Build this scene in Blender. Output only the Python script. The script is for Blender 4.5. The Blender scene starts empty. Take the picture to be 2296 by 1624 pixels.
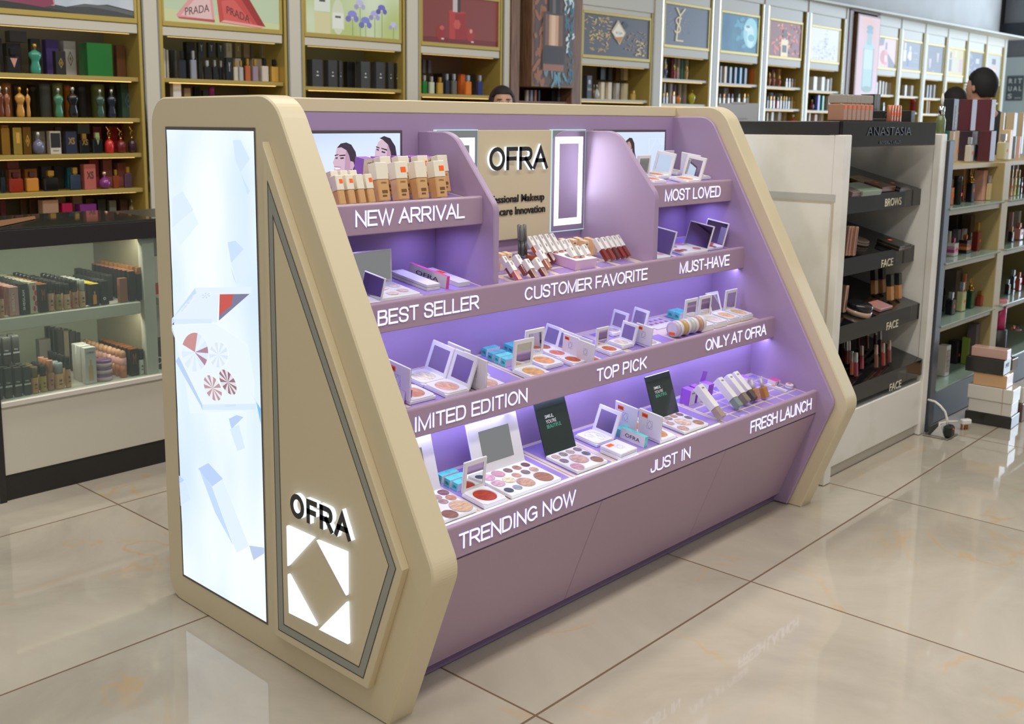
import bpy, bmesh, math, random
from mathutils import Vector, Matrix
S = bpy.context.scene
COL = S.collection
random.seed(7)

# ------------------------------------------------------------------ camera
cam = bpy.data.cameras.new('camera')
cam.sensor_width = 36.0
cam.lens = 36.889
cam.shift_x = 0.04924
cam.shift_y = -0.0688
cam.clip_start = 0.05
cam.clip_end = 100
cam.dof.use_dof = True
cam.dof.focus_distance = 2.75
cam.dof.aperture_fstop = 5.6
camo = bpy.data.objects.new('camera', cam)
COL.objects.link(camo)
CR, CU, CF = ((0.704692, -0.709494, 0.005243), (0.109294, 0.115851, 0.987235), (0.701045, 0.695124, -0.159183))
camo.matrix_world = Matrix(((CR[0], CU[0], -CF[0], -1.4273), (CR[1], CU[1], -CF[1], -2.5857), (CR[2], CU[2], -CF[2], 1.3386), (0, 0, 0, 1)))
S.camera = camo

# ------------------------------------------------------------------ world, lights, exposure
S.view_settings.view_transform = 'Standard'
S.view_settings.look = 'None'
S.view_settings.gamma = 1.0
S.view_settings.use_curve_mapping = False
S.view_settings.exposure = 0.08
S.cycles.use_denoising = True
S.cycles.max_bounces = 8
S.cycles.sample_clamp_indirect = 4.0
S.cycles.caustics_reflective = False
S.cycles.caustics_refractive = False
W = bpy.data.worlds.new('shop_daylight')
S.world = W
W.use_nodes = True
W.node_tree.nodes['Background'].inputs[0].default_value = (1.0, 0.985, 0.96, 1)
W.node_tree.nodes['Background'].inputs[1].default_value = 0.27

def area(name, loc, aim, sx, sy, power, col=(1, 1, 1), spread=180):
    l = bpy.data.lights.new(name, 'AREA')
    l.shape = 'RECTANGLE'
    l.size = sx
    l.size_y = sy
    l.energy = power
    l.color = col
    l.spread = math.radians(spread)
    o = bpy.data.objects.new(name, l)
    COL.objects.link(o)
    o.location = loc
    d = Vector(aim) - Vector(loc)
    o.rotation_euler = d.to_track_quat('-Z', 'Y').to_euler()
    return o
area('ceiling_lamp_line', (1.0, -1.75, 3.6), (1.0, -1.75, 0), 7.0, 0.3, 95, (1, 0.95, 0.87))
area('ceiling_lamp_line', (-1.0, -3.6, 3.6), (-1.0, -3.6, 0), 6.0, 0.4, 50, (1, 0.96, 0.9))
area('ceiling_lamp_line', (1.5, 0.6, 3.7), (1.5, 0.6, 0), 6.0, 0.4, 75, (1, 0.95, 0.87))
area('window_daylight', (17.5, -1.6, 2.3), (9, 1.2, 1.2), 6.0, 4.0, 560, (0.66, 0.82, 1.0))

# ------------------------------------------------------------------ materials
def lin(c):
    r = []
    for v in c[:3]:
        v = v / 255.0
        r.append(v / 12.92 if v <= 0.04045 else ((v + 0.055) / 1.055) ** 2.4)
    return (r[0], r[1], r[2], 1.0)
_mc = {}
def M(c, rough=0.45, metal=0.0, em=0.0, coat=0.0, spec=0.5):
    k = (tuple(c), rough, metal, em, coat, spec)
    if k in _mc:
        return _mc[k]
    m = bpy.data.materials.new('mat_%02x%02x%02x' % tuple(int(v) for v in c[:3]))
    m.use_nodes = True
    b = m.node_tree.nodes['Principled BSDF']
    b.inputs['Base Color'].default_value = lin(c)
    b.inputs['Roughness'].default_value = rough
    b.inputs['Metallic'].default_value = metal
    b.inputs['Specular IOR Level'].default_value = spec
    if coat:
        b.inputs['Coat Weight'].default_value = coat
        b.inputs['Coat Roughness'].default_value = 0.05
    if em:
        b.inputs['Emission Color'].default_value = lin(c)
        b.inputs['Emission Strength'].default_value = em
        b.inputs['Base Color'].default_value = (0.02, 0.02, 0.02, 1)
    _mc[k] = m
    return m
def glassy(name, c, clear, rough=0.03):
    k = (name, tuple(c), clear)
    if k in _mc:
        return _mc[k]
    m = bpy.data.materials.new(name)
    m.use_nodes = True
    nt = m.node_tree
    b = nt.nodes['Principled BSDF']
    b.inputs['Base Color'].default_value = lin(c)
    b.inputs['Roughness'].default_value = rough
    t = nt.nodes.new('ShaderNodeBsdfTransparent')
    t.inputs[0].default_value = tuple(0.5 + 0.5 * v for v in lin(c)[:3]) + (1,)
    mx = nt.nodes.new('ShaderNodeMixShader')
    mx.inputs[0].default_value = clear
    nt.links.new(b.outputs[0], mx.inputs[1])
    nt.links.new(t.outputs[0], mx.inputs[2])
    nt.links.new(mx.outputs[0], nt.nodes['Material Output'].inputs[0])
    _mc[k] = m
    return m
def noisy(name, c1, c2, scale, rough=0.5, metal=0.0, em=0.0, detail=6, lo=0.35, hi=0.65, bump=0.0, stretch=(1, 1, 1)):
    m = bpy.data.materials.new(name)
    m.use_nodes = True
    nt = m.node_tree
    b = nt.nodes['Principled BSDF']
    b.inputs['Roughness'].default_value = rough
    b.inputs['Metallic'].default_value = metal
    tc = nt.nodes.new('ShaderNodeTexCoord')
    mp = nt.nodes.new('ShaderNodeMapping')
    mp.inputs['Scale'].default_value = stretch
    nz = nt.nodes.new('ShaderNodeTexNoise')
    nz.inputs['Scale'].default_value = scale
    nz.inputs['Detail'].default_value = detail
    cr = nt.nodes.new('ShaderNodeValToRGB')
    cr.color_ramp.elements[0].position = lo
    cr.color_ramp.elements[1].position = hi
    cr.color_ramp.elements[0].color = lin(c1)
    cr.color_ramp.elements[1].color = lin(c2)
    nt.links.new(tc.outputs['Object'], mp.inputs[0])
    nt.links.new(mp.outputs[0], nz.inputs['Vector'])
    nt.links.new(nz.outputs['Fac'], cr.inputs[0])
    if em:
        b.inputs['Base Color'].default_value = (0.02, 0.02, 0.02, 1)
        nt.links.new(cr.outputs[0], b.inputs['Emission Color'])
        b.inputs['Emission Strength'].default_value = em
    else:
        nt.links.new(cr.outputs[0], b.inputs['Base Color'])
    if bump:
        bp = nt.nodes.new('ShaderNodeBump')
        bp.inputs['Strength'].default_value = bump
        bp.inputs['Distance'].default_value = 0.002
        nt.links.new(nz.outputs['Fac'], bp.inputs['Height'])
        nt.links.new(bp.outputs[0], b.inputs['Normal'])
    return m

# ------------------------------------------------------------------ mesh builder
def inset(poly, d):
    n = len(poly)
    ar = sum(poly[i][0] * poly[(i + 1) % n][1] - poly[(i + 1) % n][0] * poly[i][1] for i in range(n))
    sg = 1 if ar > 0 else -1
    out = []
    for i in range(n):
        p, q, r = poly[i - 1], poly[i], poly[(i + 1) % n]
        a = Vector((q[0] - p[0], q[1] - p[1])).normalized()
        b = Vector((r[0] - q[0], r[1] - q[1])).normalized()
        na = Vector((-a.y, a.x)) * sg
        nb = Vector((-b.y, b.x)) * sg
        m = na + nb
        k = m.length_squared
        m = m * (2.0 / k) if k > 0.15 else na
        out.append((q[0] + m.x * d, q[1] + m.y * d))
    return out
def rounded(pts, rad, seg=8):
    n = len(pts)
    out = []
    for i in range(n):
        r = rad[i] if isinstance(rad, (list, tuple)) else rad
        p, q, s = Vector(pts[i - 1]), Vector(pts[i]), Vector(pts[(i + 1) % n])
        if r <= 0:
            out.append(tuple(q))
            continue
        a = (p - q).normalized()
        b = (s - q).normalized()
        ang = a.angle(b)
        t = r / math.tan(ang / 2)
        p0, p1 = q + a * t, q + b * t
        c = q + (a + b).normalized() * (r / math.sin(ang / 2))
        a0 = math.atan2(p0.y - c.y, p0.x - c.x)
        a1 = math.atan2(p1.y - c.y, p1.x - c.x)
        da = (a1 - a0 + math.pi) % (2 * math.pi) - math.pi
        for k in range(seg + 1):
            w = a0 + da * k / seg
            out.append((c.x + r * math.cos(w), c.y + r * math.sin(w)))
    return out

_ARC = [(.5 + .5 * math.cos(a), .5 + .5 * math.sin(a)) for a in [math.radians(42 + 276 * k / 14) for k in range(15)]]
_OV = [(.5 + .5 * math.cos(2 * math.pi * k / 24), .5 + .5 * math.sin(2 * math.pi * k / 24)) for k in range(25)]
_BO = [(0, 1), (.6, 1), (.9, .96), (1, .73), (.9, .5), (.6, .46), (0, .46)]
# plain sans capitals as centre lines: width, corner strokes, curved strokes
CAPS = {
    'A': (.92, [[(0, 0), (.5, 1), (1, 0)], [(.2, .36), (.8, .36)]], []), 'B': (.84, [[(0, 0), (0, 1)]], [[(0, 1), (.55, 1), (.88, .98), (.92, .77), (.8, .55), (.55, .53), (0, .53)], [(0, .53), (.6, .53), (.98, .48), (1, .25), (.9, .03), (.55, 0), (0, 0)]]),
    'C': (.94, [], [_ARC]), 'D': (.92, [[(0, 0), (0, 1)]], [[(0, 1), (.45, 1), (.85, .95), (1, .5), (.85, .05), (.45, 0), (0, 0)]]), 'E': (.82, [[(1, 1), (0, 1), (0, 0), (1, 0)], [(0, .52), (.9, .52)]], []),
    'F': (.76, [[(1, 1), (0, 1), (0, 0)], [(0, .5), (.85, .5)]], []), 'G': (1.0, [[(.96, .14), (.96, .46), (.55, .46)]], [_ARC + [(.96, .14)]]), 'H': (.9, [[(0, 0), (0, 1)], [(1, 0), (1, 1)], [(0, .53), (1, .53)]], []),
    'I': (.3, [[(.5, 0), (.5, 1)]], []), 'J': (.66, [], [[(1, 1), (1, .4), (.98, .06), (.5, -.02), (.05, .02), (0, .3)]]), 'K': (.9, [[(0, 0), (0, 1)], [(1, 1), (0, .37)], [(.34, .59), (1, 0)]], []), 'L': (.74, [[(0, 1), (0, 0), (1, 0)]], []),
    'M': (1.06, [[(0, 0), (0, 1), (.5, 0), (1, 1), (1, 0)]], []), 'N': (.9, [[(0, 0), (0, 1), (1, 0), (1, 1)]], []), 'O': (1.0, [], [_OV]), 'P': (.84, [[(0, 0), (0, 1)]], [_BO]), 'R': (.9, [[(0, 0), (0, 1)], [(.5, .46), (1, 0)]], [_BO]),
    'S': (.84, [], [[(1, .74), (.92, .93), (.55, 1.02), (.12, .96), (.0, .74), (.14, .57), (.55, .5), (.92, .42), (1, .25), (.9, .03), (.48, -.03), (.06, .05), (0, .28)]]), 'T': (.82, [[(0, 1), (1, 1)], [(.5, 1), (.5, 0)]], []),
    'U': (.9, [], [[(0, 1), (0, .4), (.02, .05), (.5, -.05), (.98, .05), (1, .4), (1, 1)]]), 'V': (.9, [[(0, 1), (.5, 0), (1, 1)]], []), 'W': (1.26, [[(0, 1), (.27, 0), (.5, 1), (.73, 0), (1, 1)]], []), 'X': (.9, [[(0, 0), (1, 1)], [(0, 1), (1, 0)]], []),
    'Y': (.9, [[(0, 1), (.5, .45), (1, 1)], [(.5, .45), (.5, 0)]], []), '-': (.42, [[(0, .38), (1, .38)]], []), ' ': (.36, [], [])}
def chaikin(p, n=2):
    for _ in range(n):
        q = [p[0]]
        for a, b in zip(p[:-1], p[1:]):
            q += [(a[0] * .75 + b[0] * .25, a[1] * .75 + b[1] * .25), (a[0] * .25 + b[0] * .75, a[1] * .25 + b[1] * .75)]
        p = q + [p[-1]]
    return p
_tc = {}
def glyphs(s, extrude, bold):
    k = (s, round(extrude, 5), bold)
    if k in _tc:
        return _tc[k]
    cu = bpy.data.curves.new('glyphs', 'FONT')
    cu.body = s
    cu.size = 1.0
    cu.extrude = extrude
    cu.offset = bold
    cu.resolution_u = 4
    o = bpy.data.objects.new('glyphs', cu)
    COL.objects.link(o)
    dg = bpy.context.evaluated_depsgraph_get()
    me = bpy.data.meshes.new_from_object(o.evaluated_get(dg))
    vs = [tuple(v.co) for v in me.vertices]
    fs = [(tuple(p.vertices), abs(p.normal.z)) for p in me.polygons]
    bpy.data.objects.remove(o)
    bpy.data.meshes.remove(me)
    x0 = min(v[0] for v in vs); x1 = max(v[0] for v in vs)
    y0 = min(v[1] for v in vs); y1 = max(v[1] for v in vs)
    _tc[k] = ([((v[0] - x0) / (x1 - x0), (v[1] - y0) / (y1 - y0), v[2] / max(extrude, 1e-6)) for v in vs], fs)
    return _tc[k]
class MB:
    def __init__(s):
        s.v = []; s.f = []; s.m = []; s.s = []
    def raw(s, vs, fs, mi=0, sm=False):
        o = len(s.v)
        s.v += [tuple(v) for v in vs]
        for f in fs:
            s.f.append([i + o for i in f]); s.m.append(mi); s.s.append(sm)
        return s
    def box(s, x0, x1, y0, y1, z0, z1, mi=0, b=0.0):
        if b > 0:
            b = min(b, (x1 - x0) * .45, (y1 - y0) * .45, (z1 - z0) * .45)
            bm = bmesh.new()
            for x, sx in ((x0, 1), (x1, -1)):
                for y, sy in ((y0, 1), (y1, -1)):
                    for z, sz in ((z0, 1), (z1, -1)):
                        bm.verts.new((x + sx * b, y + sy * b, z)); bm.verts.new((x + sx * b, y, z + sz * b)); bm.verts.new((x, y + sy * b, z + sz * b))
            bmesh.ops.convex_hull(bm, input=bm.verts)
            bmesh.ops.dissolve_limit(bm, angle_limit=0.01, verts=bm.verts, edges=bm.edges)
            bm.verts.index_update()
            s.raw([v.co[:] for v in bm.verts], [[v.index for v in f.verts] for f in bm.faces], mi)
            bm.free()
            return s
        vs = [(x, y, z) for x in (x0, x1) for y in (y0, y1) for z in (z0, z1)]
        return s.raw(vs, [(0, 1, 3, 2), (4, 6, 7, 5), (0, 4, 5, 1), (2, 3, 7, 6), (0, 2, 6, 4), (1, 5, 7, 3)], mi)
    def prism(s, poly, a0, a1, ax='x', mi=0, ch=0.0, cap=None):
        """poly 2D extruded along ax; for x the pair is (y,z), y (x,z), z (x,y)"""
        n = len(poly)
        ar = sum(poly[i][0] * poly[(i + 1) % n][1] - poly[(i + 1) % n][0] * poly[i][1] for i in range(n))
        P = list(poly) if ar > 0 else list(reversed(poly))
        def pt(p, a):
            return (a, p[0], p[1]) if ax == 'x' else (p[0], a, p[1]) if ax == 'y' else (p[0], p[1], a)
        rings = [(inset(P, ch), a0), (P, a0 + ch), (P, a1 - ch), (inset(P, ch), a1)] if ch else [(P, a0), (P, a1)]
        vs = []
        for r, a in rings:
            vs += [pt(p, a) for p in r]
        fs = []
        fl = ax == 'y'
        for k in range(len(rings) - 1):
            for i in range(n):
                j = (i + 1) % n
                q = (k * n + i, k * n + j, (k + 1) * n + j, (k + 1) * n + i)
                fs.append(q[::-1] if fl else q)
        o = len(s.v)
        s.raw(vs, fs, mi)
        e = (len(rings) - 1) * n
        c0 = list(range(n)); c1 = [e + i for i in range(n)]
        if not fl:
            c0.reverse()
        else:
            c1.reverse()
        cm = mi if cap is None else cap
        s.raw([], [], mi)
        for c in (c0, c1):
            s.f.append([i + o for i in c]); s.m.append(cm); s.s.append(False)
        return s
    def ring(s, outer, inner, a, ax='x', mi=0):
        n = len(outer)
        def pt(p):
            return (a, p[0], p[1]) if ax == 'x' else (p[0], a, p[1]) if ax == 'y' else (p[0], p[1], a)
        return s.raw([pt(p) for p in outer] + [pt(p) for p in inner], [(i, (i + 1) % n, n + (i + 1) % n, n + i) for i in range(n)], mi)
    def poly(s, pts, mi=0):
        return s.raw(pts, [tuple(range(len(pts)))], mi)
    def lathe(s, prof, n=16, c=(0, 0, 0), mi=0, sx=1.0, sy=1.0, sm=True):
        vs = []; fs = []
        for r, z in prof:
            for k in range(n):
                a = 2 * math.pi * k / n
                vs.append((c[0] + r * math.cos(a) * sx, c[1] + r * math.sin(a) * sy, c[2] + z))
        for i in range(len(prof) - 1):
            for k in range(n):
                q = (k + 1) % n
                fs.append((i * n + k, i * n + q, (i + 1) * n + q, (i + 1) * n + k))
        s.raw(vs, fs, mi, sm)
        o = len(s.v) - len(vs)
        for i, rev in ((0, True), (len(prof) - 1, False)):
            if prof[i][0] > 1e-5:
                f = [o + i * n + k for k in range(n)]
                if rev: f.reverse()
                s.f.append(f); s.m.append(mi); s.s.append(False)
        return s
    def tube(s, path, r, n=8, mi=0):
        P = [Vector(p) for p in path]
        vs = []; fs = []
        rr = r if isinstance(r, (list, tuple)) else [r] * len(P)
        for i, p in enumerate(P):
            t = (P[min(i + 1, len(P) - 1)] - P[max(i - 1, 0)]).normalized()
            u = t.cross(Vector((0, 0, 1)))
            if u.length < 0.1: u = t.cross(Vector((1, 0, 0)))
            u.normalize(); w = t.cross(u)
            for k in range(n):
                a = 2 * math.pi * k / n
                vs.append(tuple(p + (u * math.cos(a) + w * math.sin(a)) * rr[i]))
        for i in range(len(P) - 1):
            for k in range(n):
                q = (k + 1) % n
                fs.append((i * n + k, i * n + q, (i + 1) * n + q, (i + 1) * n + k))
        o = len(s.v)
        s.raw(vs, fs, mi, True)
        s.f.append([o + k for k in range(n)][::-1]); s.m.append(mi); s.s.append(False)
        s.f.append([o + (len(P) - 1) * n + k for k in range(n)]); s.m.append(mi); s.s.append(False)
        return s
    def disc(s, c, u, v, n=20, mi=0):
        c, u, v = Vector(c), Vector(u), Vector(v)
        return s.poly([tuple(c + u * math.cos(2 * math.pi * k / n) + v * math.sin(2 * math.pi * k / n)) for k in range(n)], mi)
    def text(s, txt, o, u, v, dep=0.001, bold=0.0, mi=0, side=None):
        """text fitted to the rectangle o + [0,1]u + [0,1]v, standing dep proud of it"""
        vs, fs = glyphs(txt, 0.05, bold)
        o, u, v = Vector(o), Vector(u), Vector(v)
        n = u.cross(v).normalized()
        k0 = len(s.v)
        s.v += [tuple(o + u * a + v * b + n * (dep * (c + 1) / 2)) for a, b, c in vs]
        for f, nz in fs:
            s.f.append([i + k0 for i in f]); s.m.append(mi if (nz > .5 or side is None) else side); s.s.append(False)
        return s
    def caps(s, txt, o, u, v, dep=.0016, ratio=.12, mi=0, side=0, gap=.05):
        """sans capitals drawn as strokes, fitted to the rectangle o, u, v"""
        o, u, v = Vector(o), Vector(u), Vector(v)
        n = u.cross(v).normalized()
        h = v.length
        ud, vd = u.normalized(), v / h
        tot = sum(CAPS[c][0] + gap for c in txt) - gap
        kx = u.length / tot
        t = ratio * h
        x = 0.0
        for c in txt:
            w, st, cu = CAPS[c]
            a, b = x + t * .6, x + w * kx - t * .6
            if c in 'AVWYX': a, b = x + t * .3, x + w * kx - t * .3
            for P in st + [chaikin(q) if len(q) < 14 else q for q in cu]:
                Q = [Vector((a + (b - a) * p[0], t / 2 + (h - t) * p[1])) for p in P]
                closed = (Q[0] - Q[-1]).length < 1e-6
                if not closed:
                    Q[0] = Q[0] + (Q[0] - Q[1]).normalized() * t * .48
                    Q[-1] = Q[-1] + (Q[-1] - Q[-2]).normalized() * t * .48
                L, R = [], []
                for i, q in enumerate(Q):
                    d0 = (q - Q[i - 1]).normalized() if i else ((Q[0] - Q[-2]).normalized() if closed else (Q[1] - Q[0]).normalized())
                    d1 = (Q[i + 1] - q).normalized() if i < len(Q) - 1 else ((Q[1] - Q[0]).normalized() if closed else d0)
                    m = Vector((-d0.y - d1.y, d0.x + d1.x))
                    m = m * (t / max(m.length_squared, .55))
                    L.append(q + m); R.append(q - m)
                pt = lambda p, z: tuple(o + ud * p.x + vd * p.y + n * z)
                N = len(Q)
                vs = [pt(p, dep) for p in L] + [pt(p, dep) for p in R] + [pt(p, 0) for p in L] + [pt(p, 0) for p in R]
                s.raw(vs, [(i, N + i, N + i + 1, i + 1) for i in range(N - 1)], mi)
                fs = [(i, i + 1, 2 * N + i + 1, 2 * N + i) for i in range(N - 1)] + [(N + i + 1, N + i, 3 * N + i, 3 * N + i + 1) for i in range(N - 1)]
                if not closed: fs += [(N, 0, 2 * N, 3 * N), (N - 1, 2 * N - 1, 4 * N - 1, 3 * N - 1)]
                s.raw(vs, fs, side)
            x += (w + gap) * kx
        return s
    def move(s, mat, k0=0):
        for i in range(k0, len(s.v)):
            s.v[i] = tuple(mat @ Vector(s.v[i]))
        return s
    def mesh(s, name, mats):
        me = bpy.data.meshes.new(name)
        me.from_pydata(s.v, [], s.f)
        for m in (mats if isinstance(mats, (list, tuple)) else [mats]):
            me.materials.append(m)
        me.polygons.foreach_set('material_index', s.m)
        me.polygons.foreach_set('use_smooth', s.s)
        me.update()
        return me
def tag(o, label=None, cat=None, group=None, kind=None):
    if label: o['label'] = label
    if cat: o['category'] = cat
    if group: o['group'] = group
    if kind: o['kind'] = kind
    return o
def obj(name, mb, mats, parent=None, loc=None):
    me = mb.mesh(name, mats) if isinstance(mb, MB) else mb
    o = bpy.data.objects.new(name, me)
    COL.objects.link(o)
    if parent: o.parent = parent
    if loc: o.location = loc
    return o
def thing(name, label, cat, loc=(0, 0, 0), yaw=0.0, tilt=0.0, group=None):
    o = bpy.data.objects.new(name, None)
    COL.objects.link(o)
    o.empty_display_size = 0.05
    o.location = loc
    o.rotation_mode = 'ZYX'
    o.rotation_euler = (tilt, 0, yaw)
    return tag(o, label, cat, group)
def struct(name, mb, mats, parent=None):
    o = obj(name, mb, mats, parent)
    if not parent: o['kind'] = 'structure'
    return o
def copy_tree(o, parent=None):
    c = o.copy()
    COL.objects.link(c)
    if parent: c.parent = parent
    for ch in list(o.children):
        copy_tree(ch, c)
    return c

# ------------------------------------------------------------------ floor, walls
def floor_material():
    m = bpy.data.materials.new('polished_marble_tiles')
    m.use_nodes = True
    nt = m.node_tree
    N, L = nt.nodes, nt.links
    b = N['Principled BSDF']
    tc = N.new('ShaderNodeTexCoord')
    mp = N.new('ShaderNodeMapping')
    mp.vector_type = 'POINT'
    a = 0.018
    mp.inputs['Rotation'].default_value = (0, 0, -a)
    L.new(tc.outputs['Object'], mp.inputs[0])
    sx = N.new('ShaderNodeSeparateXYZ')
    L.new(mp.outputs[0], sx.inputs[0])
    ca, sa = math.cos(a), math.sin(a)
    gx, gy = 0.268 * ca - 1.15 * sa, -1.15 * ca - 0.268 * sa
    def math_(op, x, y=None):
        n = N.new('ShaderNodeMath'); n.operation = op
        for i, v in ((0, x), (1, y)):
            if v is None: continue
            if isinstance(v, (int, float)): n.inputs[i].default_value = v
            else: L.new(v, n.inputs[i])
        return n.outputs[0]
    def cell(out, g, p, w):
        f = math_('FRACT', math_('ADD', math_('DIVIDE', math_('SUBTRACT', out, g), p), 100.5))
        return math_('LESS_THAN', math_('ABSOLUTE', math_('SUBTRACT', f, 0.5)), w / p / 2), math_('FLOOR', math_('ADD', math_('DIVIDE', math_('SUBTRACT', out, g), p), 100.0))
    lx, ix = cell(sx.outputs[0], gx, 0.994, 0.0065)
    ly, iy = cell(sx.outputs[1], gy, 0.957, 0.0065)
    grout = math_('MAXIMUM', lx, ly)
    off = N.new('ShaderNodeCombineXYZ')
    L.new(math_('MULTIPLY', ix, 3.7), off.inputs[0]); L.new(math_('MULTIPLY', iy, 5.3), off.inputs[1])
    ad = N.new('ShaderNodeVectorMath'); L.new(mp.outputs[0], ad.inputs[0]); L.new(off.outputs[0], ad.inputs[1])
    n1 = N.new('ShaderNodeTexNoise'); n1.inputs['Scale'].default_value = 1.7; n1.inputs['Detail'].default_value = 8; n1.inputs['Distortion'].default_value = 0.8
    n1.inputs['Roughness'].default_value = 0.62
    L.new(ad.outputs[0], n1.inputs['Vector'])
    r1 = N.new('ShaderNodeValToRGB')
    r1.color_ramp.elements[0].position = .3; r1.color_ramp.elements[1].position = .72
    r1.color_ramp.elements[0].color = lin((172, 163, 148)); r1.color_ramp.elements[1].color = lin((198, 189, 173))
    L.new(n1.outputs['Fac'], r1.inputs[0])
    n2 = N.new('ShaderNodeTexNoise'); n2.inputs['Scale'].default_value = 0.75; n2.inputs['Detail'].default_value = 5; n2.inputs['Distortion'].default_value = 1.6
    L.new(ad.outputs[0], n2.inputs['Vector'])
    v = math_('ABSOLUTE', math_('SUBTRACT', n2.outputs['Fac'], 0.5))
    r2 = N.new('ShaderNodeValToRGB')
    r2.color_ramp.elements[0].position = 0.0; r2.color_ramp.elements[1].position = 0.014
    r2.color_ramp.elements[0].color = (.5, .5, .5, 1); r2.color_ramp.elements[1].color = (0, 0, 0, 1)
    L.new(v, r2.inputs[0])
    n3 = N.new('ShaderNodeTexNoise'); n3.inputs['Scale'].default_value = 2.2
    L.new(ad.outputs[0], n3.inputs['Vector'])
    r3 = N.new('ShaderNodeValToRGB'); r3.color_ramp.elements[0].position = .47; r3.color_ramp.elements[1].position = .62
    L.new(n3.outputs['Fac'], r3.inputs[0])
    vein = math_('MULTIPLY', r2.outputs[0], r3.outputs[0])
    mx = N.new('ShaderNodeMixRGB'); L.new(vein, mx.inputs[0]); L.new(r1.outputs[0], mx.inputs[1]); mx.inputs[2].default_value = lin((204, 160, 96))
    mg = N.new('ShaderNodeMixRGB'); L.new(grout, mg.inputs[0]); L.new(mx.outputs[0], mg.inputs[1]); mg.inputs[2].default_value = lin((120, 98, 76))
    L.new(mg.outputs[0], b.inputs['Base Color'])
    rr = math_('ADD', math_('MULTIPLY', grout, 0.5), 0.045)
    L.new(rr, b.inputs['Roughness'])
    b.inputs['IOR'].default_value = 1.5
    n4 = N.new('ShaderNodeTexNoise'); n4.inputs['Scale'].default_value = 1.1
    L.new(tc.outputs['Object'], n4.inputs['Vector'])
    bp = N.new('ShaderNodeBump'); bp.inputs['Strength'].default_value = 0.05; bp.inputs['Distance'].default_value = 0.02
    L.new(n4.outputs['Fac'], bp.inputs['Height']); L.new(bp.outputs[0], b.inputs['Normal'])
    return m
struct('floor', MB().box(-6, 19, -6, 4.2, -0.1, 0), floor_material())
WALLW = noisy('white_plaster', (206, 206, 204), (214, 214, 212), 3, 0.7)
struct('wall_back', MB().box(-6, 15.45, 3.0, 3.15, 0, 4.6), WALLW)
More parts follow.
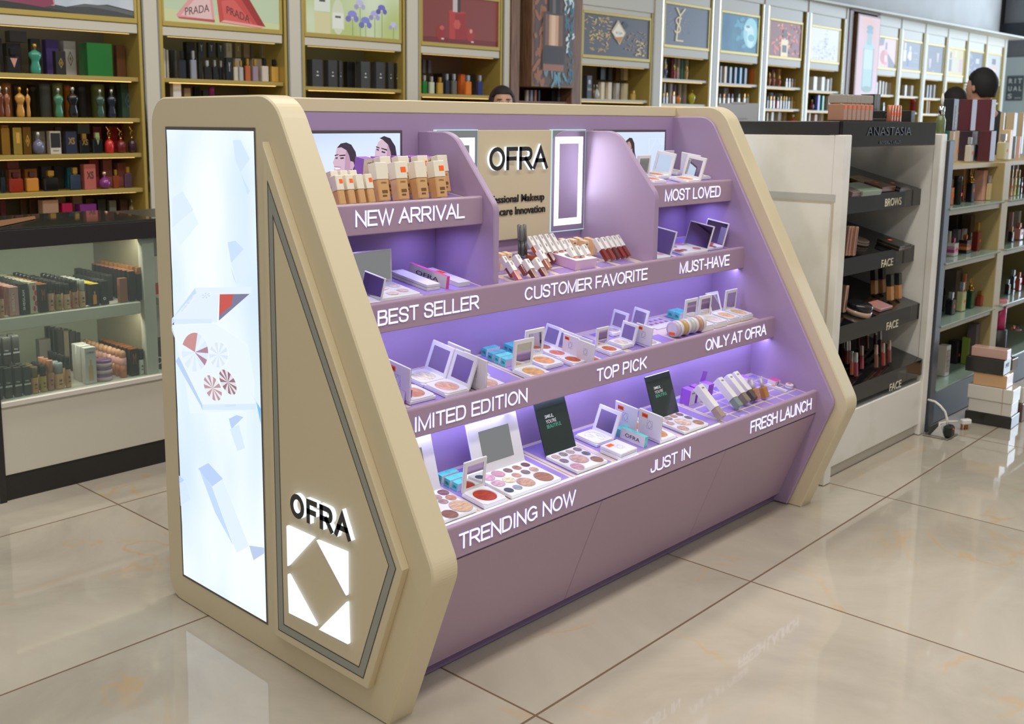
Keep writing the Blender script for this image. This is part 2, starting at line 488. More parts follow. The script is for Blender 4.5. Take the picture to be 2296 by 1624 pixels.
# ------------------------------------------------------------------ sizes and places, in metres
D = {
'COMPACTS': [
[4,"F",0.3531,-0.9023,0.08,0.012,[176,58,30],3,0,"open white compact with fiery red blush on the trending shelf"],
[4,"L",0.9005,-0.8154,0.08,0.012,[225,228,205],14,0,"open compact with cream highlighter beside the stacked closed compacts"],
[4,"R",1.0755,-0.8242,0.08,0.012,[196,128,72],8,1,"compact seen from behind its white lid, above the teal long box"],
[4,"R",1.0898,-0.8998,0.08,0.012,[214,150,90],8,1,"compact with white lid facing out beside the second green palette"],
[3,"R",0.2863,-0.618,0.08,0.012,[230,215,200],6,0,"white compact lid edge nearest the cream side panel on limited edition shelf"],
[3,"R",0.2917,-0.706,0.088,0.012,[200,140,110],6,1,"compact with marbled rust powder behind its white lid, limited edition shelf"],
[3,"L",0.3997,-0.6343,0.084,0.012,[214,208,178],16,0,"open compact with ivory shell highlighter on the limited edition shelf"],
[3,"L",0.4029,-0.718,0.084,0.012,[214,166,146],14,0,"open compact with rose gold highlighter on the limited edition shelf"],
[3,"R",0.5332,-0.6695,0.084,0.012,[225,205,190],5,1,"compact at the back with white lid and orange sticker, limited edition shelf"],
[3,"R",0.5158,-0.748,0.084,0.012,[212,170,150],6,1,"compact with peach powder and stickered lid beside the two purple boxes"],
[3,"F",0.7003,-0.752,0.082,0.012,[216,164,112],4,0,"front open bronzer compact beside the turquoise boxes"],
[3,"F",0.803,-0.7027,0.082,0.012,[212,152,100],4,0,"rear open bronzer compact behind the front bronzer"],
[3,"L",0.8959,-0.6197,0.062,0.012,[172,110,74],12,0,"small compact with brown blush at the rear of the top pick shelf"],
[3,"L",0.8918,-0.6769,0.062,0.012,[208,120,104],10,0,"small compact with coral pink blush on the top pick shelf"],
[3,"L",0.8899,-0.7377,0.062,0.012,[190,96,52],8,0,"small compact with rust orange blush at the front of top pick"],
[3,"R",0.9507,-0.7035,0.06,0.012,[180,120,90],5,1,"small compact showing white lid back with sticker, rear of top pick"],
[3,"R",0.9433,-0.7648,0.06,0.012,[186,100,60],5,0,"small compact with terracotta blush behind its plain lid"],
[3,"F",1.0759,-0.7278,0.06,0.012,[202,104,62],4,0,"small compact with orange blush and upright mirror facing out"],
[3,"L",1.2438,-0.6116,0.06,0.012,[206,196,190],8,0,"small compact with grey pearl powder at the back of top pick"],
[3,"L",1.1648,-0.7056,0.06,0.012,[222,206,184],8,0,"small compact with pale cream powder beside the orange blush"],
[3,"L",1.3374,-0.6253,0.06,0.012,[196,186,182],8,0,"small compact with silver powder left of the lip swatch card"],
[3,"R",1.2558,-0.7461,0.062,0.012,[205,190,175],5,1,"small compact with stickered lid beside two small mauve boxes"],
[3,"F",1.5907,-0.7138,0.076,0.02,[232,226,206],4,0,"first thick white powder compact of four, ivory powder, only shelf"],
[3,"F",1.6824,-0.7107,0.076,0.02,[228,208,200],4,0,"second thick white powder compact of four, pinkish powder"],
[3,"F",1.7737,-0.7056,0.076,0.02,[222,180,130],26,0,"third thick white powder compact of four, tan powder and tilted mirror"],
[3,"F",1.8575,-0.7069,0.076,0.02,[224,186,140],4,0,"fourth thick white powder compact, against the lilac end wall"],
[1,"F",1.5673,-0.52,0.075,0.012,[222,120,84],4,0,"compact with upright mirror, first of the five open ones by the divider"],
[1,"L",1.6826,-0.455,0.08,0.012,[220,140,96],10,0,"compact with angled mirror in the middle of most loved shelf"],
[1,"L",1.7338,-0.545,0.08,0.012,[214,130,80],12,0,"front compact with mirror reflecting, most loved shelf"],
[1,"F",1.8583,-0.42,0.07,0.012,[214,200,190],4,0,"rear compact with mirror against the back wall, most loved shelf"],
[1,"R",1.872,-0.5,0.08,0.012,[214,140,90],8,0,"compact showing its grey lid back beside the end wall, most loved shelf"]],
'PALETTES': [
[4,"F",0.5051,-0.8781,0.19,0.128,0.01,0.135,"mirror",24,[[-0.071,0.0421,0.018,0.018,[206,160,172]],[-0.0323,0.0429,0.018,0.018,[190,142,150]],[0.0052,0.0435,0.0125,0.0125,[128,104,100]],[0.0387,0.0427,0.0125,0.0125,[168,120,100]],[0.0727,0.0426,0.0125,0.0125,[112,72,74]],[0.0705,0.0108,0.0125,0.0125,[204,170,140]],[0.0385,0.0116,0.0125,0.0125,[130,112,110]],[0.0034,0.0117,0.0125,0.0125,[196,150,124]],[-0.0347,0.0035,0.0165,0.0165,[226,214,168]],[-0.073,0.0051,0.018,0.018,[206,166,176]],[-0.0783,-0.037,0.0125,0.0125,[74,84,104]],[-0.0473,-0.0381,0.0125,0.0125,[150,160,176]],[-0.0061,-0.0295,0.024,0.024,[200,160,136]],[0.0593,-0.0328,0.026,0.026,[168,118,94]]],[236,238,240],"large white eyeshadow palette with big mirror lid and fifteen pans open"],
[4,"F",0.736,-0.8829,0.13,0.112,0.01,0.148,"green",27,[[-0.0463,0.0364,0.0125,0.0125,[190,160,146]],[-0.0147,0.0368,0.0125,0.0125,[134,124,110]],[0.016,0.0373,0.0125,0.0125,[176,150,140]],[0.0473,0.0369,0.0125,0.0125,[132,108,120]],[0.0475,0.0066,0.0125,0.0125,[96,100,116]],[0.0426,-0.035,0.018,0.018,[150,110,94]],[0.0008,-0.0059,0.026,0.026,[196,160,148]],[-0.0463,0.0072,0.0125,0.0125,[130,110,122]],[-0.0432,-0.0361,0.019,0.019,[194,146,160]]],[236,238,240],"dark green slogan palette, nearer one beside the large mirror palette"],
[4,"F",1.2438,-0.8842,0.13,0.108,0.01,0.135,"green",27,[[-0.0174,0.0376,0.0125,0.0125,[150,130,116]],[0.0133,0.0397,0.0125,0.0125,[180,134,110]],[0.0446,0.0385,0.0125,0.0125,[124,92,104]],[0.0474,0.0083,0.0125,0.0125,[110,110,118]],[0.0419,-0.0319,0.017,0.017,[172,128,100]],[-0.0013,-0.0039,0.025,0.025,[218,188,164]],[-0.0475,0.0099,0.0125,0.0125,[190,150,140]],[-0.0451,0.0319,0.0125,0.0125,[196,170,160]],[-0.0448,-0.0337,0.018,0.018,[196,158,148]]],[236,238,240],"dark green slogan palette, farther one left of the purple boxes"],
[4,"F",0.192,-0.8774,0.192,0.125,0.01,0.14,"mirror",24,[[0.0815,0.0122,0.0135,0.0135,[200,140,104]],[0.0846,0.0426,0.0145,0.0145,[124,88,88]],[0.0702,-0.0329,0.028,0.028,[214,180,146]],[0.0196,-0.0476,0.02,0.02,[140,96,82]],[0.0512,0.0079,0.0125,0.0125,[170,140,130]],[0.0542,0.0327,0.0125,0.0125,[180,150,140]]],[236,238,240],"white eyeshadow palette partly hidden behind the cream side panel"],
[2,"F",0.3244,-0.5757,0.135,0.112,0.01,0.09,"mirror",10,[[0.043,0.0184,0.0165,0.0135,[224,212,204]],[0.0359,-0.0229,0.0165,0.0135,[214,186,178]],[-0.0083,-0.0337,0.0165,0.0135,[216,196,182]],[-0.005,0.0111,0.018,0.0135,[222,202,196]],[0.0126,0.0454,0.0165,0.0135,[214,190,180]]],[236,238,240],"white highlighter palette with tall mirror under the new arrival shelf"],
[2,"L",0.2027,-0.61,0.08,0.08,0.01,0.06,"mirror",8,[[0.0335,0.0491,0.012,0.012,[130,90,80]],[0.0421,0.0768,0.012,0.012,[180,150,140]]],[236,238,240],"small mirror palette at the near corner of best seller shelf"],
[2,"L",1.4713,-0.595,0.1,0.09,0.01,0.085,"mirror",10,[[0.0335,-0.0123,0.015,0.0125,[222,150,160]],[0.0658,0.0216,0.012,0.01,[210,130,140]]],[236,238,240],"blush palette by the curved divider on the must have shelf"],
[2,"L",1.6882,-0.5824,0.15,0.1,0.01,0.085,"mirror",12,[[0.0352,0.039,0.017,0.014,[222,140,160]],[-0.0745,-0.0169,0.015,0.011,[186,70,70]],[-0.0356,-0.0218,0.015,0.011,[150,90,70]],[0.0394,-0.0253,0.017,0.014,[196,96,130]],[-0.0309,0.0216,0.012,0.01,[200,100,100]],[-0.1151,-0.0275,0.012,0.01,[180,90,80]]],[236,238,240],"long blush palette in the middle of the must have shelf"],
[2,"L",1.8312,-0.5763,0.1,0.09,0.01,0.085,"mirror",10,[[-0.0044,-0.0355,0.014,0.012,[150,90,70]],[0.034,-0.0046,0.012,0.01,[190,80,80]]],[236,238,240],"bronzer palette against the end wall of must have shelf"]],
'CARTONS': [
[4,0.3198,-0.7848,0,0.06,0.021,0.021,[232,230,228],[92,206,200],[92,206,200],[232,230,228],"x","rearmost turquoise topped box of three beside the fiery red compact"],
[4,0.3214,-0.8129,0,0.06,0.021,0.021,[232,230,228],[92,206,200],[92,206,200],[232,230,228],"x","middle turquoise topped box of three beside the fiery red compact"],
[4,0.3231,-0.8386,0,0.06,0.021,0.021,[232,230,228],[92,206,200],[92,206,200],[232,230,228],"x","front turquoise topped box of three beside the fiery red compact"],
[4,0.984,-0.9288,0,0.015,0.085,0.032,[232,230,228],[92,206,200],[232,230,228],[92,206,200],"x","long white box with teal top standing before the stickered lids"],
[4,0.9857,-0.8404,0,0.055,0.02,0.022,[232,230,228],[92,206,200],[92,206,200],[232,230,228],"y","short teal box just right of the cream highlighter mirror"],
[4,1.0398,-0.8198,0,0.055,0.02,0.022,[232,230,228],[92,206,200],[92,206,200],[232,230,228],"","teal topped box behind the short teal box"],
[3,0.6921,-0.5835,0,0.055,0.02,0.022,[232,230,228],[92,206,200],[92,206,200],[232,230,228],"x","first turquoise box from the back in the near top pick row"],
[3,0.6792,-0.6193,0,0.055,0.02,0.022,[232,230,228],[92,206,200],[92,206,200],[232,230,228],"x","second turquoise box from the back in the near top pick row"],
[3,0.6789,-0.6446,0,0.055,0.02,0.022,[232,230,228],[92,206,200],[92,206,200],[232,230,228],"x","third turquoise box from the back in the near top pick row"],
[3,0.6776,-0.6706,0,0.055,0.02,0.022,[232,230,228],[92,206,200],[92,206,200],[232,230,228],"x","fourth turquoise box from the back in the near top pick row"],
[3,0.7814,-0.5865,0,0.055,0.02,0.022,[232,230,228],[92,206,200],[92,206,200],[232,230,228],"x","rear turquoise box behind the bronzer compacts"],
[3,0.7803,-0.605,0,0.055,0.02,0.022,[232,230,228],[92,206,200],[92,206,200],[232,230,228],"x","front turquoise box behind the bronzer compacts"],
[3,0.4762,-0.7402,0,0.021,0.05,0.03,[232,230,228],[160,96,204],[232,230,228],[160,96,204],"y","near purple box of the pair leaning by the peach compact"],
[3,0.4993,-0.745,0,0.021,0.05,0.03,[232,230,228],[160,96,204],[232,230,228],[160,96,204],"y","far purple box of the pair leaning by the peach compact"],
[3,0.241,-0.7356,0,0.024,0.05,0.032,[232,230,228],[160,96,204],[232,230,228],[160,96,204],"y","purple box in front of the marbled rust compact"],
[3,1.2391,-0.7131,0,0.02,0.045,0.024,[232,230,228],[180,140,200],[232,230,228],[180,140,200],"","left small mauve box beside the stickered small compact"],
[3,1.2687,-0.7161,0,0.02,0.045,0.024,[232,230,228],[180,140,200],[232,230,228],[180,140,200],"","right small mauve box beside the stickered small compact"],
[3,1.5985,-0.6066,0,0.06,0.024,0.024,[232,230,228],[92,206,200],[92,206,200],[232,230,228],"x","rear turquoise box by the thick powder compacts"],
[3,1.5961,-0.6341,0,0.06,0.024,0.026,[232,230,228],[92,206,200],[92,206,200],[232,230,228],"x","front turquoise box by the thick powder compacts"],
[2,0.4434,-0.6034,0.0,0.047,0.15,0.007,[232,230,228],[232,230,228],[232,230,228],[232,230,228],"","lower slim white case of the near stack on best seller"],
[2,0.4434,-0.6034,0.0085,0.047,0.15,0.007,[232,230,228],[232,230,228],[232,230,228],[232,230,228],"","upper slim white case of the near stack on best seller"],
[2,0.5066,-0.609,0,0.011,0.15,0.034,[232,230,228],[222,80,150],[232,230,228],[222,80,150],"x","pink edged long white carton standing on its side"],
[2,0.5537,-0.6095,0,0.045,0.15,0.012,[232,230,228],[232,230,228],[232,230,228],[232,230,228],"","slim white case beside the curved divider on best seller"],
[2,1.0461,-0.6162,0,0.103,0.13,0.03,[214,170,208],[236,232,236],[214,170,208],[222,190,216],"","pink and white gift set box with window on customer shelf"],
[2,1.8197,-0.6025,0,0.018,0.03,0.02,[222,80,150],[222,80,150],[222,80,150],[236,120,160],"","tiny pink box beside the far must have palette"],
[2,1.161,-0.4723,0,0.021,0.026,0.05,[240,205,165],[240,205,165],[240,205,165],[244,222,190],"y","first pale orange box from left behind the lip tubes"],
[2,1.1926,-0.4824,0,0.021,0.026,0.05,[240,205,165],[240,205,165],[240,205,165],[244,222,190],"y","second pale orange box from left behind the lip tubes"],
[2,1.231,-0.4755,0,0.021,0.026,0.05,[240,205,165],[240,205,165],[240,205,165],[244,222,190],"y","third pale orange box from left behind the lip tubes"],
[2,1.2211,-0.5073,0,0.021,0.026,0.05,[240,205,165],[240,205,165],[240,205,165],[244,222,190],"y","fourth pale orange box from left behind the lip tubes"],
[2,1.2684,-0.4905,0,0.021,0.026,0.05,[240,205,165],[240,205,165],[240,205,165],[244,222,190],"y","fifth pale orange box from left behind the lip tubes"],
[2,1.2692,-0.5099,0,0.021,0.026,0.05,[240,205,165],[240,205,165],[240,205,165],[244,222,190],"y","sixth pale orange box from left behind the lip tubes"],
[2,0.8006,-0.5327,0,0.019,0.026,0.05,[240,205,165],[240,205,165],[240,205,165],[244,222,190],"y","near pale orange box beside the grey marker pens"],
[2,0.8272,-0.5336,0,0.019,0.026,0.05,[240,205,165],[240,205,165],[240,205,165],[244,222,190],"y","far pale orange box beside the grey marker pens"],
[4,1.4074,-0.8047,0,0.032,0.036,0.05,[160,96,204],[160,96,204],[160,96,204],[232,230,228],"y","purple sided box in front of the open purple box"],
[4,1.4548,-0.8038,0,0.032,0.036,0.05,[160,96,204],[160,96,204],[160,96,204],[232,230,228],"y","purple box in the middle of the three fresh launch cartons"],
[4,1.5159,-0.8024,0,0.032,0.036,0.05,[232,230,228],[160,96,204],[232,230,228],[160,96,204],"","open purple box with raised flap behind the white tubes"],
[4,1.7214,-0.8282,0,0.026,0.036,0.044,[232,230,228],[160,96,204],[232,230,228],[232,230,228],"y","purple topped white box behind the glass dropper bottles"],
[4,1.8606,-0.8609,0,0.036,0.03,0.02,[222,80,150],[222,80,150],[232,230,228],[232,230,228],"y","pink and white box near the lilac end wall"],
[4,1.8422,-0.913,0,0.011,0.075,0.008,[232,230,228],[232,230,228],[232,230,228],[232,230,228],"","slim white pencil box with orange price sticker"],
[1,1.816,-0.5377,0,0.014,0.03,0.024,[232,230,228],[110,205,180],[232,230,228],[110,205,180],"y","left mint box at the front of most loved shelf"],
[1,1.8515,-0.5317,0,0.014,0.03,0.024,[232,230,228],[110,205,180],[232,230,228],[110,205,180],"y","right mint box at the front of most loved shelf"]],
'CLOSED': [0.8827,-0.9143],
'TUBES': [
[2,"gloss",1.2364,-0.5957,0.083,0.0165,40,[128,48,36],"first brick red lip tube from left in the row by the far divider"],
[2,"gloss",1.2679,-0.5948,0.083,0.0165,40,[140,62,40],"second brick red lip tube from left in the row by the far divider"],
[2,"gloss",1.2992,-0.592,0.083,0.0165,40,[104,50,38],"third brick red lip tube from left in the row by the far divider"],
[2,"gloss",1.3264,-0.5926,0.083,0.0165,40,[142,44,40],"fourth brick red lip tube from left in the row by the far divider"],
[2,"gloss",1.3548,-0.5903,0.083,0.0165,40,[130,52,44],"fifth brick red lip tube from left in the row by the far divider"],
[2,"gloss",1.0464,-0.4699,0.07,0.0165,40,[216,96,50],"first white capped lip tube from left in the rear row"],
[2,"gloss",1.0713,-0.47,0.07,0.0165,40,[120,50,46],"second white capped lip tube from left in the rear row"],
[2,"gloss",1.1026,-0.4658,0.07,0.0165,40,[110,46,40],"third white capped lip tube from left in the rear row"],
[2,"gloss",1.1316,-0.4654,0.07,0.0165,40,[130,60,52],"fourth white capped lip tube from left in the rear row"],
[2,"gloss",1.1601,-0.4648,0.07,0.0165,40,[120,60,60],"fifth white capped lip tube from left in the rear row"],
[2,"gloss",1.0025,-0.5465,0.07,0.0165,40,[128,70,56],"first white capped lip tube from left in the middle row"],
[2,"gloss",1.0298,-0.5466,0.07,0.0165,40,[120,44,40],"second white capped lip tube from left in the middle row"],
[2,"gloss",1.0599,-0.5446,0.07,0.0165,40,[150,60,44],"third white capped lip tube from left in the middle row"],
[2,"gloss",1.0897,-0.5422,0.07,0.0165,40,[170,70,50],"fourth white capped lip tube from left in the middle row"],
[2,"gloss",1.1195,-0.5397,0.07,0.0165,40,[140,50,46],"fifth white capped lip tube from left in the middle row"],
[2,"gloss",1.1489,-0.5369,0.07,0.0165,40,[170,90,70],"sixth white capped lip tube from left in the middle row"],
[2,"gloss",1.0743,-0.6119,0.07,0.0165,40,[210,110,90],"first pink lip tube of three behind the gift set box"],
[2,"gloss",1.1066,-0.6125,0.07,0.0165,40,[206,140,136],"second pink lip tube of three behind the gift set box"],
[2,"gloss",1.1443,-0.6086,0.07,0.0165,40,[204,150,150],"third pink lip tube of three behind the gift set box"],
[2,"gloss",0.7706,-0.6139,0.066,0.0175,42,[140,70,60],"first nude lip tube of the six scattered beside the near divider"],
[2,"gloss",0.7489,-0.6563,0.066,0.0175,42,[206,116,106],"second nude lip tube of the six scattered beside the near divider"],
[2,"gloss",0.826,-0.6134,0.066,0.0175,42,[150,70,60],"third nude lip tube of the six scattered beside the near divider"],
[2,"gloss",0.8161,-0.6596,0.066,0.0175,42,[120,64,54],"fourth nude lip tube of the six scattered beside the near divider"],
[2,"gloss",0.8583,-0.6614,0.066,0.0175,42,[130,70,60],"fifth nude lip tube of the six scattered beside the near divider"],
[2,"gloss",0.9498,-0.5968,0.066,0.0175,42,[176,112,84],"sixth nude lip tube of the six scattered beside the near divider"],
[4,"serum",1.3819,-0.9427,0.125,0.026,48,[170,150,136],"first large white capped tube leaning on the fresh launch shelf"],
[4,"serum",1.5219,-0.9217,0.115,0.026,48,[130,150,136],"second large white capped tube leaning on the fresh launch shelf"],
[4,"serum",1.5887,-0.9115,0.11,0.026,48,[140,130,110],"third large white capped tube leaning on the fresh launch shelf"],
[4,"serum",1.6367,-0.9079,0.11,0.026,48,[90,80,76],"fourth large white capped tube leaning on the fresh launch shelf"],
[4,"dropper",1.6588,-0.9045,0.075,0.023,20,[190,130,96],"rose glass bottle with clear cap on the fresh launch shelf"],
[4,"dropper",1.7063,-0.9107,0.075,0.023,20,[186,132,66],"golden glass bottle with clear cap on the fresh launch shelf"]],
'NEWARR': [
["mini",0.174,-0.585,0.074,0.0225,1,"first small white capped concealer in the front row"],
["mini",0.2055,-0.585,0.074,0.0225,1,"second small white capped concealer in the front row"],
["mini",0.2376,-0.585,0.074,0.0225,0,"third small white capped concealer in the front row"],
["mini",0.2673,-0.585,0.074,0.0225,1,"fourth small white capped concealer in the front row"],
["mini",0.187,-0.552,0.078,0.0225,0,"first small white capped concealer in the rear row"],
["mini",0.2177,-0.552,0.078,0.0225,0,"second small white capped concealer in the rear row"],
["mini",0.2474,-0.552,0.078,0.0225,0,"third small white capped concealer in the rear row"],
["foundation",0.3146,-0.575,0.098,0.039,0,"first tan glass foundation bottle in the front row"],
["foundation",0.3794,-0.575,0.098,0.039,1,"second tan glass foundation bottle in the front row"],
["foundation",0.4484,-0.575,0.098,0.039,0,"third tan glass foundation bottle in the front row"],
["foundation",0.5159,-0.575,0.098,0.039,1,"fourth tan glass foundation bottle in the front row"],
["foundation",0.3782,-0.52,0.102,0.037,0,"first tan glass foundation bottle in the second row"],
["foundation",0.4411,-0.52,0.102,0.037,0,"second tan glass foundation bottle in the second row"],
["foundation",0.5103,-0.52,0.102,0.037,1,"third tan glass foundation bottle in the second row"],
["foundation",0.5841,-0.52,0.102,0.037,0,"fourth tan glass foundation bottle in the second row"],
["npbox",0.3479,-0.455,0.095,0.036,0,"first purple sided carton in the rear row of the new arrival shelf"],
["npbox",0.4002,-0.455,0.095,0.036,0,"second purple sided carton in the rear row of the new arrival shelf"],
["npbox",0.47,-0.455,0.095,0.036,0,"third purple sided carton in the rear row of the new arrival shelf"],
["npbox",0.5215,-0.455,0.095,0.036,0,"fourth purple sided carton in the rear row of the new arrival shelf"],
["npbox",0.5636,-0.455,0.095,0.036,0,"fifth purple sided carton in the rear row of the new arrival shelf"]],
'JARS': [[1.413,-0.7334,0.6574],[1.5446,-0.7358,0.657]],
'PENS': [[[0.9799,-0.4517,0.9312],[0.9878,-0.4417,0.9817]],[[0.9803,-0.4635,0.9294],[0.9875,-0.4535,0.9809]],[[1.0018,-0.4563,0.9305],[1.0086,-0.4463,0.9805]]],
'LYING': [[1.0099,-0.4312,0.9317],[1.0127,-0.4864,0.9232]],
'JAR4': [1.9032,-0.8924,0.4301],
'FLAP': [1.5067,-0.7898,0.495],
'ART': [
[[[-0.3915,1.2934],[-0.4243,1.2939],[-0.4616,1.2505],[-0.4205,1.2168],[-0.4,1.2447]],[196,220,255]],
[[[-0.4205,1.2168],[-0.458,1.1737],[-0.4483,1.1651]],[186,212,252]],
[[[-0.0981,1.1381],[-0.1508,1.1586],[-0.2018,1.1132],[-0.0922,1.059]],[212,230,255]],
[[[-0.0938,1.0569],[-0.1975,1.1107],[-0.2241,1.0797],[-0.1278,1.0136]],[226,240,255]],
[[[-0.3555,1.0426],[-0.3898,1.0496],[-0.4258,1.0318],[-0.368,0.9928]],[180,206,248]],
[[[-0.368,0.9928],[-0.4258,1.0318],[-0.4377,0.9745],[-0.3954,0.9405]],[214,232,255]],
[[[-0.3653,0.984],[-0.3916,0.94],[-0.3774,0.9555]],[170,200,246]],
[[[-0.336,0.5871],[-0.3731,0.6048],[-0.4035,0.6052],[-0.3472,0.5626]],[150,178,232]],
[[[-0.3398,0.5598],[-0.3821,0.5819],[-0.4066,0.5252],[-0.3712,0.5093]],[204,224,250]],
[[[-0.1789,0.4165],[-0.2312,0.4447],[-0.2992,0.418],[-0.2451,0.3826]],[150,180,236]],
[[[-0.1845,0.4146],[-0.245,0.3813],[-0.3408,0.2439],[-0.2563,0.3134]],[166,196,244]],
[[[-0.2471,0.38],[-0.2991,0.4149],[-0.4124,0.2667],[-0.3538,0.2305]],[220,236,255]],
[[[-0.4125,0.2685],[-0.48,0.2828],[-0.4793,0.2676],[-0.4311,0.2346]],[150,170,214]],
[[[-0.0768,0.3721],[-0.1037,0.3659],[-0.0773,0.3462]],[150,182,238]],
[[[-0.0775,0.3495],[-0.1118,0.3647],[-0.1345,0.3188],[-0.0801,0.2847]],[196,220,252]],
[[[-0.0687,0.7919],[-0.0695,0.7779],[-0.1471,0.678],[-0.1561,0.6842],[-0.0973,0.7726]],[160,188,226]],
[[[-0.0707,0.7945],[-0.289,0.8282],[-0.4291,0.7957],[-0.4543,0.7055],[-0.4509,0.6313],[-0.1479,0.5633],[-0.1283,0.656]],[236,244,255]],
[[[-0.1013,0.7117],[-0.2131,0.5987],[-0.2122,0.5843],[-0.2018,0.5965],[-0.0825,0.6961]],[150,180,224]],
[[[-0.2132,0.6006],[-0.462,0.6518],[-0.4613,0.6355],[-0.2122,0.5856]],[206,224,250]],
[[[-0.3191,0.6214],[-0.3715,0.6329],[-0.3711,0.6269],[-0.3187,0.6153]],[190,212,244]],
[[[-0.432,0.6794],[-0.4622,0.6564],[-0.4792,0.6024],[-0.481,0.6429]],[120,150,220]],
[[[-0.1966,0.9113],[-0.4528,0.9415],[-0.4536,0.9261],[-0.2014,0.8948]],[226,236,252]],
[[[-0.0719,0.811],[-0.1966,0.91],[-0.2015,0.8962],[-0.0707,0.7945]],[176,200,236]],
[[[-0.2014,0.8948],[-0.3133,0.9082],[-0.2971,0.832],[-0.0737,0.8113],[-0.1912,0.8927]],[222,234,252]],
[[[-0.3133,0.9073],[-0.4462,0.924],[-0.3054,0.8384]],[120,120,150]],
[[[-0.3133,0.9073],[-0.3752,0.9147],[-0.3661,0.8856],[-0.307,0.8518]],[196,84,76]],
[[[-0.0871,0.8131],[-0.2736,0.8385],[-0.2729,0.8269],[-0.0816,0.7983]],[204,222,248]],
[[[-0.1852,0.7375],[-0.2442,0.7266],[-0.2478,0.7357],[-0.2496,0.7449]],[214,226,244]],
[[[-0.1852,0.7375],[-0.2496,0.7449],[-0.2494,0.7538],[-0.2473,0.7623]],[170,130,150]],
[[[-0.1852,0.7375],[-0.2473,0.7623],[-0.2434,0.77],[-0.2377,0.7768]],[214,226,244]],
[[[-0.1852,0.7375],[-0.2377,0.7768],[-0.2304,0.7824],[-0.2217,0.7866]],[232,240,252]],
[[[-0.1852,0.7375],[-0.2217,0.7866],[-0.2119,0.7894],[-0.2013,0.7907]],[214,226,244]],
[[[-0.1852,0.7375],[-0.2013,0.7907],[-0.1901,0.7904],[-0.1786,0.7884]],[196,140,140]],
[[[-0.1852,0.7375],[-0.1786,0.7884],[-0.1674,0.7849],[-0.1565,0.7799]],[196,140,140]],
[[[-0.1852,0.7375],[-0.1565,0.7799],[-0.1465,0.7736],[-0.1377,0.7661]],[196,140,140]],
[[[-0.1852,0.7375],[-0.1377,0.7661],[-0.1302,0.7578],[-0.1244,0.7487]],[196,140,140]],
[[[-0.1852,0.7375],[-0.1244,0.7487],[-0.1205,0.7393],[-0.1185,0.7298]],[232,240,252]],
[[[-0.1852,0.7375],[-0.1185,0.7298],[-0.1187,0.7206],[-0.1208,0.7118]],[214,226,244]],
[[[-0.1852,0.7375],[-0.1208,0.7118],[-0.125,0.7039],[-0.131,0.697]],[232,240,252]],
[[[-0.1852,0.7375],[-0.131,0.697],[-0.1386,0.6913],[-0.1477,0.6871]],[214,226,244]],
[[[-0.1852,0.7375],[-0.1477,0.6871],[-0.1579,0.6845],[-0.1688,0.6835]],[232,240,252]],
[[[-0.1852,0.7375],[-0.1688,0.6835],[-0.1802,0.6842],[-0.1917,0.6865]],[214,226,244]],
[[[-0.1852,0.7375],[-0.1917,0.6865],[-0.2029,0.6903],[-0.2135,0.6955]],[232,240,252]],
[[[-0.1852,0.7375],[-0.2135,0.6955],[-0.2232,0.7019],[-0.2317,0.7094]],[214,226,244]],
[[[-0.1852,0.7375],[-0.2317,0.7094],[-0.2387,0.7177],[-0.2442,0.7266]],[170,130,150]],
[[[-0.3003,0.7492],[-0.3391,0.7422],[-0.3418,0.7481],[-0.3433,0.7539]],[206,218,236]],
[[[-0.3003,0.7492],[-0.3433,0.7539],[-0.3434,0.7597],[-0.3423,0.7651]],[236,242,252]],
[[[-0.3003,0.7492],[-0.3423,0.7651],[-0.3399,0.77],[-0.3363,0.7743]],[206,218,236]],
[[[-0.3003,0.7492],[-0.3363,0.7743],[-0.3316,0.7779],[-0.3259,0.7806]],[236,242,252]],
[[[-0.3003,0.7492],[-0.3259,0.7806],[-0.3195,0.7823],[-0.3125,0.7831]],[206,218,236]],
[[[-0.3003,0.7492],[-0.3125,0.7831],[-0.305,0.7829],[-0.2974,0.7816]],[236,242,252]],
[[[-0.3003,0.7492],[-0.2974,0.7816],[-0.2899,0.7793],[-0.2826,0.7761]],[206,218,236]],
[[[-0.3003,0.7492],[-0.2826,0.7761],[-0.2758,0.7721],[-0.2698,0.7673]],[236,242,252]],
[[[-0.3003,0.7492],[-0.2698,0.7673],[-0.2647,0.762],[-0.2606,0.7563]],[206,218,236]],
[[[-0.3003,0.7492],[-0.2606,0.7563],[-0.2578,0.7503],[-0.2562,0.7443]],[236,242,252]],
[[[-0.3003,0.7492],[-0.2562,0.7443],[-0.2561,0.7384],[-0.2572,0.7329]],[206,218,236]],
[[[-0.3003,0.7492],[-0.2572,0.7329],[-0.2597,0.7279],[-0.2635,0.7235]],[236,242,252]],
[[[-0.3003,0.7492],[-0.2635,0.7235],[-0.2683,0.7199],[-0.2741,0.7172]],[206,218,236]],
[[[-0.3003,0.7492],[-0.2741,0.7172],[-0.2808,0.7155],[-0.2879,0.7149]],[236,242,252]],
[[[-0.3003,0.7492],[-0.2879,0.7149],[-0.2955,0.7153],[-0.3031,0.7167]],[206,218,236]],
[[[-0.3003,0.7492],[-0.3031,0.7167],[-0.3106,0.7191],[-0.3178,0.7224]],[236,242,252]],
[[[-0.3003,0.7492],[-0.3178,0.7224],[-0.3244,0.7265],[-0.3303,0.7313]],[206,218,236]],
[[[-0.3003,0.7492],[-0.3303,0.7313],[-0.3353,0.7366],[-0.3391,0.7422]],[236,242,252]],
[[[-0.1599,0.864],[-0.1846,0.8807],[-0.1804,0.877],[-0.1755,0.8729]],[232,238,250]],
[[[-0.1599,0.864],[-0.1755,0.8729],[-0.1701,0.8685],[-0.1644,0.8639]],[170,180,214]],
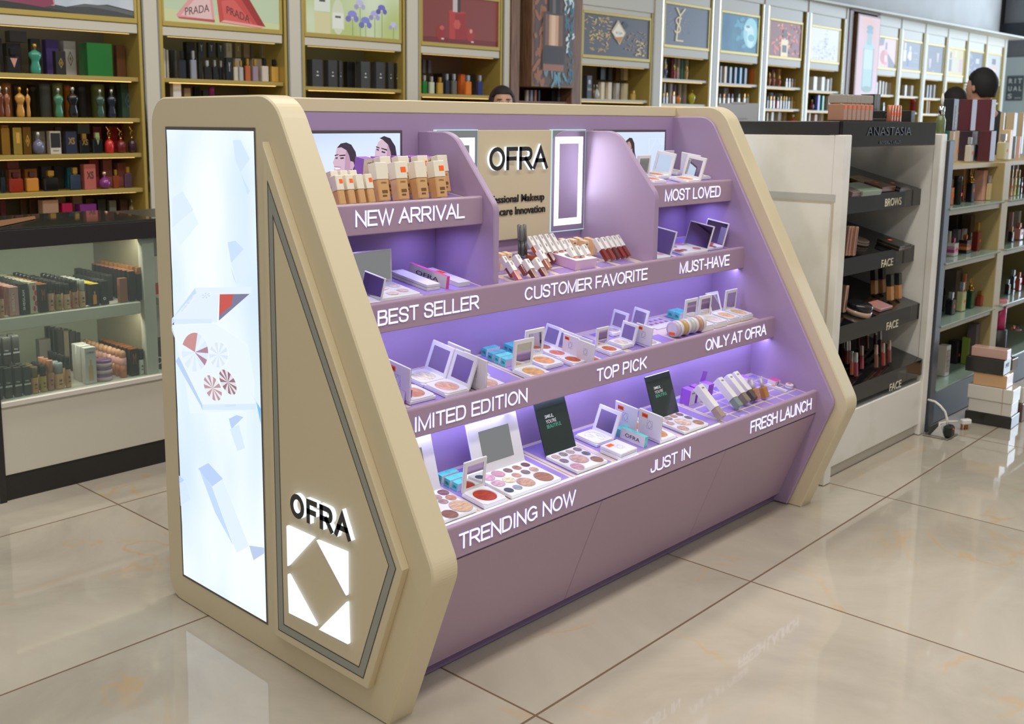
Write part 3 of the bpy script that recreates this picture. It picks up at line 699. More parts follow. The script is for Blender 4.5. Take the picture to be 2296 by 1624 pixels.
[[[-0.1599,0.864],[-0.1644,0.8639],[-0.1586,0.8594],[-0.1528,0.855]],[232,238,250]],
[[[-0.1599,0.864],[-0.1528,0.855],[-0.1471,0.8508],[-0.1419,0.847]],[170,180,214]],
[[[-0.1599,0.864],[-0.1419,0.847],[-0.1372,0.8438],[-0.1331,0.8411]],[232,238,250]],
[[[-0.1599,0.864],[-0.1331,0.8411],[-0.1299,0.8392],[-0.1276,0.838]],[170,180,214]],
[[[-0.1599,0.864],[-0.1276,0.838],[-0.1263,0.8376],[-0.126,0.838]],[232,238,250]],
[[[-0.1599,0.864],[-0.126,0.838],[-0.1267,0.8392],[-0.1285,0.8412]],[170,180,214]],
[[[-0.1599,0.864],[-0.1285,0.8412],[-0.1312,0.8439],[-0.1348,0.8471]],[232,238,250]],
[[[-0.1599,0.864],[-0.1348,0.8471],[-0.1392,0.8509],[-0.1441,0.8551]],[170,180,214]],
[[[-0.1599,0.864],[-0.1441,0.8551],[-0.1496,0.8596],[-0.1553,0.8641]],[232,238,250]],
[[[-0.1599,0.864],[-0.1553,0.8641],[-0.1612,0.8687],[-0.167,0.873]],[170,180,214]],
[[[-0.1599,0.864],[-0.167,0.873],[-0.1725,0.8771],[-0.1777,0.8808]],[232,238,250]],
[[[-0.1599,0.864],[-0.1777,0.8808],[-0.1823,0.884],[-0.1862,0.8866]],[170,180,214]],
[[[-0.1599,0.864],[-0.1862,0.8866],[-0.1894,0.8885],[-0.1916,0.8896]],[232,238,250]],
[[[-0.1599,0.864],[-0.1916,0.8896],[-0.1929,0.89],[-0.1931,0.8896]],[170,180,214]],
[[[-0.1599,0.864],[-0.1931,0.8896],[-0.1924,0.8884],[-0.1907,0.8865]],[232,238,250]],
[[[-0.1599,0.864],[-0.1907,0.8865],[-0.1881,0.8839],[-0.1846,0.8807]],[170,180,214]],
[[[-0.2531,0.897],[-0.2727,0.9038],[-0.2741,0.9022],[-0.274,0.9003]],[236,240,250]],
[[[-0.2531,0.897],[-0.274,0.9003],[-0.2724,0.8981],[-0.2696,0.8959]],[190,200,226]],
[[[-0.2531,0.897],[-0.2696,0.8959],[-0.2656,0.8937],[-0.2608,0.8918]],[236,240,250]],
[[[-0.2531,0.897],[-0.2608,0.8918],[-0.2554,0.8902],[-0.2499,0.889]],[190,200,226]],
[[[-0.2531,0.897],[-0.2499,0.889],[-0.2445,0.8885],[-0.2397,0.8885]],[236,240,250]],
[[[-0.2531,0.897],[-0.2397,0.8885],[-0.2359,0.889],[-0.2331,0.8902]],[190,200,226]],
[[[-0.2531,0.897],[-0.2331,0.8902],[-0.2318,0.8918],[-0.2319,0.8937]],[236,240,250]],
[[[-0.2531,0.897],[-0.2319,0.8937],[-0.2335,0.8959],[-0.2364,0.8982]],[190,200,226]],
[[[-0.2531,0.897],[-0.2364,0.8982],[-0.2404,0.9004],[-0.2453,0.9023]],[236,240,250]],
[[[-0.2531,0.897],[-0.2453,0.9023],[-0.2507,0.9039],[-0.2562,0.905]],[190,200,226]],
[[[-0.2531,0.897],[-0.2562,0.905],[-0.2616,0.9055],[-0.2663,0.9055]],[236,240,250]],
[[[-0.2531,0.897],[-0.2663,0.9055],[-0.2701,0.9049],[-0.2727,0.9038]],[190,200,226]],
[[[-0.2712,0.6567],[-0.3135,0.6537],[-0.3121,0.6592],[-0.3094,0.6646]],[232,226,230]],
[[[-0.2712,0.6567],[-0.3094,0.6646],[-0.3056,0.6698],[-0.3008,0.6746]],[186,150,150]],
[[[-0.2712,0.6567],[-0.3008,0.6746],[-0.295,0.6789],[-0.2885,0.6825]],[232,226,230]],
[[[-0.2712,0.6567],[-0.2885,0.6825],[-0.2815,0.6853],[-0.2741,0.6873]],[186,150,150]],
[[[-0.2712,0.6567],[-0.2741,0.6873],[-0.2666,0.6883],[-0.2592,0.6884]],[232,226,230]],
[[[-0.2712,0.6567],[-0.2592,0.6884],[-0.2522,0.6875],[-0.2457,0.6857]],[186,150,150]],
[[[-0.2712,0.6567],[-0.2457,0.6857],[-0.24,0.683],[-0.2352,0.6794]],[232,226,230]],
[[[-0.2712,0.6567],[-0.2352,0.6794],[-0.2315,0.6752],[-0.229,0.6704]],[186,150,150]],
[[[-0.2712,0.6567],[-0.229,0.6704],[-0.2278,0.6651],[-0.2279,0.6596]],[232,226,230]],
[[[-0.2712,0.6567],[-0.2279,0.6596],[-0.2294,0.654],[-0.2321,0.6485]],[186,150,150]],
[[[-0.2712,0.6567],[-0.2321,0.6485],[-0.2361,0.6432],[-0.2411,0.6384]],[232,226,230]],
[[[-0.2712,0.6567],[-0.2411,0.6384],[-0.247,0.6341],[-0.2536,0.6305]],[186,150,150]],
[[[-0.2712,0.6567],[-0.2536,0.6305],[-0.2608,0.6278],[-0.2683,0.6259]],[232,226,230]],
[[[-0.2712,0.6567],[-0.2683,0.6259],[-0.2758,0.6249],[-0.2831,0.625]],[186,150,150]],
[[[-0.2712,0.6567],[-0.2831,0.625],[-0.2901,0.626],[-0.2964,0.6279]],[232,226,230]],
[[[-0.2712,0.6567],[-0.2964,0.6279],[-0.302,0.6307],[-0.3066,0.6342]],[186,150,150]],
[[[-0.2712,0.6567],[-0.3066,0.6342],[-0.3102,0.6384],[-0.3126,0.6432]],[232,226,230]],
[[[-0.2712,0.6567],[-0.3126,0.6432],[-0.3137,0.6483],[-0.3135,0.6537]],[186,150,150]],
[[[-0.3445,0.6855],[-0.3831,0.6808],[-0.3813,0.686],[-0.3785,0.6911]],[222,206,212]],
[[[-0.3445,0.6855],[-0.3785,0.6911],[-0.3746,0.696],[-0.3698,0.7007]],[150,112,116]],
[[[-0.3445,0.6855],[-0.3698,0.7007],[-0.3643,0.7049],[-0.3581,0.7085]],[222,206,212]],
[[[-0.3445,0.6855],[-0.3581,0.7085],[-0.3515,0.7115],[-0.3447,0.7137]],[150,112,116]],
[[[-0.3445,0.6855],[-0.3447,0.7137],[-0.3378,0.715],[-0.3311,0.7154]],[222,206,212]],
[[[-0.3445,0.6855],[-0.3311,0.7154],[-0.3248,0.7149],[-0.3191,0.7135]],[150,112,116]],
[[[-0.3445,0.6855],[-0.3191,0.7135],[-0.3141,0.7113],[-0.31,0.7083]],[222,206,212]],
[[[-0.3445,0.6855],[-0.31,0.7083],[-0.307,0.7045],[-0.3052,0.7002]],[150,112,116]],
[[[-0.3445,0.6855],[-0.3052,0.7002],[-0.3045,0.6954],[-0.3051,0.6903]],[222,206,212]],
[[[-0.3445,0.6855],[-0.3051,0.6903],[-0.3068,0.6851],[-0.3098,0.6799]],[150,112,116]],
[[[-0.3445,0.6855],[-0.3098,0.6799],[-0.3138,0.6748],[-0.3187,0.6701]],[222,206,212]],
[[[-0.3445,0.6855],[-0.3187,0.6701],[-0.3244,0.6659],[-0.3307,0.6623]],[150,112,116]],
[[[-0.3445,0.6855],[-0.3307,0.6623],[-0.3374,0.6594],[-0.3443,0.6573]],[222,206,212]],
[[[-0.3445,0.6855],[-0.3443,0.6573],[-0.3511,0.6561],[-0.3578,0.6557]],[150,112,116]],
[[[-0.3445,0.6855],[-0.3578,0.6557],[-0.364,0.6563],[-0.3696,0.6578]],[222,206,212]],
[[[-0.3445,0.6855],[-0.3696,0.6578],[-0.3744,0.6601],[-0.3784,0.6631]],[150,112,116]],
[[[-0.3445,0.6855],[-0.3784,0.6631],[-0.3813,0.6668],[-0.383,0.6711]],[222,206,212]],
[[[-0.3445,0.6855],[-0.383,0.6711],[-0.3836,0.6758],[-0.3831,0.6808]],[150,112,116]]],
'FACES': [
[[[0.3401,1.1953],[0.3691,1.2019],[0.3824,1.1833],[0.3941,1.1738],[0.336,1.176]],[206,170,190]],
[[[0.3338,1.2683],[0.3491,1.2764],[0.369,1.2708],[0.3787,1.2497],[0.383,1.2225],[0.3769,1.2077],[0.3632,1.196],[0.3458,1.1912],[0.3287,1.1956],[0.3236,1.2092],[0.3253,1.2204],[0.3202,1.2315],[0.3281,1.2476]],[218,186,206]],
[[[0.3663,1.2708],[0.3795,1.2497],[0.383,1.2195],[0.3781,1.2076],[0.364,1.196],[0.3477,1.1911],[0.3596,1.2112],[0.362,1.241]],[196,156,184]],
[[[0.3338,1.2697],[0.3473,1.2814],[0.3665,1.2842],[0.3838,1.2781],[0.3984,1.2584],[0.4057,1.222],[0.403,1.1948],[0.394,1.1693],[0.3765,1.1805],[0.3781,1.2046],[0.383,1.2225],[0.3756,1.2497],[0.3673,1.2633],[0.349,1.2716]],[52,38,58]],
[[[0.3801,1.2346],[0.3902,1.232],[0.3939,1.2223],[0.3875,1.2104],[0.3782,1.2136]],[216,176,196]],
[[[0.3242,1.2196],[0.3462,1.2175],[0.3424,1.214],[0.329,1.2132]],[250,246,250]],
[[[0.3235,1.2217],[0.3482,1.2192],[0.3462,1.2175],[0.3246,1.2193]],[176,110,136]],
[[[0.3259,1.2512],[0.3392,1.254],[0.3395,1.2516],[0.3273,1.2482]],[62,44,60]],
[[[0.3411,1.251],[0.3621,1.2524],[0.3632,1.2488],[0.3429,1.248]],[62,44,60]],
[[[0.3288,1.2447],[0.3364,1.2457],[0.3363,1.2421],[0.3295,1.2411]],[60,46,66]],
[[[0.3448,1.2444],[0.357,1.2453],[0.3577,1.2411],[0.3462,1.2402]],[60,46,66]],
[[[0.4788,1.2202],[0.5117,1.224],[0.5283,1.2127],[0.545,1.1934],[0.4785,1.1955]],[200,164,186]],
[[[0.4794,1.2847],[0.4925,1.2931],[0.513,1.2813],[0.5253,1.2563],[0.5268,1.2345],[0.5159,1.2208],[0.4984,1.2104],[0.4771,1.2134],[0.4666,1.2235],[0.4627,1.239],[0.466,1.2481],[0.4678,1.2634]],[220,190,208]],
[[[0.513,1.2813],[0.5253,1.2563],[0.5268,1.2345],[0.5159,1.2208],[0.4984,1.2104],[0.5085,1.238],[0.5103,1.2597]],[198,158,186]],
[[[0.4835,1.2944],[0.5,1.3005],[0.5226,1.2942],[0.5413,1.2717],[0.5462,1.2466],[0.5436,1.2373],[0.531,1.2419],[0.5268,1.2377],[0.5236,1.2564],[0.5146,1.2766],[0.4937,1.2913]],[50,36,56]],
[[[0.5243,1.2408],[0.5394,1.2449],[0.5419,1.2374],[0.5309,1.2251],[0.5226,1.2265]],[212,172,194]],
[[[0.5221,1.2238],[0.5309,1.2235],[0.5291,1.2095],[0.5241,1.2097]],[50,36,56]],
[[[0.4651,1.2389],[0.4895,1.231],[0.4854,1.2274],[0.4687,1.2327]],[250,246,250]],
[[[0.4703,1.2731],[0.4833,1.2693],[0.4824,1.2662],[0.4711,1.2695]],[60,44,60]],
[[[0.489,1.2686],[0.5104,1.264],[0.5103,1.2597],[0.4898,1.2655]],[60,44,60]],
[[[0.4719,1.2664],[0.4808,1.2638],[0.4799,1.2601],[0.4718,1.2627]],[56,44,70]],
[[[0.4906,1.26],[0.5045,1.2567],[0.5029,1.253],[0.4905,1.2557]],[56,44,70]]],
'FACES2': [
[[[1.6243,1.2772],[1.6452,1.2888],[1.6611,1.287],[1.6752,1.2683],[1.6799,1.2343],[1.6913,1.2128],[1.665,1.2133],[1.6476,1.2433],[1.6309,1.2603]],[46,34,44]],
[[[1.6331,1.2729],[1.6458,1.2761],[1.655,1.2664],[1.6585,1.2549],[1.6532,1.2466],[1.6442,1.2534]],[196,150,140]],
[[[1.6532,1.2466],[1.663,1.2515],[1.6673,1.226],[1.665,1.2133],[1.6586,1.2262]],[206,164,152]],
[[[1.7628,1.2846],[1.812,1.2842],[1.8121,1.2833],[1.7629,1.2836]],[236,244,255]],
[[[1.812,1.2842],[1.766,1.2307],[1.7645,1.2312],[1.8105,1.2847]],[236,244,255]],
[[[1.766,1.2307],[1.7628,1.2846],[1.7645,1.2846],[1.7676,1.2307]],[236,244,255]],
[[[1.8197,1.2842],[1.8482,1.284],[1.8482,1.283],[1.8197,1.2832]],[236,244,255]],
[[[1.8482,1.284],[1.8498,1.2577],[1.8481,1.2578],[1.8465,1.284]],[236,244,255]],
[[[1.8498,1.2577],[1.8197,1.2842],[1.8211,1.2847],[1.8513,1.2582]],[236,244,255]],
[[[1.7663,1.2242],[1.7822,1.2109],[1.7809,1.2104],[1.765,1.2237]],[236,244,255]],
[[[1.7822,1.2109],[1.7671,1.2112],[1.767,1.2122],[1.7822,1.2119]],[236,244,255]],
[[[1.7671,1.2112],[1.7663,1.2242],[1.768,1.2242],[1.7688,1.2112]],[236,244,255]]],
}
# ------------------------------------------------------------------ the display stand
CREAM = M((212, 198, 166), 0.38)
LILAC = M((170, 146, 180), 0.42)
LILAC2 = M((164, 140, 178), 0.42)
FASC = M((172, 146, 170), 0.34)
LED = M((236, 240, 255), em=1.7)
LETTER = M((246, 244, 255), em=1.25)
LETSIDE = M((168, 150, 246), em=0.9)
HALO = M((226, 240, 255), em=1.25)
DARK = M((44, 42, 42), 0.4)
BLACK = M((44, 43, 42), 0.35)
GLOSSB = M((22, 22, 23), 0.06)
WHITE = M((232, 230, 226), 0.35)
CHROME = M((214, 216, 220), 0.08, 1.0)
GOLD = M((214, 170, 84), 0.22, 1.0)
MIRROR = M((225, 228, 232), 0.015, 1.0)
ORANGE = M((255, 104, 24), 0.6)
GREY = M((150, 152, 144), 0.3)
TRAYC = M((222, 206, 196), 0.12)
TRAYV = M((160, 138, 206), 0.12)
ACRYL = glassy('clear_acrylic', (236, 236, 244), 0.86)
GLASS = glassy('shop_glass', (205, 220, 214), 0.93)
GREENGL = M((150, 172, 160), 0.08)
L_, T_ = 2.014, 0.078
XL, XR = T_, L_ - T_
stand = thing('display_stand', 'lilac and cream makeup display stand with lit shelf lettering and sloping end panels', 'display stand', (1.0, -0.5, 0))
SM = Matrix.Translation((-1.0, 0.5, 0))
def sp(name, mb, mats, parent=None):
    """a part of the stand; its mesh is written in the room's coordinates"""
    if parent is None:
        mb.move(SM)
        return obj(name, mb, mats, stand)
    mb.move(SM)
    return obj(name, mb, mats, parent)
prof = rounded([(0, 0), (-0.9441, 0), (-1.0967, 0.4002), (-0.5585, 1.4), (0, 1.4)], [.06, 0, .075, .10, .075], 10)
linp = rounded([(-0.02, 0.004), (-0.898, 0.004), (-1.052, 0.404), (-0.522, 1.364), (-0.02, 1.364)], [.02, 0, .05, .075, .05], 10)
def lerp_art(items, place, base_off=0.0):
    mb = MB(); mats = []
    for i, (pts, c) in enumerate(items):
        c = tuple(c)
        if c not in mats: mats.append(c)
        mb.poly([place(p, base_off + 0.00004 * (i + 1)) for p in pts], mats.index(c))
    return mb, mats
film = noisy('backlit_film', (204, 226, 255), (240, 248, 255), 2.2, em=1.02, detail=2, lo=.3, hi=.62, stretch=(1, 1.5, .8))
for xa, xb, left in ((0.0, T_, True), (L_ - T_, L_, False)):
    ep = sp('end_panel', MB().prism(prof, xa, xb, 'x', 0, 0.004), CREAM)
    ix0, ix1 = (xb - 0.002, xb + 0.014) if left else (xa - 0.014, xa + 0.002)
    sp('side_liner', MB().prism(linp, ix0, ix1, 'x', 0, 0.003), LILAC, ep)
    s = -1 if left else 1
    f = xa if left else xb
    # light box with wrinkled film, its dark recess edge, raised plate with a frosted strip and the logo
    y0, y1, z0, z1 = -.0761, -.4869, .0778, 1.3239
    fr = MB().ring([(y0, z0), (y1, z0), (y1, z1), (y0, z1)], [(y0 - .006, z0 + .006), (y1 + .006, z0 + .006), (y1 + .006, z1 - .008), (y0 - .006, z1 - .008)], f + s * .0016, 'x', 0)
    lb = sp('light_box', fr, M((92, 88, 84), .5), ep)
    n = 26
    edge = [(y1 + .004 + .0012 * math.sin(i * 2.3), z0 + .005 + (z1 - z0 - .012) * i / n) for i in range(n + 1)]
    edge += [(y0 - .005 - .0012 * math.sin(i * 1.7), z1 - .006 - (z1 - z0 - .012) * i / n) for i in range(n + 1)]
    mb = MB().poly([(f + s * .001, a, b) for a, b in (edge if left else edge[::-1])])
    fm = sp('backlit_poster', mb, film, lb)
    if left:
        mb, cols = lerp_art(D['ART'], lambda p, o: (-.0011 - o, p[0], p[1]))
        sp('printed_palette', mb, [M([v + (q - v) * (.45 if v > 140 and c[2] > 200 else 0) for v, q in zip(c, (222, 237, 255))], em=1.0) for c in cols], lb)
    P5 = [(-.541, .078), (-.898, .078), (-1.018, .399), (-.541, 1.292)]
    pa, pb = (-.02, .001) if left else (L_ - .001, L_ + .02)
    rp = sp('raised_plate', MB().prism(P5, pa, pb, 'x', 0, .002), CREAM, ep)
    q = f + s * .0206
    outer = [(-.562, .101), (-.884, .101), (-.996, .397), (-.5605, 1.197)]
    inner = [(-.582, .120), (-.871, .120), (-.976, .3965), (-.5765, 1.128)]
    sp('accent_strip', MB().ring(outer, inner, q, 'x', 0), GREY, ep)
    e = MB()
    for A_, w in ((outer, -.0022), (inner, .0022)):
        e.ring(A_, inset(A_, w), q + s * .0002, 'x', 0)
    sp('strip_edge', e, DARK, ep)
    if left:
        mb = MB().caps('OFRA', (-.0202, -.634, .4185), (0, -.223, 0), (0, 0, .06), .011, .22, 0, 1, .1)
        sp('logo_lettering', mb, [DARK, HALO], ep)
        for tri in ([(-.616, .387), (-.72, .387), (-.616, .285)], [(-.732, .385), (-.839, .388), (-.838, .285)], [(-.616, .265), (-.618, .166), (-.724, .170)], [(-.735, .166), (-.839, .27), (-.842, .169)]):
            sp('logo_triangle', MB().prism(tri, -.031, -.02, 'x', 0, .002), HALO, ep)
# carcass, stepped behind the shelves
car = [(-.03, .0), (-.84, 0), (-.84, .03), (-.862, .042), (-.98, .352), (-.98, .40), (-.731, .43), (-.731, .596), (-.80, .598), (-.80, .63), (-.556, .66), (-.556, .832), (-.672, .832), (-.672, .87), (-.436, .90), (-.03, .90)]
sp('carcass', MB().prism(car, XL + .014, XR - .014, 'x'), LILAC2)
sp('back_wall', MB().box(XL + .014, XR - .014, -.365, -.05, .88, 1.363), LILAC2)
sp('top_beam', MB().box(XL, XR, -.367, -.03, 1.3632, 1.4, 0, .003), CREAM)
sp('back_wall', MB().box(XL + .014, .633, -.436, -.36, .90, 1.066), LILAC2)
sp('back_wall', MB().box(1.408, XR - .014, -.436, -.36, .90, 1.066), LILAC2)
sp('kick_plate', MB().box(XL + .01, XR - .01, -.848, -.838, .004, .03), M((128, 106, 146), .4))
for a, b in ((XL + .014, .7165), (.7185, 1.3375), (1.3395, XR - .014)):
    sp('cupboard_door', MB().prism([(-.867, .036), (-.851, .036), (-.970, .353), (-.986, .353)], a, b, 'x', 0, .0015), FASC)
# dividers with the swept front edge
dv = rounded([(-.364, .88), (-.664, .885), (-.664, 1.115), (-.50, 1.314), (-.364, 1.314)], [0, 0, .05, .09, 0], 10)
for a, b in ((.634, .656), (1.388, 1.410)):
    sp('divider', MB().prism(dv, a, b, 'x', 0, .003), LILAC)
# shelf slabs of the upper niches
for a, b in ((XL + .014, .634), (1.410, XR - .014)):
    sp('shelf_slab', MB().prism([(-.36, 1.075), (-.61, 1.075), (-.61, 1.124), (-.36, 1.163)], a, b, 'x'), LILAC2)
def fascia(a, b, yf, z0, z1, texts):
    p = rounded([(yf, z0), (yf + .018, z0), (yf + .018, z1), (yf, z1)], [.003, 0, .006, .007], 4)
    fo = sp('shelf_fascia', MB().prism(p, a, b, 'x', 0, .0015), FASC)
    for t, x0, x1, za, zb in texts:
        sp('lit_lettering', MB().caps(t, (x0, yf - .0004, za), (x1 - x0, 0, 0), (0, 0, zb - za), .0016, .13, 0, 1), [LETTER, LETSIDE], fo)
a0, b0 = XL + .012, XR - .012
fascia(a0, .6345, -.622, 1.066, 1.143, [('NEW ARRIVAL', .186, .562, 1.087, 1.126)])
fascia(1.4095, b0, -.622, 1.066, 1.143, [('MOST LOVED', 1.50, 1.845, 1.085, 1.124)])
fascia(a0, b0, -.684, .830, .907, [('BEST SELLER', .201, .555, .85, .888), ('CUSTOMER FAVORITE', .738, 1.326, .85, .887), ('MUST-HAVE', 1.508, 1.82, .85, .888)])
fascia(a0, b0, -.815, .596, .672, [('LIMITED EDITION', .168, .606, .612, .649), ('TOP PICK', .903, 1.147, .613, .65), ('ONLY AT OFRA', 1.473, 1.862, .615, .653)])
fascia(a0, b0, -.988, .357, .438, [('TRENDING NOW', .178, .60, .377, .415), ('JUST IN', .932, 1.132, .378, .412), ('FRESH LAUNCH', 1.473, 1.88, .378, .418)])
# trays: beige acrylic with violet product fields
ROWS = {4: (-.731, .4535, .145, -.966), 3: (-.556, .684, .15, -.795), 2: (-.436, .925, .155, -.664), 1: (-.365, 1.165, .15, -.603)}
def rz(row, y):
    y0, z0, s, yf = ROWS[row]
    return z0 + s * (y - y0)
def tray(row, x0, x1, cells=None, yb=None):
    y0, z0, s, yf = ROWS[row]
    y0 = yb or y0
    p = [(y0, rz(row, y0)), (y0, rz(row, y0) - .02), (yf, rz(row, yf) - .012), (yf, rz(row, yf))]
    mb = MB().prism(p, x0 + .001, x1 - .001, 'x', 0, .0008)
    if cells is None: cells = [(x0 + .012, x1 - .012, yf + .03, y0 - .014)]
    for a, b, c, d in cells:
        mb.raw([(a, c, rz(row, c) + .0006), (b, c, rz(row, c) + .0006), (b, d, rz(row, d) + .0006), (a, d, rz(row, d) + .0006)], [(0, 1, 2, 3)], 1)
    return sp('shelf_tray', mb, [TRAYC, TRAYV])
tray(4, a0, .30); tray(4, .30, .398); tray(4, .398, .652); tray(4, .654, .835); tray(4, .835, 1.16); tray(4, 1.16, 1.389)
cells = []
for i in range(7):
    for j in range(5):
        xa = 1.40 + i * .0745
        ya = -.952 + j * .0425
        cells.append((xa, xa + .066, ya, ya + .035))
tray(4, 1.391, b0, cells)
tray(3, a0, .235); tray(3, .235, .46); tray(3, .46, .662); tray(3, .664, .87)
tray(3, .87, 1.15, [(.88 + i * .088, .955 + i * .088, -.778 + j * .105, -.69 + j * .105) for i in range(3) for j in range(2)])
tray(3, 1.15, 1.40, [(1.16 + i * .08, 1.23 + i * .08, -.778 + j * .105, -.69 + j * .105) for i in range(3) for j in range(2)])
tray(3, 1.40, b0, [(1.42 + i * .036, 1.446 + i * .036, -.64, -.615) for i in range(5)] + [(1.42, 1.55, -.775, -.70), (1.59, 1.66, -.598, -.572)])
tray(2, a0, .40); tray(2, .40, .633); tray(2, .657, 1.387, [(.67 + i * .1, .745 + i * .1, -.648 + j * .09, -.575 + j * .09) for i in range(7) for j in range(3)], -.372)
tray(2, 1.411, 1.58); tray(2, 1.58, b0)
tray(1, a0, .633); tray(1, 1.411, b0)
# front glow strip of the lowest tray and LED runs under the fascias
for a, b in ((.10, .30), (.302, .648), (.66, .93), (.985, 1.225), (1.235, 1.36)):
    z = rz(4, -.952)
    sp('led_strip', MB().raw([(a, -.962, z + .0015), (b, -.962, z + .0015), (b, -.944, z + .004), (a, -.944, z + .004)], [(0, 1, 2, 3)]), LED)
VLED = (0.50, 0.50, 1.0)
for x in (.33, .80, 1.27, 1.72):
    area('shelf_led', (x, -.655, .829), (x, -.60, .70), .44, .012, .42, VLED)
    area('shelf_led', (x, -.785, .595), (x, -.75, .45), .44, .012, .46, VLED)
for x, w in ((.22, .9), (.52, 1.5), (1.52, .9), (1.84, 1.5)):
    area('niche_led', (x, -.53, 1.073), (x, -.55, .9), .05, .03, w * .16, (.45, .42, 1.0), 150)
# backlit portraits
for a, b in ((.148, .562), (1.452, 1.866)):
    fo = sp('poster_frame', MB().box(a - .008, b + .006, -.369, -.364, 1.085, 1.316), M((86, 80, 84), .4))
    sp('backlit_portrait', MB().poly([(a, -.3695, 1.09), (b - .002, -.3695, 1.09), (b - .002, -.3695, 1.308), (a, -.3695, 1.308)]), noisy('portrait_sky', (196, 216, 250), (232, 242, 255), 3, em=.95, detail=1, stretch=(.3, 1, 2)), fo)
    mb, cols = lerp_art(D['FACES'] if a < 1 else D['FACES2'], lambda p, o: (p[0], -.3696 - o, p[1]))
    sp('portrait_print', mb, [M(c, em=.9) for c in cols], fo)
# sign, mirrors
sg = sp('sign_panel', MB().box(.868, 1.209, -.378, -.364, .975, 1.316, 0, .002), CREAM)
sp('sign_lettering', MB().caps('OFRA', (.905, -.378, 1.193), (.274, 0, 0), (0, 0, .072), .009, .18, 0, 1, .04), [DARK, HALO], sg)
sp('sign_tagline', MB().text('Professional Makeup', (.878, -.378, 1.085), (.297, 0, 0), (0, 0, .031), .003, .01, 0).text('& Skincare Innovation', (.875, -.378, 1.053), (.305, 0, 0), (0, 0, .025), .003, .01, 0), DARK, sg)
for a, b in ((.693, .868), (1.212, 1.388)):
    mo = sp('mirror_edge', MB().box(a, b, -.376, -.365, .983, 1.318), M((196, 232, 236), em=.9))
    sp('mirror_glass', MB().box(a + .003, b - .003, -.3775, -.3755, .986, 1.315), MIRROR, mo)
    o_ = [(a + .016, 1.004), (b - .016, 1.004), (b - .016, 1.294), (a + .016, 1.294)]
    sp('mirror_light', MB().ring(o_, inset(o_, .022), -.378, 'y', 0), M((240, 246, 255), em=1.9), mo)
area('mirror_glow', (1.30, -.385, 1.15), (1.30, -1.2, 1.05), .14, .28, .55, (.9, .95, 1))
area('mirror_glow', (.78, -.385, 1.15), (.78, -1.2, 1.05), .14, .28, .35, (.9, .95, 1))
# ------------------------------------------------------------------ make-up on the stand
PW = M((232, 231, 236), 0.3)
def tilt_of(row): return math.atan(ROWS[row][2])
def on(row, x, y, dz=0.0): return (x, y, rz(row, y) + .0012 + dz)
def pressed(c):
    return noisy('pressed_powder_%02x%02x%02x' % tuple(c), [v * .86 for v in c], [min(255, v * 1.08) for v in c], 60, .7, stretch=(1, 3, 1))
_pp = {}
def PP(c):
    c = tuple(c)
    if c not in _pp: _pp[c] = pressed(c)
    return _pp[c]
def frame_slab(w, d, t, hole, mi=0):
    """flat slab lying w x d x t with a rectangular rim"""
    return MB().box(-w / 2, w / 2, 0, d, 0, t, mi, .0015)
def lid_matrix(d, th, lean):
    # lid local: lies in XZ, bottom edge at z=0, facing -y ; hinge at (0, d/2, th)
    return Matrix.Translation((0, d / 2 - .002, th * .75)) @ Matrix.Rotation(-math.radians(lean), 4, 'X')
YAW = {'F': 0.0, 'L': -math.pi / 2, 'R': math.pi / 2}
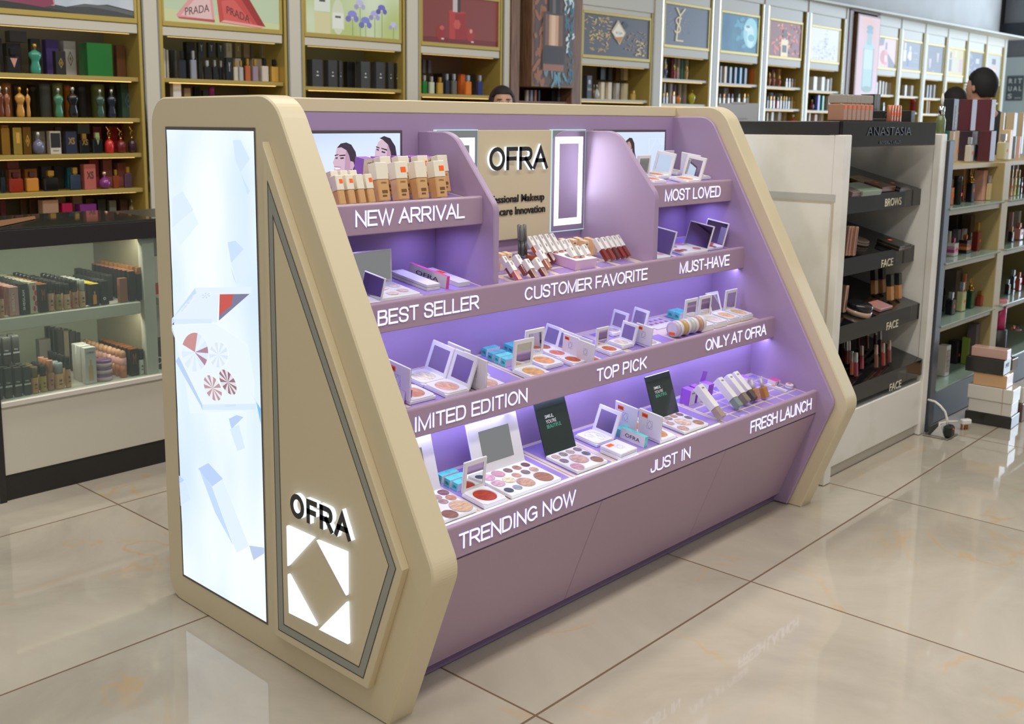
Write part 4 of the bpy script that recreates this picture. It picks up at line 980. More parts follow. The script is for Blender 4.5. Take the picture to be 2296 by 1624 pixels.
def compact(row, typ, x, y, w, th, col, lean, sticker, label):
    t = thing('powder_compact', label, 'makeup compact', on(row, x, y), YAW[typ], tilt_of(row))
    r = w * .385
    base = MB().box(-w / 2, w / 2, -w / 2, w / 2, 0, th * .8, 0, .0015)
    o_ = [(w / 2 * a, w / 2 * b) for a, b in ((-1, -1), (1, -1), (1, 1), (-1, 1))]
    n = 28
    ci = [(r * math.cos(2 * math.pi * k / n), r * math.sin(2 * math.pi * k / n)) for k in range(n)]
    sq = []
    for cx, cy in ci:
        k = (w / 2 - .0008) / max(abs(cx), abs(cy))
        sq.append((cx * k, cy * k))
    zt = th
    base.ring(sq, ci, zt, 'z')
    vs = [(a, b, zt) for a, b in ci] + [(a * .97, b * .97, zt - .0022) for a, b in ci]
    base.raw(vs, [(i, (i + 1) % n, n + (i + 1) % n, n + i) for i in range(n)])
    base.raw([(a, b, th * .7) for a, b in sq] + [(a, b, zt) for a, b in sq], [(i, (i + 1) % n, n + (i + 1) % n, n + i) for i in range(n)])
    obj('base', base, PW, t)
    obj('powder_pan', MB().disc((0, 0, zt - .0018), (r * .98, 0, 0), (0, r * .98, 0), 28), PP(col), t)
    lm = lid_matrix(w, th, lean)
    lt = .005
    b_ = w * .13
    L = MB().box(-w / 2, w / 2, 0, lt, 0, w, 0, .0012)
    o_ = [(-w / 2 + .001, .001), (w / 2 - .001, .001), (w / 2 - .001, w - .001), (-w / 2 + .001, w - .001)]
    L.ring(o_, inset(o_, b_), -.0008, 'y')
    L.move(lm)
    lid = obj('lid', L, PW, t)
    m_ = MB().poly([(-w / 2 + b_, -.0004, b_), (w / 2 - b_, -.0004, b_), (w / 2 - b_, -.0004, w - b_), (-w / 2 + b_, -.0004, w - b_)]).move(lm)
    obj('mirror', m_, MIRROR, lid)
    if typ == 'R':
        e = MB()
        q = w * .17
        dm = [(0, w / 2 - q), (q * .7, w / 2), (0, w / 2 + q), (-q * .7, w / 2)]
        e.ring(dm, inset(dm, .0012), lt + .0003, 'y')
        e.ring([(-q * .7, w / 2 - q), (q * .7, w / 2 - q), (q * .7, w / 2 + q), (-q * .7, w / 2 + q)], inset([(-q * .7, w / 2 - q), (q * .7, w / 2 - q), (q * .7, w / 2 + q), (-q * .7, w / 2 + q)], .0009), lt + .0003, 'y')
        obj('lid_emblem', e.move(lm), M((176, 170, 206), .4), lid)
    if sticker:
        s_ = MB().box(w * .10, w * .36, lt + .0002, lt + .0008, w * .72, w * .88)
        k0 = 0
        s_.text('5900', (w * .33, lt + .0009, w * .76), (-w * .20, 0, 0), (0, 0, w * .08), .0003, .01, 1)
        obj('price_sticker', s_.move(lm), [ORANGE, M((120, 40, 10))], lid)
    return t
for a in D['COMPACTS']: compact(*a)
def palette(row, typ, x, y, w, d, th, lh, kind, lean, pans, col, label):
    t = thing('makeup_palette', label, 'makeup palette', on(row, x, y), YAW[typ], tilt_of(row))
    if typ != 'F':
        w, d = d, w
    body = M(col, .25) if kind != 'green' else M((226, 228, 226), .2)
    b = MB().box(-w / 2, w / 2, -d / 2, d / 2, 0, th, 0, .0015)
    base = obj('base', b, body, t)
    ca, sa = math.cos(-YAW[typ]), math.sin(-YAW[typ])
    for px, py, rx, ry, c in pans:
        lx, ly = px * ca - py * sa, px * sa + py * ca
        if abs(lx) > w / 2 - .006 or abs(ly) > d / 2 - .006:
            lx = max(-w / 2 + rx, min(w / 2 - rx, lx)); ly = max(-d / 2 + ry, min(d / 2 - ry, ly))
        if typ != 'F': rx, ry = ry, rx
        p = MB().disc((lx, ly, th + .0004), (rx * 1.06, 0, 0), (0, ry * 1.06, 0), 24, 1).disc((lx, ly, th + .0007), (rx, 0, 0), (0, ry, 0), 24, 0)
        obj('colour_pan', p, [PP(c), M((170, 168, 170), .3)], base)
    lm = lid_matrix(d, th, lean)
    lt = .005
    lw = w
    if kind == 'green':
        gm = M((38, 50, 48), .16, coat=.6)
        L = MB().box(-lw / 2, lw / 2, 0, lt, 0, lh, 0, .0012)
        L.box(-lw / 2, lw / 2, -.0008, 0, lh * .86, lh * .866, 1)
        lid = obj('lid', L.move(lm), [gm, M((30, 40, 38), .2)], t)
        u = lw * .45
        for s_, h0, c in (('SMILE,', .66, (244, 246, 246)), ("YOU'RE", .57, (228, 232, 230)), ('BEAUTIFUL', .48, (96, 190, 160))):
            k = {'SMILE,': .27, "YOU'RE": .33, 'BEAUTIFUL': .46}[s_]
            obj('lid_slogan', MB().text(s_, (-lw * .27, -.0003, lh * h0), (lw * k, 0, 0), (0, 0, lh * .07), .0003, .012 if s_[0] == 'S' else 0).move(lm), M(c, .4), lid)
    else:
        L = MB().box(-lw / 2, lw / 2, 0, lt, 0, lh, 0, .0012)
        lid = obj('lid', L.move(lm), PW, t)
        bx, bz = (lw * .2, lh * .19) if w > .17 and typ == 'F' else (lw * .04, lh * .05)
        obj('mirror', MB().poly([(-lw / 2 + bx, -.0005, bz), (lw / 2 - bx, -.0005, bz), (lw / 2 - bx, -.0005, lh - bz), (-lw / 2 + bx, -.0005, lh - bz)]).move(lm), MIRROR, lid)
    return t
for a in D['PALETTES']: palette(*a)
def carton(row, x0, y0, dz, dx, dy, h, side, top, xf, yf, txt, label):
    t = thing('makeup_box', label, 'makeup box', on(row, x0 + dx / 2, y0 + dy / 2, dz), 0, tilt_of(row))
    mats = [M(side, .4), M(top, .4), M(xf, .4), M(yf, .4), DARK]
    mb = MB()
    a, b = dx / 2, dy / 2
    V = [(-a, -b, 0), (a, -b, 0), (a, b, 0), (-a, b, 0), (-a, -b, h), (a, -b, h), (a, b, h), (-a, b, h)]
    mb.raw(V, [(3, 2, 1, 0), (1, 2, 6, 5), (2, 3, 7, 6)], 0)
    mb.raw(V, [(4, 5, 6, 7)], 1); mb.raw(V, [(3, 0, 4, 7)], 2); mb.raw(V, [(0, 1, 5, 4)], 3)
    obj('carton', mb, mats, t)
    if txt == 'x':
        obj('print', MB().text('OFRA', (-a - .0003, b * .6, h * .3), (0, -dy * .6, 0), (0, 0, h * .35), .0002), DARK, t)
    elif txt == 'y':
        if h > dx * 1.2: obj('print', MB().text('OFRA', (-a * .62, -b - .0003, h * .74), (dx * .6, 0, 0), (0, 0, h * .11), .0002), DARK, t)
        else: obj('print', MB().text('OFRA', (-dx * .12, -b - .0003, h * .86), (0, 0, -h * .7), (dx * .32, 0, 0), .0002), DARK, t)
    if top == [92, 206, 200] or list(top) == [92, 206, 200] or 'purple' in label:
        o_ = [(-.005, -.006), (.005, -.006), (.005, .006), (-.005, .006)]
        obj('emblem', MB().ring(o_, inset(o_, .0011), h + .0003, 'z'), M([max(0, v - 46) for v in top], .4), t)
    if 'gift set' in label:
        obj('window', MB().disc((-.004, -.02, h + .0004), (.034, 0, 0), (0, .03, 0), 24), M((150, 150, 156), .12, .6), t)
        o_ = [(-a + .004, -b + .004), (a - .004, -b + .004), (a - .004, b - .004), (-a + .004, b - .004)]
        obj('emblem', MB().ring([(-.008, .034), (.008, .034), (.008, .05), (-.008, .05)], inset([(-.008, .034), (.008, .034), (.008, .05), (-.008, .05)], .001), h + .0004, 'z'), M((190, 186, 196)), t)
    if 'orange price' in label or 'slim white case beside' in label:
        obj('price_sticker', MB().box(-a * .8, a * .8, b * .2, b * .55, h, h + .0006), ORANGE, t)
    if 'flap' in label:
        obj('flap', MB().box(-a, a, b - .001, b, h, h + .034, 0).move(Matrix.Translation((0, b, h)) @ Matrix.Rotation(.25, 4, 'Y') @ Matrix.Translation((0, -b, -h))), M((176, 120, 226), .5), t)
    return t
for a in D['CARTONS']: carton(*a)
for i, z in enumerate((0, .0112)):
    t = thing('powder_compact', ['closed white compact at the bottom of the stack of two', 'closed white compact with orange sticker on top of the stack'][i], 'makeup compact', on(4, *D['CLOSED'], z), .04, tilt_of(4))
    obj('case', MB().box(-.04, .04, -.036, .036, 0, .0108, 0, .0018), PW, t)
    if i:
        obj('price_sticker', MB().box(-.03, -.004, .012, .026, .0108, .0113), ORANGE, t)
        o_ = [(-.012, -.014), (.012, -.014), (.012, .008), (-.012, .008)]
        obj('lid_emblem', MB().ring(o_, inset(o_, .001), .0111, 'z').ring([(0, -.014), (.012, -.003), (0, .008), (-.012, -.003)], inset([(0, -.014), (.012, -.003), (0, .008), (-.012, -.003)], .001), .0111, 'z'), M((186, 184, 206)), t)
CAPW = M((236, 233, 232), .35)
CLEARP = glassy('clear_bottle_glass', (226, 226, 226), .55)
def tube(row, kind, x, y, L, w, lean, col, label):
    t = thing({'gloss': 'lip_gloss', 'serum': 'cosmetic_tube', 'dropper': 'dropper_bottle'}[kind], label, 'lip gloss' if kind == 'gloss' else 'cosmetic bottle', on(row, x, y, .003))
    R = Matrix.Rotation(-math.radians(lean), 4, 'X')
    h = w / 2
    t.location.z += h * math.sin(math.radians(lean))
    def pb(name, mb, m): return obj(name, mb.move(R), m, t)
    c = .52 if kind == 'gloss' else .70 if kind == 'serum' else .5
    zc = L * (1 - c)
    if kind == 'gloss':
        pb('body', MB().box(-h * .9, h * .9, -h * .9, h * .9, 0, zc, 0, .0012), M(col, .12, coat=.5))
        pb('cap', MB().box(-h, h, -h, h, zc, L, 0, .0008), CAPW)
        pb('print', MB().text('OFRA', (-h * .25, -h - .0002, L - .004), (0, 0, -.012), (h * .7, 0, 0), .0002), DARK)
    elif kind == 'serum':
        pb('body', MB().box(-h * .9, h * .9, -h * .9, h * .9, 0, zc, 0, .002), M(col, .1, coat=.5))
        pb('cap', MB().box(-h, h, -h, h, zc, L, 0, .001), CAPW)
        pb('print', MB().text('OFRA', (-h * .5, -h - .0002, L * .86), (h, 0, 0), (0, 0, .006), .0002), DARK)
    else:
        pb('body', MB().box(-h, h, -h, h, 0, zc, 0, .003), M(col, .1, coat=.5))
        pb('pump', MB().lathe([(h * .5, 0), (h * .5, L * .24), (h * .3, L * .26), (h * .3, L * .4), (0, L * .4)], 12, (0, 0, zc)), M((226, 220, 214), .15, .3))
        pb('cap', MB().lathe([(h * .86, 0), (h * .86, L * .48), (0, L * .5)], 14, (0, 0, zc)), glassy('clear_cap', (230, 228, 232), .78))
for a in D['TUBES']: tube(*a)
for kind, x, y, h, w, st, label in D['NEWARR']:
    z = rz(1, y) + .0012
    if kind == 'npbox':
        t = thing('makeup_box', label, 'makeup box', (x, y, z), 0, tilt_of(1))
        mb = MB()
        a = w / 2
        V = [(-a, -a, 0), (a, -a, 0), (a, a, 0), (-a, a, 0), (-a, -a, h), (a, -a, h), (a, a, h), (-a, a, h)]
        mb.raw(V, [(3, 2, 1, 0), (1, 2, 6, 5), (2, 3, 7, 6), (0, 1, 5, 4)], 0).raw(V, [(4, 5, 6, 7), (3, 0, 4, 7)], 1)
        obj('carton', mb, [M((224, 208, 190)), M((150, 90, 190))], t)
        obj('print', MB().text('OFRA', (-a * .3, -a - .0003, h * .84), (a * 1.1, 0, 0), (0, 0, .006), .0002), DARK, t)
        continue
    t = thing('concealer_tube' if kind == 'mini' else 'foundation_bottle', label, 'cosmetic bottle', (x, y, z), 0, tilt_of(1))
    R = Matrix.Rotation(-math.radians(24 if kind == 'mini' else 20), 4, 'X')
    a = w / 2
    d = a if kind == 'mini' else a * .75
    t.location.z += d * .36
    c = .5 if kind == 'mini' else .56
    obj('body', MB().box(-a * .97, a * .97, -d * .97, d * .97, 0, h * c, 0, .0025).move(R), M((214, 168, 116), .1, coat=.5), t)
    obj('cap', MB().box(-a, a, -d, d, h * c, h, 0, .001).move(R), M((238, 230, 214), .35), t)
    if kind == 'foundation':
        obj('print', MB().text('OFRA', (-a * .4, -d - .0002, h * c * .8), (a * .9, 0, 0), (0, 0, .0045), .0002).box(-a * .4, a * .5, -d - .0003, -d, h * c * .36, h * c * .5).box(-a * .4, a * .3, -d - .0003, -d, h * c * .2, h * c * .28).move(R), M((120, 84, 50)), t)
    if st:
        obj('price_sticker', MB().box(-a * .1, a * .8, -d - .0006, -d, h * .72, h * .86).move(R), ORANGE, t)
# loose powder jars lying in a row on their sides
J0, J1 = D['JARS']
for i, c in enumerate([(206, 190, 206), (206, 170, 96), (206, 206, 196), (204, 160, 130)]):
    f = i / 3
    x = J0[0] + (J1[0] - J0[0]) * f
    y = -.737
    t = thing('powder_jar', ['nearest powder jar on its side with orange sticker, lilac shimmer', 'second powder jar on its side, golden shimmer', 'third powder jar on its side, silver shimmer', 'last powder jar on its side, copper shimmer'][i], 'powder jar', (x, y, rz(3, y) + .028))
    R = Matrix.Rotation(math.pi / 2, 4, 'Y')
    obj('jar', MB().lathe([(.0, -.012), (.024, -.012), (.0255, -.010), (.0255, .003), (.0, .003)], 22).move(R), M(c, .2, coat=.5), t)
    obj('lid', MB().lathe([(.0, .003), (.0265, .003), (.0265, .016), (.024, .019), (0, .019)], 22).move(R), M((228, 224, 230), .3), t)
    if i == 0:
        obj('label_print', MB().disc((-.0125, 0, .001), (0, .018, 0), (0, 0, .018)), M((222, 220, 222)), t)
        obj('price_sticker', MB().box(-.0135, -.0126, -.010, .012, -.018, -.009), ORANGE, t)
for i, (p, q) in enumerate(D['PENS']):
    p, q = Vector(p), Vector(q)
    d = (q - p).normalized()
    t = thing('marker_pen', ['nearest', 'middle', 'rear'][i] + ' dark grey marker pen leaning by the pale orange boxes', 'pen', tuple(p))
    obj('barrel', MB().tube([d * .004, d * .05], .0058, 10), M((70, 74, 74), .3), t)
    obj('cap', MB().tube([d * .05, d * .098, d * .1], [.0062, .0062, .004], 10), M((112, 114, 110), .3), t)
p, q = Vector(D['LYING'][0]), Vector(D['LYING'][1])
t = thing('lip_gloss', 'terracotta lip tube lying flat behind the scattered nude tubes', 'lip gloss', (p.x, p.y, p.z), 0, tilt_of(2))
obj('body', MB().box(-.008, .008, -.07, -.024, -.003, .008, 0, .001), M((176, 84, 56), .12, coat=.5), t)
obj('cap', MB().box(-.0085, .0085, -.024, .012, -.004, .009, 0, .001), M((214, 206, 204), .3), t)
x, y, z = D['JAR4']
t = thing('powder_jar', 'small white round jar with orange sticker on the fresh launch shelf', 'powder jar', on(4, x, y), 0, tilt_of(4))
obj('jar', MB().lathe([(.013, 0), (.0135, .001), (.0135, .007), (.0128, .007), (.0138, .007), (.0138, .0135), (.012, .0145), (0, .0145)], 22), PW, t)
obj('price_sticker', MB().box(-.006, .006, -.003, .006, .0146, .015), ORANGE, t)
tag(obj('lip_swatch_card', MB().raw([(1.43, -.66, rz(3, -.66) + .0022), (1.56, -.66, rz(3, -.66) + .0022), (1.56, -.575, rz(3, -.575) + .0022), (1.43, -.575, rz(3, -.575) + .0022), (1.43, -.66, rz(3, -.66) + .0012), (1.56, -.66, rz(3, -.66) + .0012), (1.56, -.575, rz(3, -.575) + .0012), (1.43, -.575, rz(3, -.575) + .0012)], [(0, 1, 2, 3), (4, 7, 6, 5), (0, 4, 5, 1), (1, 5, 6, 2), (2, 6, 7, 3), (3, 7, 4, 0)]).raw(*[[(1.445 + i * .029 + a * .02, -.60 - j * .024 + b * .012, rz(3, -.60 - j * .024 + b * .012) + .0026) for i in range(4) for j in range(2) for a, b in ((0, 0), (1, 0), (.8, 1), (.2, 1))], [tuple(range(4 * k, 4 * k + 4)) for k in range(8)]], mi=1), [M((214, 212, 222), .3), M((186, 96, 110))]), 'flat printed card with lip colour swatches in front of the turquoise boxes', 'card')
SH = ['perfume stock on the top shelf of the first bay', 'perfume stock on the second shelf of the first bay', 'perfume stock on the third shelf of the first bay', 'perfume stock on the fourth shelf of the first bay', 'perfume stock on the lit lowest shelf of the first bay', 'perfume stock on the top shelf of the second bay', 'perfume stock on the second shelf of the second bay', 'perfume stock on the top shelf of the third bay', 'perfume stock on the top shelf of the fourth bay', 'perfume stock on the wood niche', 'perfume stock on the shelf of the fifth bay', 'perfume stock on the upper shelf of the sixth bay', 'perfume stock on the lower shelf of the sixth bay', 'perfume stock on the upper shelf of the seventh bay', 'perfume stock on the lower shelf of the seventh bay', 'perfume stock on the upper shelf of the eighth bay', 'perfume stock on the middle shelf of the eighth bay', 'perfume stock on the low shelf of the eighth bay', 'perfume stock on the upper shelf of the ninth bay', 'perfume stock on the middle shelf of the ninth bay', 'perfume stock on the low shelf of the ninth bay', 'perfume stock on the upper shelf of the tenth bay', 'perfume stock on the lower shelf of the tenth bay', 'perfume stock on the upper shelf of the eleventh bay', 'perfume stock on the lower shelf of the eleventh bay', 'perfume stock on the upper shelf of the twelfth bay', 'perfume stock on the lower shelf of the twelfth bay', 'perfume stock on the shelf of the thirteenth bay', 'perfume stock on the upper glass shelf of the perfume stand', 'perfume stock on the gold plinth of the perfume stand', 'perfume stock on the top of the perfume stand', 'perfume stock on the middle glass shelf of the perfume stand', 'perfume stock on the lower glass shelf of the perfume stand', 'perfume stock on the bottom glass shelf of the perfume stand', 'perfume stock on the far perfume stand top shelf', 'perfume stock on the far perfume stand middle shelf', 'perfume stock on the far perfume stand lower shelf', 'perfume stock on the far perfume stand base shelf', 'perfume stock on the far end of the perfume stand', 'perfume stock on the ledge behind the clear bottle', 'boxes stacked on the perfume stand']
BG = [
["rect",0.705,2.571,1.56,0.063,0.032,0.118,[26,26,28],[26,26,28],"tri","black bottle with pink triangle@",0],
["box",0.705,2.702,1.56,0.012,0.004,0.172,[45,45,46],[26,26,28],"","dark grey box@",0],
["box",0.767,2.725,1.56,0.07,0.051,0.151,[40,40,42],[26,26,28],"","wide black box@",0],
["box",0.794,2.73,1.718,0.084,0.06,0.054,[84,82,84],[26,26,28],"","cellophane wrapped grey box@",0],
["torso",0.808,2.555,1.56,0.065,0.065,0.143,[60,150,125],[206,160,70],"","clear teal torso bottle@",0],
["box",0.877,2.717,1.56,0.048,0.035,0.179,[58,58,56],[26,26,28],"","charcoal box@",0],
["box",0.937,2.574,1.56,0.051,0.037,0.116,[46,44,44],[170,140,60],"dia","black box with gold diamond@",0],
["box",0.962,2.723,1.56,0.065,0.047,0.18,[84,60,140],[190,160,80],"","purple box@",0],
["box",1.054,2.722,1.56,0.062,0.045,0.177,[214,210,206],[130,120,80],"dia","white box with diamond emblem@",0],
["box",1.142,2.603,1.56,0.134,0.096,0.165,[36,118,50],[40,120,50],"","large green box@",0],
["box",1.295,2.645,1.56,0.049,0.035,0.166,[110,70,46],[26,26,28],"","brown box@",0],
["torso",0.631,2.555,1.352,0.028,0.028,0.145,[110,50,30],[200,205,212],"","red brown torso bottle@",1],
["torso",0.66,2.555,1.352,0.03,0.03,0.141,[150,90,60],[200,205,212],"","dark torso bottle with white flower@",1],
["cyl",0.718,2.7,1.352,0.045,0.045,0.165,[196,130,80],[26,26,28],"","copper gift tube@",1],
["torso",0.722,2.555,1.352,0.049,0.049,0.143,[200,145,60],[206,160,70],"str","gold torso bottle@",1],
["torso",0.761,2.555,1.352,0.024,0.024,0.139,[196,140,60],[206,160,70],"","narrow gold torso bottle@",1],
["cyl",0.769,2.7,1.352,0.038,0.038,0.161,[70,66,66],[26,26,28],"","first dark gift tube from left@",1],
["cyl",0.846,2.7,1.352,0.042,0.042,0.16,[46,40,36],[26,26,28],"","second dark gift tube from left@",1],
["cyl",0.909,2.7,1.352,0.057,0.057,0.167,[120,130,142],[26,26,28],"","silver gift tube@",1],
["torso",0.913,2.555,1.352,0.05,0.05,0.143,[70,130,100],[200,205,212],"","green torso bottle with flowers@",1],
["cyl",0.975,2.7,1.352,0.053,0.053,0.172,[150,165,115],[26,26,28],"","sage green gift tube@",1],
["torso",0.987,2.555,1.352,0.06,0.06,0.15,[26,26,28],[200,205,212],"","glossy black torso bottle@",1],
["cyl",1.026,2.7,1.352,0.035,0.035,0.165,[196,120,50],[26,26,28],"","orange gift tube@",1],
["cyl",1.103,2.7,1.352,0.047,0.047,0.167,[66,70,84],[26,26,28],"","navy gift tube@",1],
["torso",1.131,2.555,1.352,0.05,0.05,0.142,[60,90,76],[200,205,212],"str","striped green torso bottle@",1],
["cyl",1.192,2.7,1.352,0.07,0.07,0.172,[140,155,100],[26,26,28],"","olive gift tube@",1],
["torso",1.194,2.555,1.352,0.05,0.05,0.144,[36,42,60],[200,205,212],"","navy torso bottle@",1],
["cyl",1.272,2.7,1.352,0.037,0.037,0.174,[70,90,80],[26,26,28],"","floral printed tube@",1],
["box",1.324,2.653,1.352,0.07,0.05,0.18,[64,90,80],[90,130,160],"dia","floral blue and green box@",1],
["ingot",0.644,2.562,1.172,0.039,0.014,0.129,[190,145,60],[206,160,70],"","first gold ingot bottle from left@",2],
["ingot",0.701,2.562,1.172,0.042,0.015,0.131,[206,180,80],[206,160,70],"1","second gold ingot bottle from left@",2],
["box",0.701,2.712,1.172,0.034,0.025,0.142,[226,160,60],[26,26,28],"","orange box@",2],
["ingot",0.748,2.562,1.172,0.039,0.014,0.133,[140,105,44],[206,160,70],"dia","third gold ingot bottle from left@",2],
["round",0.799,2.555,1.172,0.056,0.056,0.109,[110,112,140],[200,205,212],"","silver topped violet bottle@",2],
["box",0.874,2.718,1.172,0.05,0.036,0.111,[210,208,202],[26,26,28],"","plain white box@",2],
["box",0.887,2.575,1.172,0.055,0.04,0.113,[206,200,188],[44,44,44],"rabanne","white box with black square@",2],
["box",0.969,2.575,1.172,0.056,0.04,0.112,[44,50,74],[160,130,70],"XS","navy lettered box@",2],
["box",0.97,2.711,1.172,0.032,0.023,0.133,[90,54,40],[26,26,28],"","small brown box@",2],
["rect",1.039,2.568,1.172,0.051,0.026,0.1,[34,36,40],[140,110,50],"XS","black lettered bottle@",2],
["box",1.106,2.723,1.269,0.065,0.047,0.058,[112,124,124],[26,26,28],"","clear wrapped grey box@",2],
["rect",1.109,2.568,1.172,0.052,0.026,0.105,[34,40,42],[150,170,120],"V","black bottle with letter@",2],
["legs",1.17,2.555,1.172,0.047,0.047,0.135,[200,40,40],[220,180,120],"","bright red bottle with gold legs@",2],
["box",1.18,2.716,1.172,0.044,0.032,0.135,[150,36,44],[26,26,28],"","first red box from left@",2],
["legs",1.234,2.555,1.172,0.054,0.054,0.129,[110,30,34],[220,190,140],"","wine red bottle with gold legs@",2],
["box",1.27,2.718,1.172,0.05,0.036,0.136,[170,34,40],[26,26,28],"","second red box from left@",2],
["legs",1.297,2.555,1.172,0.043,0.043,0.136,[60,36,50],[220,190,140],"","plum bottle with gold legs@",2],
["box",1.343,2.717,1.172,0.047,0.034,0.15,[150,30,36],[26,26,28],"","third red box from left@",2],
["rect",0.618,2.56,0.99,0.021,0.011,0.112,[36,48,56],[26,26,28],"","dark blue bottle@",3],
["rect",0.682,2.572,0.99,0.067,0.033,0.098,[150,50,34],[80,40,34],"","red square bottle@",3],
["box",0.73,2.721,1.098,0.057,0.041,0.041,[150,86,86],[26,26,28],"","dusky pink box@",3],
["box",0.736,2.721,0.99,0.058,0.042,0.106,[190,128,96],[26,26,28],"","peach box@",3],
["rect",0.762,2.57,0.99,0.06,0.03,0.098,[206,140,60],[80,50,50],"","orange square bottle@",3],
["box",0.817,2.722,0.99,0.061,0.044,0.106,[206,140,60],[26,26,28],"","amber box@",3],
["rect",0.857,2.573,0.99,0.072,0.036,0.101,[26,26,28],[206,160,70],"","black square bottle@",3],
["box",0.896,2.718,0.99,0.05,0.036,0.117,[62,66,70],[26,26,28],"","first black box from left@",3],
["box",0.962,2.717,0.99,0.046,0.033,0.117,[54,58,50],[26,26,28],"","second black box from left@",3],
["rect",0.981,2.568,0.99,0.054,0.027,0.113,[50,66,84],[206,160,70],"","dark blue medallion bottle@",3],
["box",1.034,2.72,0.99,0.055,0.04,0.108,[60,160,190],[26,26,28],"","cyan box@",3],
["box",1.058,2.577,0.99,0.062,0.045,0.127,[184,104,98],[90,60,50],"XS","pink lettered box@",3],
["round",1.134,2.555,0.99,0.062,0.062,0.087,[130,50,130],[226,190,180],"","purple round bottle@",3],
["box",1.153,2.717,0.99,0.048,0.035,0.146,[170,56,72],[26,26,28],"","crimson box@",3],
["rect",1.2,2.563,0.99,0.032,0.016,0.096,[140,70,40],[206,160,70],"","small amber bottle@",3],
["box",1.228,2.718,0.99,0.05,0.036,0.145,[190,120,118],[26,26,28],"","first pink box from left@",3],
["rect",1.269,2.565,0.99,0.041,0.021,0.109,[90,66,84],[206,160,70],"","plum bottle with gold crown@",3],
["box",1.322,2.726,0.99,0.072,0.052,0.125,[206,130,124],[26,26,28],"","second pink box from left@",3],
["box",0.675,2.729,0.835,0.025,0.018,0.111,[120,50,80],[26,26,28],"","maroon box@",4],
["box",0.78,2.731,0.835,0.032,0.023,0.109,[90,70,54],[26,26,28],"","first brown box from left@",4],
["box",0.828,2.733,0.835,0.037,0.026,0.106,[96,74,58],[26,26,28],"","second brown box from left@",4],
["box",0.855,2.609,0.835,0.08,0.057,0.108,[190,160,140],[220,190,160],"","wide pale pink box@",4],
["box",0.941,2.599,0.835,0.053,0.038,0.088,[190,40,96],[26,26,28],"","magenta box@",4],
["box",0.971,2.738,0.835,0.051,0.037,0.12,[150,130,122],[26,26,28],"","taupe box@",4],
["box",1.052,2.612,0.835,0.088,0.063,0.078,[140,64,160],[26,26,28],"","violet box@",4],
["box",1.062,2.738,0.835,0.051,0.036,0.118,[190,170,160],[26,26,28],"","beige box@",4],
["box",1.131,2.736,0.835,0.043,0.031,0.094,[140,120,110],[26,26,28],"","grey brown box@",4],
["box",1.16,2.666,0.835,0.045,0.033,0.095,[50,56,54],[26,26,28],"","dark green box@",4],
["box",1.222,2.664,0.835,0.039,0.028,0.085,[130,134,130],[26,26,28],"","silver box@",4],
["box",1.286,2.665,0.835,0.043,0.031,0.089,[84,56,50],[26,26,28],"","chocolate box@",4],
["round",1.33,2.65,0.835,0.035,0.035,0.086,[160,150,110],[200,205,212],"","silver capped jar@",4],
["box",1.548,2.632,1.563,0.012,0.008,0.16,[220,216,206],[26,26,28],"","first slim white box from left@",5],
["box",1.565,2.632,1.563,0.012,0.009,0.154,[206,202,192],[26,26,28],"","second slim white box from left@",5],
["box",1.591,2.634,1.563,0.019,0.013,0.153,[34,34,36],[26,26,28],"","slim black box@",5],
["rect",1.614,2.565,1.563,0.041,0.02,0.148,[38,42,50],[26,26,28],"","tall black bottle@",5],
["box",1.614,2.632,1.563,0.014,0.01,0.154,[84,82,76],[26,26,28],"","slim grey box@",5],
["rect",1.681,2.563,1.563,0.034,0.017,0.152,[150,152,168],[190,190,200],"","silver patterned bottle@",5],
["box",1.754,2.72,1.563,0.055,0.04,0.21,[32,32,34],[26,26,28],"","large black box@",5],
["box",1.766,2.635,1.563,0.022,0.016,0.154,[46,48,48],[26,26,28],"","narrow black box@",5],
["rect",1.767,2.564,1.563,0.038,0.019,0.104,[26,28,32],[200,205,212],"","first black bottle with silver tip from left@",5],
["box",1.82,2.713,1.69,0.035,0.025,0.086,[66,74,84],[220,220,220],"Y","first upper dark box with letter from left@",5],
["rect",1.86,2.635,1.563,0.032,0.016,0.113,[30,34,38],[200,205,212],"","second black bottle with silver tip from left@",5],
["box",1.885,2.714,1.693,0.038,0.027,0.085,[60,68,78],[220,220,220],"Y","second upper dark box with letter from left@",5],
["rect",1.9,2.634,1.563,0.027,0.013,0.111,[30,34,40],[200,205,212],"","third black bottle with silver tip from left@",5],
["box",1.945,2.713,1.695,0.036,0.026,0.083,[60,68,78],[220,220,220],"Y","third upper dark box with letter from left@",5],
["rect",1.949,2.561,1.563,0.025,0.012,0.112,[206,200,180],[206,160,70],"","first clear bottle with gold cap from left@",5],
["box",1.952,2.64,1.563,0.036,0.026,0.128,[60,68,78],[220,220,220],"Y","lower dark box with letter@",5],
["rect",1.984,2.561,1.563,0.026,0.013,0.113,[180,184,190],[206,160,70],"","second clear bottle with gold cap from left@",5],
["box",2.001,2.713,1.698,0.037,0.027,0.082,[206,200,190],[210,170,90],"X","cream box with gold band@",5],
["rect",2.029,2.563,1.563,0.033,0.016,0.126,[190,100,60],[206,160,70],"","amber bottle with gold cap@",5],
["box",2.059,2.713,1.563,0.037,0.027,0.134,[214,210,206],[26,26,28],"","first white box from left@",5],
["box",2.062,2.713,1.701,0.037,0.027,0.082,[150,132,96],[226,190,120],"X","tan box with gold band@",5],
["rect",2.08,2.564,1.563,0.036,0.018,0.125,[160,140,160],[206,160,70],"","lilac bottle with gold cap@",5],
["box",2.121,2.714,1.702,0.038,0.027,0.081,[160,136,108],[26,26,28],"","first tan box from left@",5],
["rect",2.147,2.566,1.563,0.044,0.022,0.131,[220,210,200],[26,26,28],"","white bottle with black cap@",5],
